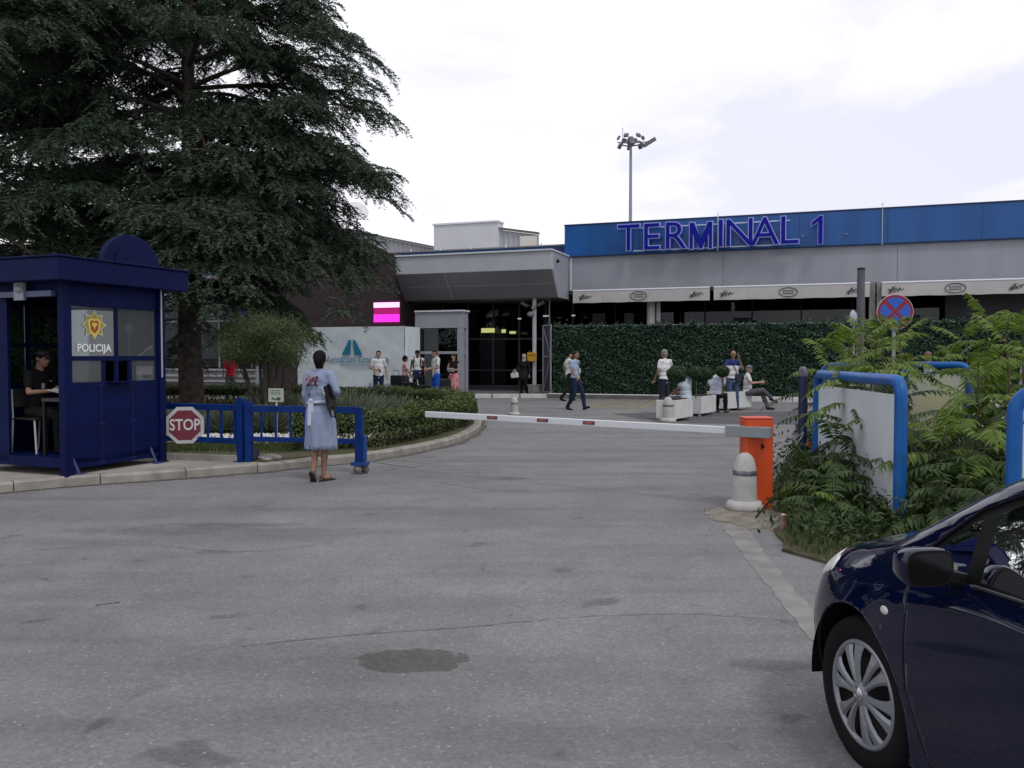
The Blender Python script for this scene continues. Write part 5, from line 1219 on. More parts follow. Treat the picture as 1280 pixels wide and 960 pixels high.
# folder under her right arm
fq = t.matrix_world if False else None
bo_ = thing('document_folder', 'white document folder with black strap clamped under the arm of the woman in the dress', 'folder', (wl.x, wl.y+.03, 0), R(-12))
p = MB(); p.box((.17, -.085, 1.10), (.035, .23, .30), (R(10), R(-14), 0)); p.build('pages', M('folder_white', (.62, .62, .62), .6), bo_, bevel=.004)
p = MB(); p.box((.192, -.095, 1.10), (.008, .25, .32), (R(10), R(-14), 0)); p.tube([(.165, -.20, 1.13), (.20, -.215, 1.0), (.245, -.20, .86), (.265, -.13, .84), (.24, -.10, .98)], .013, 8); p.build('strap', BLACK, bo_)

# 2 officer in the booth
ow = Kw(.42, 1.02, FL)
offi, S_, Hh, g = person('police officer in black short-sleeved uniform and cap, seated reading papers inside the booth', ow, math.degrees(KR)-180+8, 1.76, SKIND, BLK, 'short', BLK, 'long', HB, 'cap', SHB, vox=.009,
    pose=dict(pel=(0, 0, .56), neck=(0, .06, 1.09), head=(0, .105, 1.24), hpit=-14, le=(-.24, .10, .80), lw=(-.12, .34, .82), re=(.24, .10, .80), rw=(.10, .34, .82), lk=(-.11, .44, .50), la=(-.12, .40, .085), rk=(.11, .44, .50), ra=(.12, .44, .085)))
c = MB(); c.blob(Hh(0, -.01, .065), (.085, .098, .05)); c.box(Hh(0, .09, .045), (.13, .08, .008), (R(-12), 0, 0)); c.build('cap', M('cap_navy', (.01, .012, .03), .7), offi)
c = MB(); c.b2((-.155, .10, .93), (-.10, .105, .95)); c.box((.06, .165, .88), (.05, .004, .07)); c.build('insignia', M('insignia_pale', (.5, .52, .55), .6), offi)

# 3 red shirt by the left wing
t, S_, Hh, g = person('man in a red T-shirt and pale cap walking away beyond the cedar trunk', ground_at(288, 30, .02), 25, 1.70, SKIND, M('red_cotton', (.52, .018, .045), .85, bump=.4, bscale=9), 'short', M('grey_green_trousers', (.12, .14, .14), .85), 'long', HGR, 'cap', SHBR, fat=1.08)
c = MB(); c.blob(Hh(0, -.01, .06), (.088, .098, .06)); c.box(Hh(0, .10, .045), (.13, .09, .008)); c.build('cap', M('cap_pale', (.5, .5, .48), .8), t)
# 4 white T-shirt man left of the suitcases
t, S_, Hh, g = person('man in white T-shirt and dark jeans holding a phone in front of the banner', ground_at(473, 28.6), -160, 1.80, SKIN, WT, 'short', JEAN, 'long', HB, 'short', SHB, fat=1.08,
    pose=dict(hyaw=-15, le=(-.26, -.06, 1.16), lw=(-.27, .0, .93), re=(.27, -.03, 1.18), rw=(.10, .22, 1.12), rh=(-.8, .5, 0)))
c = MB(); c.box((.0, .27, 1.13), (.08, .012, .15), (R(60), 0, 0)); tagp(c.build('phone', BLACK), 'dark phone in the hand of the man in white T-shirt and dark jeans', 'phone'); o = bpy.data.objects['phone']; o.location = ground_at(473, 28.6); o.rotation_euler = (0, 0, R(-160))
# 5 girl in pink
t, S_, Hh, g = person('curly-haired woman in pink top and dark skirt among the suitcases', ground_at(506, 30.0), -70, 1.62, SKIND, M('pink_cotton', (.62, .38, .42), .85, bump=.4, bscale=9), 'short', None, 'none', HB, 'curly', SHB, female=True, pose=dict(re=(.22, .05, 1.2), rw=(.18, .2, 1.02)))
skirt(t, [(1.02, .15, .125, 0, 0, 0), (.92, .18, .15, 0, 0, .02), (.7, .20, .18, 0, 0, .05), (.42, .22, .2, 0, 0, .06)], M('dark_skirt', (.035, .025, .03), .85), 'skirt')
# 6 capped man, tank top, backpack
p6 = ground_at(522, 31.0)
t, S_, Hh, g = person('man in white sleeveless top and black cap facing the camera behind the suitcases', p6, 178, 1.83, SKINB, WT, 'none', BLK, 'long', HB, 'cap', SHB, pose=dict(le=(-.24, -.03, 1.18), lw=(-.26, .06, .95)))
c = MB(); c.blob(Hh(0, -.01, .06), (.088, .098, .06)); c.box(Hh(0, .10, .045), (.13, .09, .008)); c.build('cap', BLK, t)
c = MB(); c.tube([S_(.17*cos(a), .13*sin(a), .08) for a in np.linspace(0, 2*pi, 24, endpoint=False)], .035, 8, closed=True); c.box(S_(.05, .15, -.08), (.12, .05, .3)); c.box(S_(-.06, .15, -.05), (.09, .05, .24), (0, .3, 0)); c.build('tied_jacket', M('jacket_navy', (.02, .03, .08), .85), t, bevel=.01)
bp_ = thing('backpack', 'black backpack on the shoulders of the capped man', 'backpack', p6, R(178), scale=1.83/1.75)
c = MB(); c.blob(S_(0, -.2, .33), (.17, .11, .24)); c.build('bag_body', BLK, bp_); c = MB()
for sx in (-.12, .12): c.tube([S_(sx, -.12, .50), S_(sx, .0, .555), S_(sx, .115, .45), S_(sx*1.1, .13, .30), S_(sx*1.25, .03, .18), S_(sx, -.12, .15)], .02, 6)
c.build('strap', BLK, bp_)
# 7 man in blue shorts
t, S_, Hh, g = person('man in white T-shirt and bright blue shorts beside the suitcases', ground_at(545, 28.4), 118, 1.84, SKIN, WT, 'short', M('blue_shorts', (.01, .09, .45), .8, bump=.4, bscale=9), 'shorts', HBR, 'short', SHB,
    pose=dict(head=(0, .05, 1.625), hpit=-16, le=(-.23, .04, 1.17), lw=(-.08, .27, 1.12), re=(.23, .04, 1.17), rw=(.08, .27, 1.12), lh=(.5, .8, 0), rh=(-.5, .8, 0)))
# 8 woman with red patterned skirt
p8 = ground_at(567, 30.6)
t, S_, Hh, g = person('woman in black top and long pinkish red skirt by the vestibule, holding papers', p8, 165, 1.70, SKIN, BLK, 'none', None, 'none', HBR, 'long', SHB, female=True, pose=dict(hpit=-15, le=(-.22, .04, 1.17), lw=(-.05, .24, 1.15), re=(.22, .04, 1.17), rw=(.05, .24, 1.15), lh=(.5, .8, 0), rh=(-.5, .8, 0)))
skirt(t, [(1.02, .15, .125, 0, 0, 0), (.92, .18, .15, 0, 0, .03), (.6, .19, .17, 0, 0, .08), (.25, .22, .2, 0, 0, .10)], M('pinkred_skirt', (.50, .10, .14), .85, col2=(.65, .35, .36), nscale=5), 'skirt')
pr = thing('paper_sheets', 'white papers in the hands of the woman in the red skirt', 'paper', p8, R(165)); c = MB(); c.box((0, .30, 1.12), (.24, .20, .008), (R(40), 0, .2)); c.build('sheets', M('paper', (.7, .7, .7)), pr)
# 10 woman in black with white bag
p10 = ground_at(655, 33.3, .0)
t, S_, Hh, g = person('woman dressed in black with a pale headscarf walking toward the entrance column', p10, 160, 1.70, SKIN, BLK, 'long', BLK, 'long', M('scarf_pale', (.42, .38, .34), .85), 'scarf', SHB, female=True, pose=dict(re=(.26, .0, 1.2), rw=(.30, .16, 1.06), lk=(-.1, .08, .5), la=(-.1, -.16, .12)))
skirt(t, [(1.05, .17, .14, 0, 0, 0), (.8, .20, .17, 0, 0, .03), (.66, .21, .18, 0, 0, .04)], BLK, 'coat_hem')
hb = thing('handbag', 'white handbag hanging from the arm of the woman in black', 'handbag', p10, R(160)); c = MB(); c.box((.33, .16, .86), (.30, .12, .20), (0, .12, 0)); c.build('bag_body', M('bag_white', (.65, .65, .65), .5), hb, bevel=.03); c = MB(); c.tube([(.24+.18*q/8, .16, .95+.14*sin(pi*q/8)) for q in range(9)], .012, 6); c.build('handle', M('bag_white', (.65, .65, .65)), hb)
# 11 + 12 two walkers
walk = dict(le=(-.24, -.10, 1.18), lw=(-.25, .0, .93), re=(.24, .06, 1.18), rw=(.24, .20, .97))
t, S_, Hh, g = person('man in white shirt walking half hidden behind the man with the badge', ground_at(711, 30.6), -75, 1.78, SKIN, WT, 'short', BLK, 'long', HB, 'short', SHB, pose=dict(walk, lk=(-.1, .16, .52), la=(-.1, .10, .09), rk=(.1, .0, .5), ra=(.1, -.32, .12), rt=(0, .9, -.3)))
p12 = ground_at(719, 25.4)
t, S_, Hh, g = person('man walking in light blue shirt with a badge on a lanyard', p12, -122, 1.77, SKIND, LBL, 'short', JEAN, 'long', HBR, 'short', SHB, fat=1.1, pose=dict(walk, hpit=-8, lk=(-.1, .19, .54), la=(-.1, .26, .10), lt=(0, 1, .35), rk=(.1, .03, .49), ra=(.1, -.20, .10), rt=(0, .9, -.25), re=(.25, .02, 1.18), rw=(.30, .18, 1.0)))
c = MB(); c.tube([S_(-.07, .03, .54), S_(-.03, .135, .40), S_(0, .15, .28)], .007, 5); c.tube([S_(.07, .03, .54), S_(.03, .135, .40), S_(0, .15, .28)], .007, 5); c.build('lanyard', JEAN, t)
c = MB(); c.box(S_(0, .155, .22), (.10, .008, .13)); c.build('badge_card', M('badge_card', (.62, .60, .40), .5), t)
# 13 white polo, back to camera
t, S_, Hh, g = person('grey-haired man in white polo standing left of the planters, back turned', ground_at(831, 23.7), 35, 1.80, SKIND, WT, 'short', M('slate_trousers', (.03, .035, .05), .85, bump=.4, bscale=9), 'long', HGR, 'short', SHBR, fat=1.18, pose=dict(hyaw=10, hpit=-5, le=(-.27, -.02, 1.17), lw=(-.25, .12, .96), re=(.27, .02, 1.18), rw=(.22, .2, 1.03)))
# seated people
sit = dict(pel=(0, 0, .54), neck=(0, .05, 1.07), head=(0, .085, 1.22), le=(-.24, .08, .78), lw=(-.12, .30, .68), re=(.24, .08, .78), rw=(.12, .30, .68), lk=(-.12, .42, .50), la=(-.13, .42, .085), rk=(.12, .42, .50), ra=(.13, .42, .085))
q = ground_at(858, 21.75); t, S_, Hh, g = person('man in pale shirt and jeans sitting on the nearest planter, back turned', q, 40, 1.76, SKIND, M('pale_blue_white_cotton', (.52, .57, .65), .85, bump=.5, bscale=9), 'short', JEANB, 'long', HBR, 'short', SHB, fat=1.2, pose=sit)
q = ground_at(894, 23.9); t, S_, Hh, g = person('bald man in pale shirt sitting behind the second planter, leaning right', q, -38, 1.76, SKIND, M('pale_blue_white_cotton', (.52, .57, .65)), 'short', BLK, 'long', HGR, 'bald', SHBR, fat=1.2, pose=dict(sit, hpit=-15, neck=(0, .13, 1.05), head=(0, .19, 1.18)))
# 16 man on the phone
TWO = bpy.data.materials.new('navy_white_polo'); TWO.use_nodes = True; _t = TWO.node_tree; _b = _t.nodes['Principled BSDF']; _tc = _t.nodes.new('ShaderNodeTexCoord'); _sx = _t.nodes.new('ShaderNodeSeparateXYZ'); _g = _t.nodes.new('ShaderNodeMath'); _g.operation = 'GREATER_THAN'; _g.inputs[1].default_value = 1.31
_mi = _t.nodes.new('ShaderNodeMixRGB'); _mi.inputs[1].default_value = (.66, .67, .70, 1); _mi.inputs[2].default_value = (.015, .03, .16, 1)
_t.links.new(_tc.outputs['Object'], _sx.inputs[0]); _t.links.new(_sx.outputs[2], _g.inputs[0]); _t.links.new(_g.outputs[0], _mi.inputs[0]); _t.links.new(_mi.outputs[0], _b.inputs['Base Color']); _b.inputs['Roughness'].default_value = .85
p16 = ground_at(916, 25.2); t, S_, Hh, g = person('man in navy and white polo standing with a hand to his ear', p16, 195, 1.78, SKIND, TWO, 'short', JEANB, 'long', HGR, 'bald', SHBR, fat=1.15,
    pose=dict(hyaw=-25, hpit=-10, re=(.27, .02, 1.17), rw=(.26, .06, .93), le=(-.27, .10, 1.22), lw=(-.10, .16, 1.52), lh=(.2, -.1, 1), lk=(-.11, .03, .5), rk=(.13, .03, .5), ra=(.17, 0, .085), la=(-.16, 0, .085)))
cb = thing('crossbody_bag', 'small dark crossbody bag worn by the man in the navy and white polo', 'bag', p16, R(195)); c = MB(); c.box(S_(-.10, .16, .03), (.20, .07, .24), (0, .1, 0)); c.build('bag_body', M('bag_dark', (.02, .02, .035), .6), cb, bevel=.02); c = MB(); c.tube([S_(.10, .0, .53), S_(.05, .14, .40), S_(-.06, .165, .15)], .012, 6); c.build('strap', BLACK, cb)
# 17 elderly man with cap, legs crossed
p17 = ground_at(934, 25.6); t, S_, Hh, g = person('man in grey cap sitting cross-legged on the third planter with a phone', p17, -100, 1.76, SKIN, WT, 'short', GRT, 'long', HGR, 'cap', SHB, fat=1.1,
    pose=dict(sit, hpit=-14, neck=(0, .02, 1.07), head=(0, .06, 1.22), le=(-.24, .10, .80), lw=(-.14, .36, .82), re=(.24, .10, .80), rw=(.12, .36, .82), rk=(.05, .45, .60), ra=(-.04, .70, .36), rt=(.1, .9, -.4), lk=(-.10, .44, .50), la=(-.08, .62, .085)))
c = MB(); c.blob(Hh(0, -.01, .06), (.09, .10, .055)); c.box(Hh(0, .12, .045), (.14, .12, .008), (R(-12), 0, 0)); c.build('cap', M('cap_grey', (.14, .15, .17), .8), t)
ph = thing('handheld_phone', 'phone held by the cross-legged man in the grey cap', 'phone', p17, R(-100)); c = MB(); c.box((0, .47, .88), (.15, .02, .09), (R(40), 0, 0)); c.build('phone_body', M('phone_grey', (.25, .28, .32), .3), ph)
# 18, 19 people half hidden behind the boards
STW = bpy.data.materials.new('striped_shirt'); STW.use_nodes = True; _t = STW.node_tree; _b = _t.nodes['Principled BSDF']; _tc = _t.nodes.new('ShaderNodeTexCoord'); _w = _t.nodes.new('ShaderNodeTexWave'); _w.bands_direction = 'Z'; _w.inputs['Scale'].default_value = 6; _r = _t.nodes.new('ShaderNodeValToRGB'); _r.color_ramp.interpolation = 'CONSTANT'; _r.color_ramp.elements[0].color = (.62, .66, .72, 1); _r.color_ramp.elements[1].color = (.06, .08, .14, 1); _r.color_ramp.elements[1].position = .65
_t.links.new(_tc.outputs['Object'], _w.inputs['Vector']); _t.links.new(_w.outputs['Fac'], _r.inputs[0]); _t.links.new(_r.outputs[0], _b.inputs['Base Color'])
person('man in blue-white striped shirt, head and shoulders visible above the yellowish board', ground_at(1161, 21.5), 70, 1.74, SKINB, STW, 'short', JEAN, 'long', HB, 'bald', SHB, pose=dict(hpit=-8))
person('person in a teal top mostly hidden behind the saplings and the half hidden board', ground_at(1073, 22.5), 100, 1.72, SKIND, M('teal_cotton', (.03, .16, .17), .85), 'short', JEAN, 'long', HBR, 'short', SHB)
# ------------------------------------------------------------------ vegetation
BARK = M('cedar_bark', (.050, .040, .034), .95, col2=(.14, .12, .105), nscale=7, bump=1, bscale=22, detail=9)
CED = leafmat('cedar_needles', (.022, .042, .024), (.080, .118, .075), .6, .12)
def unit(v): return v/np.maximum(np.linalg.norm(v, axis=-1, keepdims=True), 1e-9)
def cedar(label, base, Ht, r0, Lf, zmin, nb, seed, twigs=1.0, az_bias=None, trunk_pts=None, extra=0):
    rg = np.random.default_rng(seed); rr = random.Random(seed)
    t = thing('cedar_tree', label, 'tree', base)
    tk = MB(); tp = trunk_pts or [(0, 0, -.1), (.02, 0, .5), (-.03, .03, 2), (.05, 0, 4.5), (.0, .08, 8), (.1, 0, Ht)]
    rad = [r0*1.25, r0*1.03, r0*.93, r0*.8, r0*.52, .04]
    # fluted bark surface
    tk.tube(tp, rad[:len(tp)], 20); tk.build('trunk', BARK, t)
    def trunk_at(z):
        for a, b in zip(tp[:-1], tp[1:]):
            if a[2] <= z <= b[2]: k = (z-a[2])/(b[2]-a[2]); return Vector(a).lerp(Vector(b), k)
        return Vector(tp[-1])
    limbs = MB(); C0_ = []; D0_ = []; SH = []
    for i in range(nb+extra):
        f = (i+.5)/nb; z = zmin+(Ht-zmin-.5)*f**1.05+rr.uniform(-.25, .25); az = i*2.399963+rr.uniform(-.6, .6)
        if i >= nb: z = rr.uniform(3.3, 6.8); az = rr.uniform(-1.25, .35); f = .2
        Lb = Lf(z, az)*rr.uniform(.72, 1.08)
        rise = rr.uniform(.02, .50) if z > 3.6 else rr.uniform(.0, .18); droop = rr.uniform(.25, .72); p0 = trunk_at(z); d = Vector((cos(az), sin(az), 0)); sd_ = Vector((-sin(az), cos(az), 0)); bend = rr.uniform(-.28, .28)
        def bp(u): return p0+d*(Lb*u)+sd_*(bend*Lb*u*u)+Vector((0, 0, Lb*(rise*u*1.2-droop*u**2.4)))
        br_ = max(.02, r0*.34*(1-f*.75))
        limbs.tube([bp(u) for u in np.linspace(0, .92, 9)], [br_*(1-.85*u) for u in np.linspace(0, 1, 9)], 7)
        ns = int((9+Lb*3.2)*twigs)
        for k in range(ns):
            u = rr.uniform(.16, 1.0)**.8; s = rr.choice((-1, 1)); q0 = bp(u); ls_ = Lb*(.16+.34*(1-u))*rr.uniform(.6, 1.15)+.25
            ang = rr.uniform(.5, 1.15)*s; dd = (d*cos(ang)+sd_*sin(ang)); dr = rr.uniform(.15, .75)
            m = max(4, int(ls_/.13)); q = [q0+dd*(ls_*w_)+Vector((0, 0, ls_*(.12*w_-dr*w_*w_))) for w_ in np.linspace(0, 1, 5)]
            limbs.tube(q, [.022, .017, .012, .008, .004], 4, caps=False)
            for j in range(m):
                w_ = (j+rr.random())/m; c = q0+dd*(ls_*w_)+Vector((0, 0, ls_*(.12*w_-dr*w_*w_)))
                for _ in range(2):
                    an2 = rr.uniform(-1.3, 1.3); e = Vector((dd.x*cos(an2)-dd.y*sin(an2), dd.x*sin(an2)+dd.y*cos(an2), rr.uniform(-.25, .12)))
                    C0_.append(tuple(c)); D0_.append(tuple(e)); SH.append(rr.uniform(.28, .62)*(1-.35*w_))
    limbs.build('limbs', BARK, t)
    C_ = np.array(C0_); D_ = unit(np.array(D0_)); Ln = np.array(SH); n = len(C_)
    Vs = []; Ts = []; nt_ = 12
    base_t = rg.beta(1.6, 2.4, n)
    for j in range(nt_):
        w_ = (j+rg.random(n))/nt_; pos = C_+D_*(Ln*w_)[:, None]; pos[:, 2] -= .62*Ln*w_**2
        tang = D_.copy(); tang[:, 2] -= 1.0*w_; tang = unit(tang)
        side = unit(np.cross(tang, np.array([0, 0, 1.0])))
        # two needle tufts, left and right and slightly up
        for s in (-1, 1):
            dirn = unit(tang*rg.uniform(.5, 1.1, n)[:, None]+side*(s*rg.uniform(.3, 1.0, n))[:, None]+np.stack([0*Ln, 0*Ln, rg.uniform(-.35, .55, n)], 1))
            l = rg.uniform(.05, .10, n)[:, None]; wv = unit(np.cross(dirn, rg.normal(size=(n, 3))))*rg.uniform(.007, .014, n)[:, None]
            Vs.append(np.stack([pos-wv*.5, pos+wv*.5, pos+dirn*l*.6+wv, pos+dirn*l, pos+dirn*l*.6-wv], 1)); Ts.append(np.clip(base_t+rg.normal(0, .12, n)+.25*w_, 0, 1))
    V = np.concatenate(Vs); T = np.repeat(np.concatenate(Ts), 5); i = np.arange(len(V))[:, None]*5
    npmesh('crown', V, i+np.array([0, 1, 2, 3, 4]), CED, t, T)
    return t
def L1(z, az):
    right = cos(az)
    b = 4.6 if z < 8.2 else 4.6-(z-8.2)*.22
    if right < 0: b += .5
    if right > .2: b = min(b, 2.9+(z-3)*.95)
    else: b = min(b, 3.8+(z-3)*.6)
    if 8.4 < z < 9.3: b *= .86
    return b
cedar('tall dark cedar with spreading drooping branches rising behind the booth and railings', (-8.15, 21.5, .1), 17, .30, L1, 3.0, 122, 5, 1.15, extra=24)
cedar('second dark cedar at the left edge, its branches filling the sky above the booth', (-13.6, 19.0, .1), 14, .30, lambda z, az: 5.6 if z < 9 else 4.6, 3.0, 46, 8)
cedar('third dark cedar farther left behind the booth roof', (-18.0, 27.0, .1), 13, .28, lambda z, az: 6.0 if z < 9 else 4.6, 2.6, 34, 12, .9)

# hedge round the island
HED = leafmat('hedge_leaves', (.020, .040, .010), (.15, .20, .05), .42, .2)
def hedge(path, h, wd, label, dens=1.0, z0=.13):
    pts = [Vector((p[0], p[1], 0)) for p in path]; sp_ = smooth_path(pts, 10); seg = [(b-a).length for a, b in zip(sp_[:-1], sp_[1:])]; tot = sum(seg)
    t = thing('hedge', label, 'hedge', (0, 0, 0)); cum = np.concatenate([[0], np.cumsum(seg)])
    n = int(tot*(2*h+wd)*1500*dens); s = RNG.uniform(0, tot, n); idx = np.clip(np.searchsorted(cum, s)-1, 0, len(seg)-1); fr = (s-cum[idx])/np.array(seg)[idx]
    A = np.array([tuple(p) for p in sp_]); P = A[idx]+(A[idx+1]-A[idx])*fr[:, None]; T = unit(A[idx+1]-A[idx]); Nn = np.stack([-T[:, 1], T[:, 0], 0*T[:, 0]], 1)
    per = RNG.uniform(0, 2*h+wd, n); sd_ = np.where(per < h, -1, np.where(per < 2*h, 1, 0)); dep = RNG.random(n)**2*.14
    lump = .05*np.sin(s*2.3)+.035*np.sin(s*6.1+per*4)+.02*np.sin(s*15)
    zz = np.where(sd_ == 0, h-dep+lump+RNG.exponential(.012, n), (per % h)); off = np.where(sd_ == 0, RNG.uniform(-wd/2, wd/2, n), sd_*(wd/2-dep+lump*.7-.10*(zz < .16)-.05*(zz > h-.08)))
    low = (sd_ != 0) & (zz < .22) & (RNG.random(n) < .55); keep = ~low
    C_ = P+Nn*off[:, None]+np.array([0, 0, 1.0])*(zz+z0)[:, None]; nr = Nn*sd_[:, None]+np.array([0, 0, 1.0])*np.where(sd_ == 0, 1, .45)[:, None]+RNG.normal(0, .5, (n, 3))
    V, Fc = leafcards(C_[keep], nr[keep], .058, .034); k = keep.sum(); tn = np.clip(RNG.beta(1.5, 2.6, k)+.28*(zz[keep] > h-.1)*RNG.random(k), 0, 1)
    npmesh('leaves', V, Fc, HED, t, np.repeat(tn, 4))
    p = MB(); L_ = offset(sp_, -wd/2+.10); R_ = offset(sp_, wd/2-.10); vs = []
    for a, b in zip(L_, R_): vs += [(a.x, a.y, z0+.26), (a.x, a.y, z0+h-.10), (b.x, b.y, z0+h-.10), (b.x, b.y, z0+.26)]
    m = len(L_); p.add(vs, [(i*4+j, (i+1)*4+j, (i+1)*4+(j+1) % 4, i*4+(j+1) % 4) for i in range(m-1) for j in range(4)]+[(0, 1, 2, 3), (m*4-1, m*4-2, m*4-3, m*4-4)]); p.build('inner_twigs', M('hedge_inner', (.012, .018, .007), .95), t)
    st_ = MB()
    for _ in range(int(tot*14)):
        q = random.uniform(0, tot); i = min(int(np.searchsorted(cum, q))-1, len(seg)-1); i = max(i, 0); a = sp_[i]; b = sp_[i+1]; c = a.lerp(b, (q-cum[i])/seg[i]); nn = Vector((-(b-a).y, (b-a).x, 0)).normalized()*random.uniform(-wd/2+.1, wd/2-.1); c = c+nn
        st_.tube([(c.x, c.y, z0-.02), (c.x+random.uniform(-.05, .05), c.y+random.uniform(-.05, .05), z0+.3)], .008, 4, caps=False)
    st_.build('stems', BARK, t)
    return t
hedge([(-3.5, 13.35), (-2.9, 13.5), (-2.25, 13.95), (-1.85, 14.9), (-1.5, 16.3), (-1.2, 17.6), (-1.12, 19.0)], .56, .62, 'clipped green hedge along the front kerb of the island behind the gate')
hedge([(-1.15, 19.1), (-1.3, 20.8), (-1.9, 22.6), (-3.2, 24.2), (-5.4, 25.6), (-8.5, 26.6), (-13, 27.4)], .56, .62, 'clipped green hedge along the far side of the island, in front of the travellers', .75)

# grey-green lavender like shrubs
LAV = leafmat('lavender_blades', (.075, .10, .06), (.22, .25, .18), .7, .2)
def tuft(x, y, r, h, label, n=1600, z=.14):
    t = thing('shrub', label, 'shrub', (x, y, z), 0, 'grey-green bushy shrubs on the island')
    a = RNG.uniform(0, 2*pi, n); q = np.sqrt(RNG.random(n))*r*.55; P = np.stack([q*np.cos(a), q*np.sin(a), 0*q], 1); d = unit(np.stack([np.cos(a)*q/r*1.1, np.sin(a)*q/r*1.1, np.ones(n)*.7], 1)+RNG.normal(0, .24, (n, 3)))
    l = h*RNG.uniform(.42, .92, n); sd_ = unit(np.cross(d, RNG.normal(size=(n, 3))))*.0045
    mid = P+d*(l*.6)[:, None]; tip = P+d*l[:, None]-np.array([0, 0, 1])*(.08*l*RNG.random(n))[:, None]
    V = np.stack([P-sd_, P+sd_, mid-sd_*1.5, mid+sd_*1.5, tip-sd_, tip+sd_], 1); i = np.arange(n)[:, None]*6
    npmesh('stems', V, np.concatenate([i+np.array([0, 1, 3, 2]), i+np.array([2, 3, 5, 4])]), LAV, t, np.repeat(RNG.beta(2, 2, n), 6))
    m = n*3; k = RNG.integers(0, n, m); w_ = RNG.uniform(.25, 1, m); C_ = P[k]*(1-w_)[:, None]+tip[k]*w_[:, None]; V, Fc = leafcards(C_, RNG.normal(size=(m, 3))+np.array([0, 0, .5]), .035, .009); npmesh('leaves', V, Fc, LAV, t, np.repeat(RNG.beta(2, 2, m), 4))
for x, y, r, h, lb in ((-6.5, 16.9, .55, .62, 'bushy grey-green shrub just right of the cedar trunk behind the STOP sign'), (-5.6, 16.6, .55, .60, 'bushy grey-green shrub behind the gate hinge post'), (-4.8, 16.5, .5, .66, 'bushy grey-green shrub below the little garden sign'),
                       (-5.7, 20.2, .8, .85, 'tall wispy shrub left of the olive tree stems'), (-3.5, 17.6, .85, .95, 'tall wispy shrub to the right of the woman'), (-2.75, 18.6, .6, .8, 'wispy shrub between the woman and the hedge tip'), (-7.2, 17.2, .5, .55, 'low shrub nearest to the booth on the island')):
    tuft(x, y, r, h, lb)
# small feathery seed heads by the banner
p = None
# olive
OLV = leafmat('olive_leaves', (.045, .07, .026), (.16, .205, .088), .55, .15)
ol = thing('olive_tree', 'small multi-stemmed olive tree with dense grey-green crown on the island', 'tree', (-5.25, 18.2, .12))
tk = MB(); rr = random.Random(9); heads = []
q = at(340, 433, 18.2); zc = q.z-.12
for a, ln in ((2.9, .55), (2.3, .30), (.1, .62), (.55, .42), (-.4, .25), (1.6, .2), (-1.6, .35), (3.6, .45)):
    tp = Vector((cos(a)*ln*1.15, sin(a)*ln*.8, zc-.25+rr.uniform(-.08, .12))); tk.tube([(0.02*cos(a), .02*sin(a), 0), (cos(a)*ln*.25, sin(a)*ln*.2, .38), (cos(a)*ln*.75, sin(a)*ln*.5, .72), tuple(tp)], [.062, .045, .032, .015], 7); heads.append(tp)
    for _ in range(2):
        e = tp+Vector((rr.uniform(-.4, .4), rr.uniform(-.4, .4), rr.uniform(.05, .55))); tk.tube([tuple(Vector((cos(a)*ln*.75, sin(a)*ln*.5, .72))), tuple(tp.lerp(e, .5)), tuple(e)], [.014, .009, .004], 4, caps=False); heads.append(e)
tk.build('trunk', BARK, ol)
n = 42000; cl = np.array([(rr.uniform(-.80, .80), rr.uniform(-.75, .75), rr.uniform(-.40, .42)) for _ in range(90)]); cl = cl[(cl[:, 0]/.98)**2+(cl[:, 1]/.95)**2+(cl[:, 2]/.50)**2 < 1.05]
k = RNG.integers(0, len(cl), n); v = RNG.normal(size=(n, 3))*np.array([.16, .16, .11]); C_ = cl[k]+v+np.array([0, 0, zc+.10])
V, Fc = leafcards(C_, RNG.normal(size=(n, 3)), .055, .013, .1); npmesh('crown', V, Fc, OLV, ol, np.repeat(np.clip(RNG.beta(1.6, 2.4, n)+.15*v[:, 2]/.1, 0, 1), 4))
m = 220; k = RNG.integers(0, len(cl), m); P = cl[k]+np.array([0, 0, zc+.1]); d = unit(cl[k]*np.array([1, 1, .8])+np.array([0, 0, .35])+RNG.normal(0, .2, (m, 3)))
C2 = np.concatenate([P+d*(w_) for w_ in np.linspace(.1, .42, 12)]); V, Fc = leafcards(C2, RNG.normal(size=(len(C2), 3)), .05, .010); npmesh('outer_sprigs', V, Fc, OLV, ol, RNG.random(len(V)))

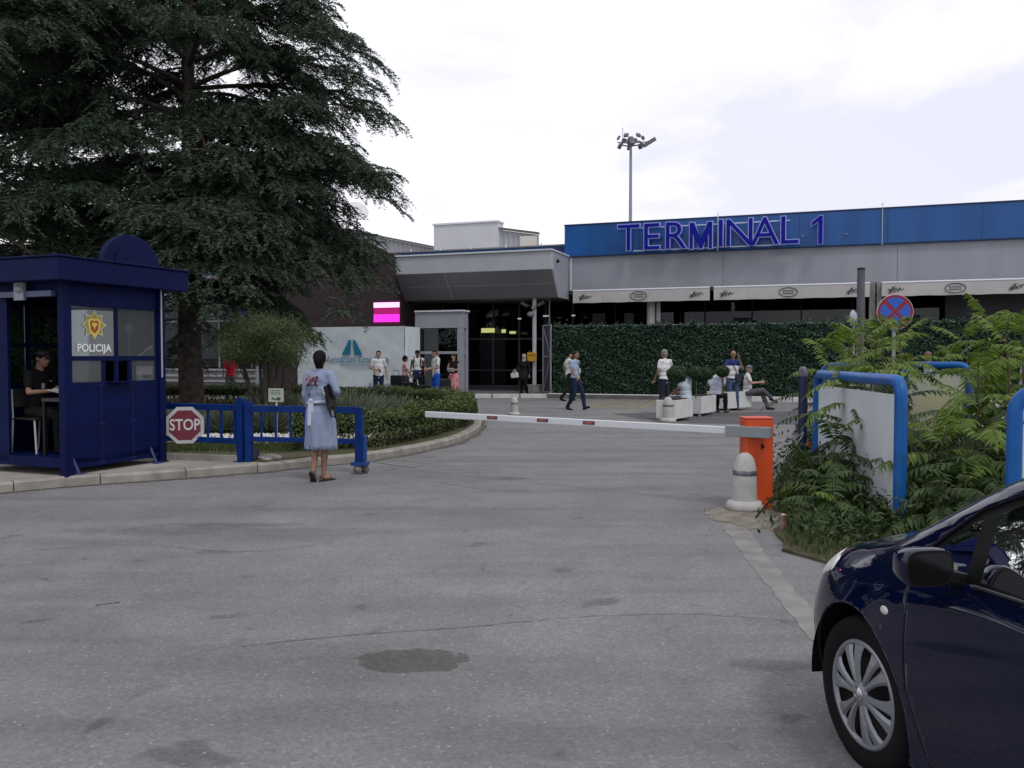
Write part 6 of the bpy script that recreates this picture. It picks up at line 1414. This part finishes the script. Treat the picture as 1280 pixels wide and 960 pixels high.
# ailanthus saplings
AIL = leafmat('ailanthus_leaflets', (.013, .040, .009), (.075, .130, .026), .42, .28)
AILY = leafmat('young_ailanthus_leaflets', (.06, .12, .012), (.20, .29, .04), .42, .35)
STEM = M('sapling_stem', (.10, .08, .045), .8, noise=.3); RACH = M('leaf_stalk', (.12, .13, .04), .6)
def pinnate(p0, d0, L_, npair, rg, droop, ll=.11, lw=.036, twist=0):
    """returns leaflet verts (m,6... quads) and rachis polyline"""
    d = np.array(d0, float); d /= np.linalg.norm(d); pts = []; p = np.array(p0, float); st_ = L_/(npair+2); tg = []
    for i in range(npair+3):
        pts.append(p.copy()); tg.append(d.copy()); p = p+d*st_; d = d+np.array([0, 0, -droop/(npair+2)*1.5]); d /= np.linalg.norm(d)
    V = []; up = np.array([0, 0, 1.0])
    hor = np.cross(d0, up); hor /= max(np.linalg.norm(hor), 1e-6)
    for i in range(2, npair+3):
        sc_ = (.75+.35*sin(pi*min(1, (i-1)/(npair))))*(1 if i < npair+1 else .8)
        nrm = np.cross(hor, tg[i]); nrm /= np.linalg.norm(nrm)
        if nrm[2] < 0: nrm = -nrm
        for s in ((-1, 1) if i < npair+2 else (0,)):
            ax = hor*s*.95+tg[i]*(.42 if s else 1)+up*(-.28-.15*rg.random()) ; ax = ax+rg.normal(0, .10, 3); ax /= np.linalg.norm(ax); w_ = np.cross(ax, nrm); w_ /= max(np.linalg.norm(w_), 1e-6)
            l = ll*sc_*rg.uniform(.85, 1.15); b = pts[i]; n2 = np.cross(w_, ax); bend = -up*l*.16
            fold = nrm*.008
            V.append([b, b+ax*l*.28-w_*lw*.5*sc_+fold, b+ax*l*.28, b+ax*l*.28+w_*lw*.5*sc_+fold, b+ax*l*.66-w_*lw*.36*sc_+bend*.4+fold, b+ax*l*.66+bend*.4, b+ax*l*.66+w_*lw*.36*sc_+bend*.4+fold, b+ax*l+bend])
    return V, pts
LEAFQ = np.array([[0, 1, 2, 2], [0, 2, 3, 3], [1, 4, 5, 2], [2, 5, 6, 3], [4, 7, 5, 5], [5, 7, 6, 6]])
def sapling(base, tip, label, nl=12, L_=.62, young=.35, seed=0, spread=1.0, low=.25, ll=.115, droop=.9):
    rg = np.random.default_rng(100+seed); t = thing('ailanthus_sapling', label, 'sapling', base, 0, 'wild saplings with feathery compound leaves')
    tv = Vector(tip)-Vector(base); bend = Vector((rg.uniform(-.06, .06), rg.uniform(-.06, .06), 0)); H_ = tv.length
    def sp2(u): return tv*u+bend*sin(pi*u)
    p = MB(); p.tube([sp2(u) for u in np.linspace(0, 1, 8)], list(np.linspace(.012+.005*H_, .005, 8)), 8); p.build('stem', STEM, t)
    VV = []; VY = []; rc = MB()
    for i in range(nl):
        u = low+(1-low)*(i+.5)/nl; az = i*2.4+rg.uniform(-.4, .4); el = rg.uniform(.15, .6)+.6*(u > .85); d0 = (cos(az)*cos(el), sin(az)*cos(el), sin(el)); Li = L_*(.75+.4*sin(pi*u))*rg.uniform(.8, 1.15)*(.7 if u > .93 else 1)
        V, pts = pinnate(tuple(sp2(u)), d0, Li*spread, int(9+Li*7), rg, droop*rg.uniform(.7, 1.3), ll*(.75+.3*Li/L_)); (VY if u > 1-young else VV).extend(V); rc.tube([tuple(q) for q in pts], list(np.linspace(.0045, .0018, len(pts))), 4, caps=False)
    rc.build('leaf_stalks', RACH, t)
    for nm, vv, mt in (('leaves', VV, AIL), ('young_leaves', VY, AILY)):
        if not vv: continue
        V = np.array(vv); m = len(V); Q = []
        tri = np.array([[0, 1, 2], [0, 2, 3], [1, 4, 5], [1, 5, 2], [2, 5, 6], [2, 6, 3], [4, 7, 5], [5, 7, 6]]); Fc = (np.arange(m)[:, None, None]*8+tri[None]).reshape(-1, 3)
        npmesh(nm, V.reshape(-1, 3), Fc, mt, t, np.repeat(np.clip(rg.beta(2, 2.4, m)+rg.normal(0, .05, m), 0, 1), 8))
    return t
def sap(px_base, Yb, px_tip, py_tip, Yt, label, **k):
    b = ground_at(px_base, Yb, .04); tq = at(px_tip, py_tip, Yt); sapling(tuple(b), tuple(tq), label, **k)
sap(1066, 9.2, 1075, 415, 9.6, 'slender sapling before the large blank board, top fronds reaching left over the frame', nl=15, seed=1, low=.12, L_=.60)
sap(1040, 8.6, 1048, 545, 8.9, 'bushy low sapling in front of the lower half of the blank board', nl=14, seed=2, low=.05, young=.1, L_=.55)
sap(1025, 8.9, 1018, 590, 8.9, 'low leafy sapling nearest to the drink can', nl=14, seed=3, low=.05, young=.1, L_=.5)
sap(1032, 8.3, 1030, 600, 8.2, 'dark leafy sapling at the foot of the blank board', nl=14, seed=4, low=.05, young=.0, L_=.5)
sap(1100, 10.6, 1105, 408, 10.8, 'tall sapling just below the no-stopping sign', nl=16, seed=5, low=.2, L_=.62)
sap(1112, 11.2, 1124, 408, 11.5, 'tall sapling touching the right rim of the no-stopping sign', nl=16, seed=6, low=.25, L_=.6)
sap(1188, 13.6, 1192, 440, 13.8, 'sapling behind the striped-shirt man\'s board, pale green top', nl=16, seed=7, low=.25, L_=.62)
sap(1150, 8.3, 1160, 562, 8.4, 'sapling between the two nearest blue frames, arching before the yellowish poster', nl=15, seed=8, low=.1, young=.15, L_=.66)
sap(1195, 8.6, 1190, 560, 8.6, 'dark low sapling right of the blank board above the car bonnet', nl=15, seed=9, low=.05, young=.1, L_=.6)
sap(1245, 9.6, 1232, 395, 9.8, 'tallest sapling at the right, broad bright crown', nl=18, seed=10, low=.2, L_=.70, ll=.13)
sap(1290, 9.4, 1278, 400, 9.4, 'tall sapling at the right edge of the picture', nl=18, seed=11, low=.2, L_=.7, ll=.13)
sap(1235, 8.2, 1225, 500, 8.2, 'mid-height sapling left of the rightmost board', nl=16, seed=12, low=.1, L_=.62)
sap(1260, 11.5, 1262, 440, 11.5, 'sapling behind the rightmost board', nl=16, seed=13, low=.1, L_=.65)
sap(1175, 7.2, 1178, 600, 7.2, 'low sapling with drooping dark leaves right of the nearest blue leg', nl=13, seed=14, low=.05, young=.0, L_=.5)
sap(1210, 7.0, 1205, 590, 7.0, 'low sapling behind the car bonnet', nl=14, seed=15, low=.05, young=.1, L_=.5)
sap(1048, 7.9, 1045, 625, 7.9, 'low sapling between blank board and car', nl=13, seed=16, low=.05, young=.05, L_=.42)
sap(1232, 10.5, 1228, 480, 10.5, 'sapling in the middle of the thicket at the right', nl=16, seed=17, low=.1, L_=.62)
sap(1330, 8.0, 1320, 440, 8.0, 'sapling just beyond the right edge of the picture', nl=16, seed=18, low=.1, L_=.7)
sap(1045, 11.4, 1052, 440, 11.8, 'sapling behind the blank board with a frond reaching toward the navy post', nl=13, seed=19, low=.3, L_=.62)
sap(1110, 13.5, 1112, 470, 13.5, 'sapling behind the half hidden board', nl=16, seed=20, low=.1, L_=.6)
for i, (pb, Yb, px, py, Yt, lb) in enumerate(((1070, 9.5, 1058, 468, 9.5, 'leafy sapling against the left half of the blank board'), (1060, 11.2, 1062, 418, 11.2, 'sapling just behind the left leg of the blank board'), (1085, 11.0, 1098, 412, 11.0, 'sapling rising behind the middle of the blank board'), (1030, 11.6, 1036, 428, 11.6, 'sapling with fronds reaching left beside the navy post'), (1092, 12.2, 1088, 425, 12.2, 'leafy sapling directly below the dark grey pole'), (1128, 13.4, 1126, 425, 13.4, 'sapling right of the no-stopping sign with pale arching fronds'), (1205, 13.4, 1208, 412, 13.4, 'sapling crown above the right leg of the poster board'),
        (1262, 8.8, 1256, 402, 8.8, 'bright crowned sapling between the poster board and the rightmost board'), (1225, 9.0, 1222, 450, 9.0, 'dense sapling just left of the brightest crown'), (1185, 8.1, 1180, 545, 8.1, 'dark sapling filling the gap right of the thick blue leg'), (1240, 7.6, 1238, 540, 7.6, 'dark sapling beside the rightmost blue frame'))):
    sap(pb, Yb, px, py, Yt, lb, nl=17, seed=40+i, low=.08, L_=.66, ll=.13)
# low undergrowth
UG = leafmat('undergrowth_leaves', (.015, .04, .010), (.08, .12, .03), .5, .2)
n = 26000; u = RNG.random(n); C_ = []
xs = []; ys = []; zs = []
while len(xs) < 600:
    px = random.uniform(990, 1330); Y = random.uniform(6.9, 13.5); x = (px-640)/F*Y
    if Y < 7.1+(1020-px)*.02: continue
    xs.append(x); ys.append(Y); zs.append(random.uniform(.05, .45) if not (Y < 8.6 and px < 1150) else random.uniform(.03, .12))
cl = np.stack([xs, ys, zs], 1); k = RNG.integers(0, len(cl), n); C_ = cl[k]+RNG.normal(size=(n, 3))*np.array([.14, .14, .10]); C_[:, 2] = np.clip(C_[:, 2], .06, None)
V, Fc = leafcards(C_, RNG.normal(size=(n, 3))+np.array([0, -.3, .9]), .085, .030, .3); o = npmesh('undergrowth', V, Fc, UG, None, np.repeat(RNG.beta(1.5, 2.5, n), 4)); o['kind'] = 'stuff'
# background greenery seen behind the booth
for (x, y, r, h, lb, sd_) in ((-9.6, 17.5, .9, 2.3, 'dense dark bush behind the booth, seen through its rear windows', 1), (-12, 24, 1.6, 3.2, 'big dark bush left of the cedar trunk behind the booth', 2)):
    t = thing('bush', lb, 'bush', (x, y, .1)); n = 14000; v = RNG.normal(size=(n, 3)); v = unit(v)*(RNG.random(n)**.4)[:, None]; C_ = v*np.array([r, r, h/2])*(1+.15*np.sin(v[:, 0]*9+v[:, 2]*7))[:, None]+np.array([0, 0, h/2]); V, Fc = leafcards(C_, v+RNG.normal(0, .6, (n, 3)), .09, .05); npmesh('foliage', V, Fc, UG, t, np.repeat(RNG.beta(1.5, 3, n), 4)); p = MB(); p.tube([(0, 0, 0), (0, 0, h*.6)], .06, 6); p.build('stem', BARK, t)
# ------------------------------------------------------------------ dark blue car
CARL = Vector((2.128, 3.430, -.01)); CR = R(100)
car = thing('parked_car', 'dark navy hatchback parked at the right edge, front wheel and mirror toward the camera', 'car', CARL, CR)
PAINT = bpy.data.materials.new('car_navy_paint'); PAINT.use_nodes = True; _b = PAINT.node_tree.nodes['Principled BSDF']
_b.inputs['Base Color'].default_value = (.002, .0045, .024, 1); _b.inputs['Specular IOR Level'].default_value = .0; _b.inputs['Roughness'].default_value = .4; _b.inputs['Coat Weight'].default_value = 1; _b.inputs['Coat Roughness'].default_value = .03
SEC = [  # x : (y,z) x8  from sill to centre line
 (.77, [(.27, .22), (.36, .33), (.38, .48), (.35, .565), (.31, .60), (.23, .625), (.12, .635), (0, .64)]),
 (.70, [(.45, .20), (.515, .33), (.535, .48), (.49, .59), (.45, .635), (.36, .67), (.18, .69), (0, .695)]),
 (.57, [(.585, .245), (.61, .33), (.63, .48), (.59, .615), (.555, .675), (.45, .73), (.24, .76), (0, .77)]),
 (.36, [(.69, .225), (.725, .33), (.74, .50), (.71, .65), (.655, .735), (.54, .80), (.28, .84), (0, .855)]),
 (.10, [(.745, .18), (.785, .33), (.805, .55), (.765, .70), (.715, .79), (.61, .86), (.32, .90), (0, .915)]),
 (-.10, [(.76, .18), (.80, .33), (.815, .56), (.785, .73), (.74, .825), (.665, .915), (.36, .955), (0, .97)]),
 (-.24, [(.77, .18), (.80, .33), (.82, .56), (.80, .75), (.755, .855), (.675, .985), (.385, 1.03), (0, 1.05)]),
 (-.45, [(.78, .18), (.80, .33), (.82, .57), (.81, .77), (.775, .875), (.670, 1.10), (.40, 1.165), (0, 1.18)]),
 (-.75, [(.78, .18), (.80, .33), (.82, .57), (.815, .79), (.785, .90), (.655, 1.245), (.40, 1.31), (0, 1.33)]),
 (-1.1, [(.78, .18), (.80, .33), (.82, .57), (.82, .80), (.785, .92), (.63, 1.37), (.38, 1.42), (0, 1.435)]),
 (-1.6, [(.78, .18), (.80, .33), (.82, .57), (.82, .82), (.785, .94), (.61, 1.42), (.37, 1.465), (0, 1.48)]),
 (-2.2, [(.78, .18), (.80, .33), (.82, .57), (.82, .84), (.78, .965), (.60, 1.40), (.36, 1.45), (0, 1.465)]),
 (-2.75, [(.75, .18), (.79, .33), (.81, .57), (.80, .86), (.76, .99), (.58, 1.32), (.35, 1.38), (0, 1.40)]),
 (-3.05, [(.66, .22), (.70, .33), (.72, .57), (.70, .87), (.66, 1.0), (.53, 1.16), (.32, 1.22), (0, 1.24)]),
 (-3.14, [(.50, .26), (.56, .35), (.60, .55), (.58, .80), (.54, .9), (.44, .95), (.25, .97), (0, .98)])]
def cr1(P, t):
    n = len(P); i = min(int(t), n-2); f = t-i; a, b, c, d = P[max(i-1, 0)], P[i], P[i+1], P[min(i+2, n-1)]
    return .5*((2*b)+(-a+c)*f+(2*a-5*b+4*c-d)*f*f+(-a+3*b-3*c+d)*f**3)
XS = np.array([s[0] for s in SEC]); SP = np.array([[(s[0], y, z) for y, z in s[1]] for s in SEC])   # (15,8,3)
NU, NV = 150, 46
grid = np.zeros((NU+1, NV+1, 3))
for i in range(NU+1):
    u = i/NU*(len(SEC)-1); row = np.array([cr1(SP[:, j], u) for j in range(8)])
    for j in range(NV+1): grid[i, j] = cr1(row, j/NV*7)
bm = bmesh.new(); vl = [[bm.verts.new(grid[i, j]) for j in range(NV+1)] for i in range(NU+1)]; vr = [[vl[i][j] if j == NV else bm.verts.new((grid[i, j][0], -grid[i, j][1], grid[i, j][2])) for j in range(NV+1)] for i in range(NU+1)]
for i in range(NU):
    for j in range(NV):
        bm.faces.new((vl[i][j], vl[i][j+1], vl[i+1][j+1], vl[i+1][j])); bm.faces.new((vr[i+1][j], vr[i+1][j+1], vr[i][j+1], vr[i][j]))
def closeend(i):
    try: bm.faces.new([vl[i][j] for j in range(NV+1)]+[vr[i][j] for j in range(NV-1, -1, -1)])
    except Exception: pass
closeend(0); closeend(NU); bm.normal_update()
def cut(co, no, sel): 
    fs = [f for f in bm.faces if sel(f.calc_center_median())]; g_ = set(fs)
    for f in fs: g_.update(f.edges); g_.update(f.verts)
    bmesh.ops.bisect_plane(bm, geom=list(g_), dist=1e-5, plane_co=co, plane_no=no)
def polycut(poly, sel, axis='xz'):
    n = len(poly)
    for i in range(n):
        a, b = poly[i], poly[(i+1) % n]; d = (b[0]-a[0], b[1]-a[1]); l = hypot(*d)
        if l < 1e-6: continue
        if axis == 'xz': cut((a[0], 0, a[1]), (d[1]/l, 0, -d[0]/l), sel)
        else: cut((0, a[0], a[1]), (0, d[1]/l, -d[0]/l), sel)
def inpoly(x, z, P):
    c = False; j = len(P)-1
    for i in range(len(P)):
        if ((P[i][1] > z) != (P[j][1] > z)) and (x < (P[j][0]-P[i][0])*(z-P[i][1])/(P[j][1]-P[i][1])+P[i][0]): c = not c
        j = i
    return c
arch = [(0+.352*cos(a), .30+.352*sin(a)) for a in np.linspace(0, 2*pi, 28, endpoint=False)]; archr = [(x-2.36, z) for x, z in arch]
for A_, cx in ((arch, 0), (archr, -2.36)): polycut(A_, lambda c, cx=cx: abs(c.x-cx) < .45 and c.z < .75 and abs(c.y) > .3)
QW = [(-.335, .905), (-.60, .905), (-.60, 1.125), (-.575, 1.125)]
QW = [(-.345, .905), (-.585, .905), (-.585, 1.105), (-.56, 1.095)]
FW = [(-.655, .915), (-1.42, .945), (-1.42, 1.365), (-1.15, 1.325), (-.92, 1.255), (-.72, 1.165), (-.655, 1.13)]
RW = [(-1.52, .95), (-2.28, .985), (-2.40, 1.10), (-2.30, 1.32), (-1.9, 1.37), (-1.52, 1.375)]
wins = [QW, FW, RW]
for W_ in wins:
    x0 = min(p_[0] for p_ in W_)-.05; x1 = max(p_[0] for p_ in W_)+.05; polycut(W_, lambda c, a=x0, b=x1: a < c.x < b and c.z > .84 and abs(c.y) > .5)
# black window surround
SUR = [(-.29, .885), (-2.45, .975), (-2.45, 1.12), (-2.33, 1.345), (-1.9, 1.39), (-1.42, 1.388), (-1.14, 1.348), (-.90, 1.275), (-.70, 1.185), (-.56, 1.12)]
polycut(SUR, lambda c: -2.5 < c.x < -.25 and c.z > .84 and abs(c.y) > .5)
# windscreen (front view polygon limited by x)
def wsx(y): return None
WSP = [(-.60, 0), (.60, 0)]
# door gap strips
gaps = []
def gap(x0, x1, z0, z1, w_=.007):
    P = [(x0, z0), (x0+w_, z0), (x1+w_, z1), (x1, z1)]; gaps.append(P); a = min(x0, x1)-.05; b = max(x0, x1)+.06
    polycut(P, lambda c: a < c.x < b and z0-.05 < c.z < z1+.05 and abs(c.y) > .5)
gap(-.46, -.365, .24, .46); gap(-.365, -.355, .46, .74); gap(-.355, -.31, .74, .885); gap(-1.47, -1.47, .24, .94); gap(.395, .43, .42, .56)
P = [(-.46, .236), (-1.47, .236), (-1.47, .243), (-.46, .243)]; gaps.append(P); polycut(P, lambda c: -1.5 < c.x < -.4 and .2 < c.z < .28 and abs(c.y) > .5)
# headlight
HL = [(.80, .555), (.64, .58), (.52, .625), (.40, .675), (.30, .715), (.31, .745), (.42, .757), (.55, .735), (.66, .69), (.80, .632)]
polycut(HL, lambda c: .18 < c.x < .8 and .45 < c.z < .78 and abs(c.y) > .25)
bm.normal_update(); bm.faces.ensure_lookup_table()
cat_ = {}
wsel = lambda c: (-.74 < c.x < -.155 and c.z > .93+.0) 
for f in list(bm.faces):
    c = f.calc_center_median(); k = 'body'; side = abs(c.y) > .5
    if side and c.z < .75 and ((c.x-0)**2+(c.z-.30)**2 < .3515**2 or (c.x+2.36)**2+(c.z-.30)**2 < .3515**2): k = 'del'
    elif side and any(inpoly(c.x, c.z, W_) for W_ in wins): k = 'glass%d%d' % ([inpoly(c.x, c.z, W_) for W_ in wins].index(True), c.y > 0)
    elif side and c.z > .86 and inpoly(c.x, c.z, SUR) : k = 'trim'
    elif side and any(inpoly(c.x, c.z, P_) for P_ in gaps): k = 'gap'
    elif abs(c.y) > .655-.55*(c.x-.25) and c.x > .2 and inpoly(c.x, c.z, HL) and c.z > .5: k = 'lamp%d' % (c.y > 0)
    elif abs(c.y) < .60 and -.98 < c.x < -.13 and c.z > .94 and abs(c.y) < .60-.05*(c.x < -.5) : k = 'ws'
    elif abs(c.y) < .5 and -3.08 < c.x < -2.80 and c.z > 1.0: k = 'ws'
    cat_[f] = k
def sub(kind):
    b2 = bmesh.new(); mp = {}
    for f, k in cat_.items():
        if k != kind: continue
        vs = []
        for v in f.verts:
            if v not in mp: mp[v] = b2.verts.new(v.co)
            vs.append(mp[v])
        try: nf = b2.faces.new(vs); nf.smooth = True
        except ValueError: pass
    b2.normal_update(); me = bpy.data.meshes.new(kind); b2.to_mesh(me); b2.free(); return me
CG = glassmat('car_glass', (.10, .13, .13), base=.02)
bme = sub('body'); bme.materials.append(M('cabin_lining', (.015, .015, .017), .9)); bme.materials.append(PAINT); o = link('body', bme, None, car); s_ = o.modifiers.new('solid', 'SOLIDIFY'); s_.thickness = .012; s_.offset = -1; s_.material_offset = 1
[link('window_pane', sub('glass%d%d' % (q, l)), CG, car) for q in range(3) for l in (0, 1)]; link('window_trim', sub('trim'), M('car_trim_black', (.006, .006, .007), .4, spec=.3), car); link('panel_gap', sub('gap'), M('gap_black', (.003, .003, .003), .9), car)
link('windscreen', sub('ws'), CG, car)
hls = [link('headlight', sub('lamp%d' % l_), glassmat('lamp_lens', (.88, .90, .88), base=.08), car) for l_ in (0, 1)]
for l_ in (0, 1):
    inm = sub('lamp%d' % l_)
    for v in inm.vertices: v.co = v.co-v.normal*.016
    link('reflector_bowl', inm, M('lamp_bowl', (.72, .73, .71), .3, metal=.2), hls[l_])
    p = MB(); p.blob((.66, (.40 if l_ else -.40), .60), (.04, .04, .03)); p.build('bulb_dome', M('lamp_chrome', (.75, .76, .74), .18, metal=.8), hls[l_])
bm.free()
# dark cabin
p = MB(); p.b2((-2.9, -.66, .35), (.3, .66, .36)); p.b2((-.36, -.66, .45), (-.30, .66, .86)); p.build('floor_pan', DARKIN, car)
p = MB(); p.b2((-.55, -.68, .70), (-.30, .68, .905)); p.blob((-.48, 0, .90), (.2, .66, .05)); p.build('dashboard', M('dash_dark', (.02, .02, .022), .6), car)
p = MB(); p.tube([(-.80+.07*cos(a), .36+.18*sin(a), .90+.17*cos(a)) for a in np.linspace(0, 2*pi, 28, endpoint=False)], .016, 8, closed=True); p.blob((-.79, .36, .89), (.04, .06, .06)); p.build('steering_wheel', BLACK, car)
for sy in (.36, -.36):
    p = MB(); p.box((-1.15, sy, .52), (.50, .50, .16)); p.box((-1.48, sy, .86), (.14, .48, .62), (0, R(-14), 0)); p.box((-1.58, sy, 1.24), (.09, .26, .18), (0, R(-10), 0)); p.build('seat', M('seat_cloth', (.035, .036, .04), .9), car, bevel=.04, seg=3)
p = MB(); p.box((-2.4, 0, .80), (.14, 1.2, .6), (0, R(-14), 0)); p.build('rear_bench', M('seat_cloth', (.03, .03, .03)), car, bevel=.04)
# wheel wells, wheels
for cx in (0, -2.36):
    for sy in (1, -1):
        p = MB(); n = 28; vs = []
        for a in np.linspace(-.12, pi+.35, n): vs += [(cx+.356*cos(a), sy*.50, .30+.356*sin(a)), (cx+.356*cos(a), sy*.775, .30+.356*sin(a))]
        p.add(vs, [(2*i, 2*i+2, 2*i+3, 2*i+1) for i in range(n-1)], True); p.lathe([(0, 0), (.356, 0)], (cx, sy*.50, .30), 28, 'y'); p.build('wheel_arch_liner', M('liner_black', (.006, .006, .006), .95), car)
        wh = MB(); wh.lathe([(.205, sy*.60), (.24, sy*.59), (.288, sy*.60), (.300, sy*.635), (.300, sy*.735), (.289, sy*.762), (.25, sy*.772), (.215, sy*.766), (.203, sy*.755)], (cx, 0, .30), 64, 'y'); w_ = wh.build('tyre', M('tyre', (.008, .008, .009), .8, bump=.2, bscale=60), car)
        wh = MB(); wh.lathe([(.0, sy*.69), (.19, sy*.69), (.205, sy*.70), (.207, sy*.758)], (cx, 0, .30), 48, 'y'); wh.build('wheel_barrel', M('barrel_dark', (.01, .01, .011), .6), w_)
        if sy < 0 and cx == 0: pass
        # cover: rim ring + six pairs of tapering spokes
        cv = MB(); cv.lathe([(.186, sy*.752), (.192, sy*.764), (.203, sy*.767), (.209, sy*.760)], (cx, 0, .30), 64, 'y')
        for k in range(6):
            for s2 in (-1, 1):
                a0 = k*pi/3+R(8); am = a0+s2*R(4); ae = a0+s2*R(11.5)
                def pt(r_, a, y): return (cx+r_*cos(a), sy*y, .30+r_*sin(a))
                rows = []
                for r_, ac, hw, y in ((.040, a0+s2*R(13), R(15), .772), (.075, a0+s2*R(10), R(9.4), .776), (.12, a0+s2*R(10.5), R(8.0), .775), (.16, a0+s2*R(11.5), R(8.4), .770), (.192, a0+s2*R(12.5), R(10.5), .762)):
                    rows.append([pt(r_, ac-hw, y-.010), pt(r_, ac-hw*.55, y), pt(r_, ac+hw*.55, y), pt(r_, ac+hw, y-.010)])
                vs = [v for r_ in rows for v in r_]; cv.add(vs, [(4*i+j, 4*i+4+j, 4*i+5+j, 4*i+1+j) for i in range(4) for j in range(3)], False)
        cv.lathe([(.05, sy*.768), (.036, sy*.777), (.0, sy*.779)], (cx, 0, .30), 32, 'y'); cv.build('wheel_cover', M('cover_silver', (.27, .28, .31), .36, metal=.5), w_)
        cb_ = MB(); cb_.lathe([(.030, sy*.7785), (.026, sy*.783), (.0, sy*.784)], (cx, 0, .30), 32, 'y'); cb_.tube([(cx+.016*cos(a), sy*.785, .30+.010*sin(a)) for a in np.linspace(0, 2*pi, 16, endpoint=False)], .0025, 5, closed=True); cb_.tube([(cx+.007*cos(a), sy*.785, .30+.014*sin(a)) for a in np.linspace(0, 2*pi, 16, endpoint=False)], .0022, 5, closed=True); cb_.build('centre_cap', M('cap_chrome', (.5, .5, .52), .2, metal=.9), w_)
# mirror
for sy in (1, -1):
    mc = Vector((-.565, sy*.918, .955)); p = MB()
    prof = []
    for i, (dx, sy_, sz_) in enumerate(((.080, .02, .015), (.070, .052, .036), (.042, .076, .052), (.0, .085, .060), (-.033, .087, .062), (-.042, .083, .058))):
        ring = []
        for k in range(28):
            a = 2*pi*k/28; ca, sa = cos(a), sin(a); e = .55; ring.append((mc.x+dx, mc.y+sy_*math.copysign(abs(ca)**e, ca), mc.z+sz_*math.copysign(abs(sa)**e, sa)-.0*dx))
        prof.append(ring)
    vs = [v for r_ in prof for v in r_]; m = len(prof); p.add(vs, [(i*28+k, i*28+(k+1) % 28, (i+1)*28+(k+1) % 28, (i+1)*28+k) for i in range(m-1) for k in range(28)]+[tuple(range(28))], True); mo = p.build('wing_mirror', PAINT, car)
    p = MB(); p.add(prof[-1], [tuple(range(28))]); q = p.build('mirror_recess', BLACK, mo)
    p = MB(); p.add([(v[0]-.003, mc.y+(v[1]-mc.y)*.88, mc.z+(v[2]-mc.z)*.86) for v in prof[-1]], [tuple(range(28))]); p.build('mirror_glass', M('mirror_glass_dark', (.008, .008, .009), .15, spec=.25), mo)
    p = MB(); p.bar((-.555, sy*.765, .90), (-.575, sy*.87, .925), .07, .05, (0, 0, 1)); p.build('mirror_arm', BLACK, mo, bevel=.015)
p = MB(); p.blob((-.225, .813, .70), (.034, .012, .018), None, 20, 10); p.build("side_indicator", M("indicator_lens", (.62, .58, .55), .2, coat=1), car)
p = MB(); p.tube([(-.655-.01*0, .800, .905), (-1.0, .803, .919), (-1.45, .802, .938)], .006, 6); p.build('beltline_strip', M('belt_strip', (.02, .02, .022), .3), car)
p = MB(); p.b2((-1.30, .822, .80), (-1.12, .842, .825)); p.build('door_handle', PAINT, car, bevel=.008)
p = MB(); p.b2((.73, -.26, .28), (.775, .26, .42)); p.build('grille', BLACK, car, bevel=.01)
p = MB(); p.b2((-2.85, -.70, .20), (.6, -.3, .24)); p.b2((-1.95, -.74, .18), (-.42, .74, .22)); p.build('underbody', DARKIN, car)

# ------------------------------------------------------------------ white taxi on the right, mirrored in the booth window
VW = Vector((14.0, 20.4, .0)); vn = thing('white_taxi', 'white high-roofed taxi with a roof sign parked at the right beyond the saplings', 'taxi', VW, R(-112), scale=1.2)
TX = M('taxi_white', (.55, .57, .58), .35, coat=.5)
prof = [(1.05, .30), (1.08, .62), (1.0, .82), (.45, 1.0), (-.25, 1.62), (-.6, 1.72), (-2.6, 1.72), (-3.1, 1.55), (-3.2, .95), (-3.2, .30)]
p = MB(); n = len(prof); vs = [(x, y*(.82 if z < 1.02 else .70 if z > 1.4 else .76), z) for y in (-1, 1) for x, z in prof]
p.add(vs, [tuple(range(n-1, -1, -1)), tuple(range(n, 2*n))]+[(i, (i+1) % n, n+(i+1) % n, n+i) for i in range(n)]); p.build('body', TX, vn, bevel=.05, seg=3)
p = MB(); a = Vector((.40, 0, 1.05)); b = Vector((-.21, 0, 1.59)); nn = Vector((.66, 0, .75))*.012
p.add([(a+nn+Vector((0, y*.66, 0))) for y in (-1, 1)]+[(b+nn+Vector((0, y*.60, 0))) for y in (1, -1)], [(0, 1, 2, 3)]); p.build('windscreen', M('taxi_glass', (.05, .06, .06), .08), vn)
for sy in (-1, 1):
    p = MB(); p.add([(.15, sy*.775, 1.05), (-.4, sy*.725, 1.55), (-2.8, sy*.72, 1.55), (-2.9, sy*.775, 1.05)], [(0, 1, 2, 3)]); p.build('side_window', M('taxi_glass', (.05, .06, .06)), vn)
    p = MB(); p.box((1.0, sy*.58, .78), (.16, .30, .16), (0, R(30), 0)); p.build('headlight', M('lamp_chrome', (.7, .7, .7)), vn, bevel=.03)
    for x in (.2, -2.4): p = MB(); p.lathe([(0, -.10), (.30, -.10), (.30, .10), (0, .10)], (x, sy*.72, .30), 24, 'y'); p.build('wheel', RUBBER, vn)
p = MB(); p.b2((-1.05, -.22, 1.72), (-.85, .22, 1.86)); p.build('roof_sign', M('roof_sign', (.55, .57, .55), .4), vn, bevel=.02)
p = MB(); p.b2((1.075, -.35, .5), (1.10, .35, .62)); p.build('grille', BLACK, vn)
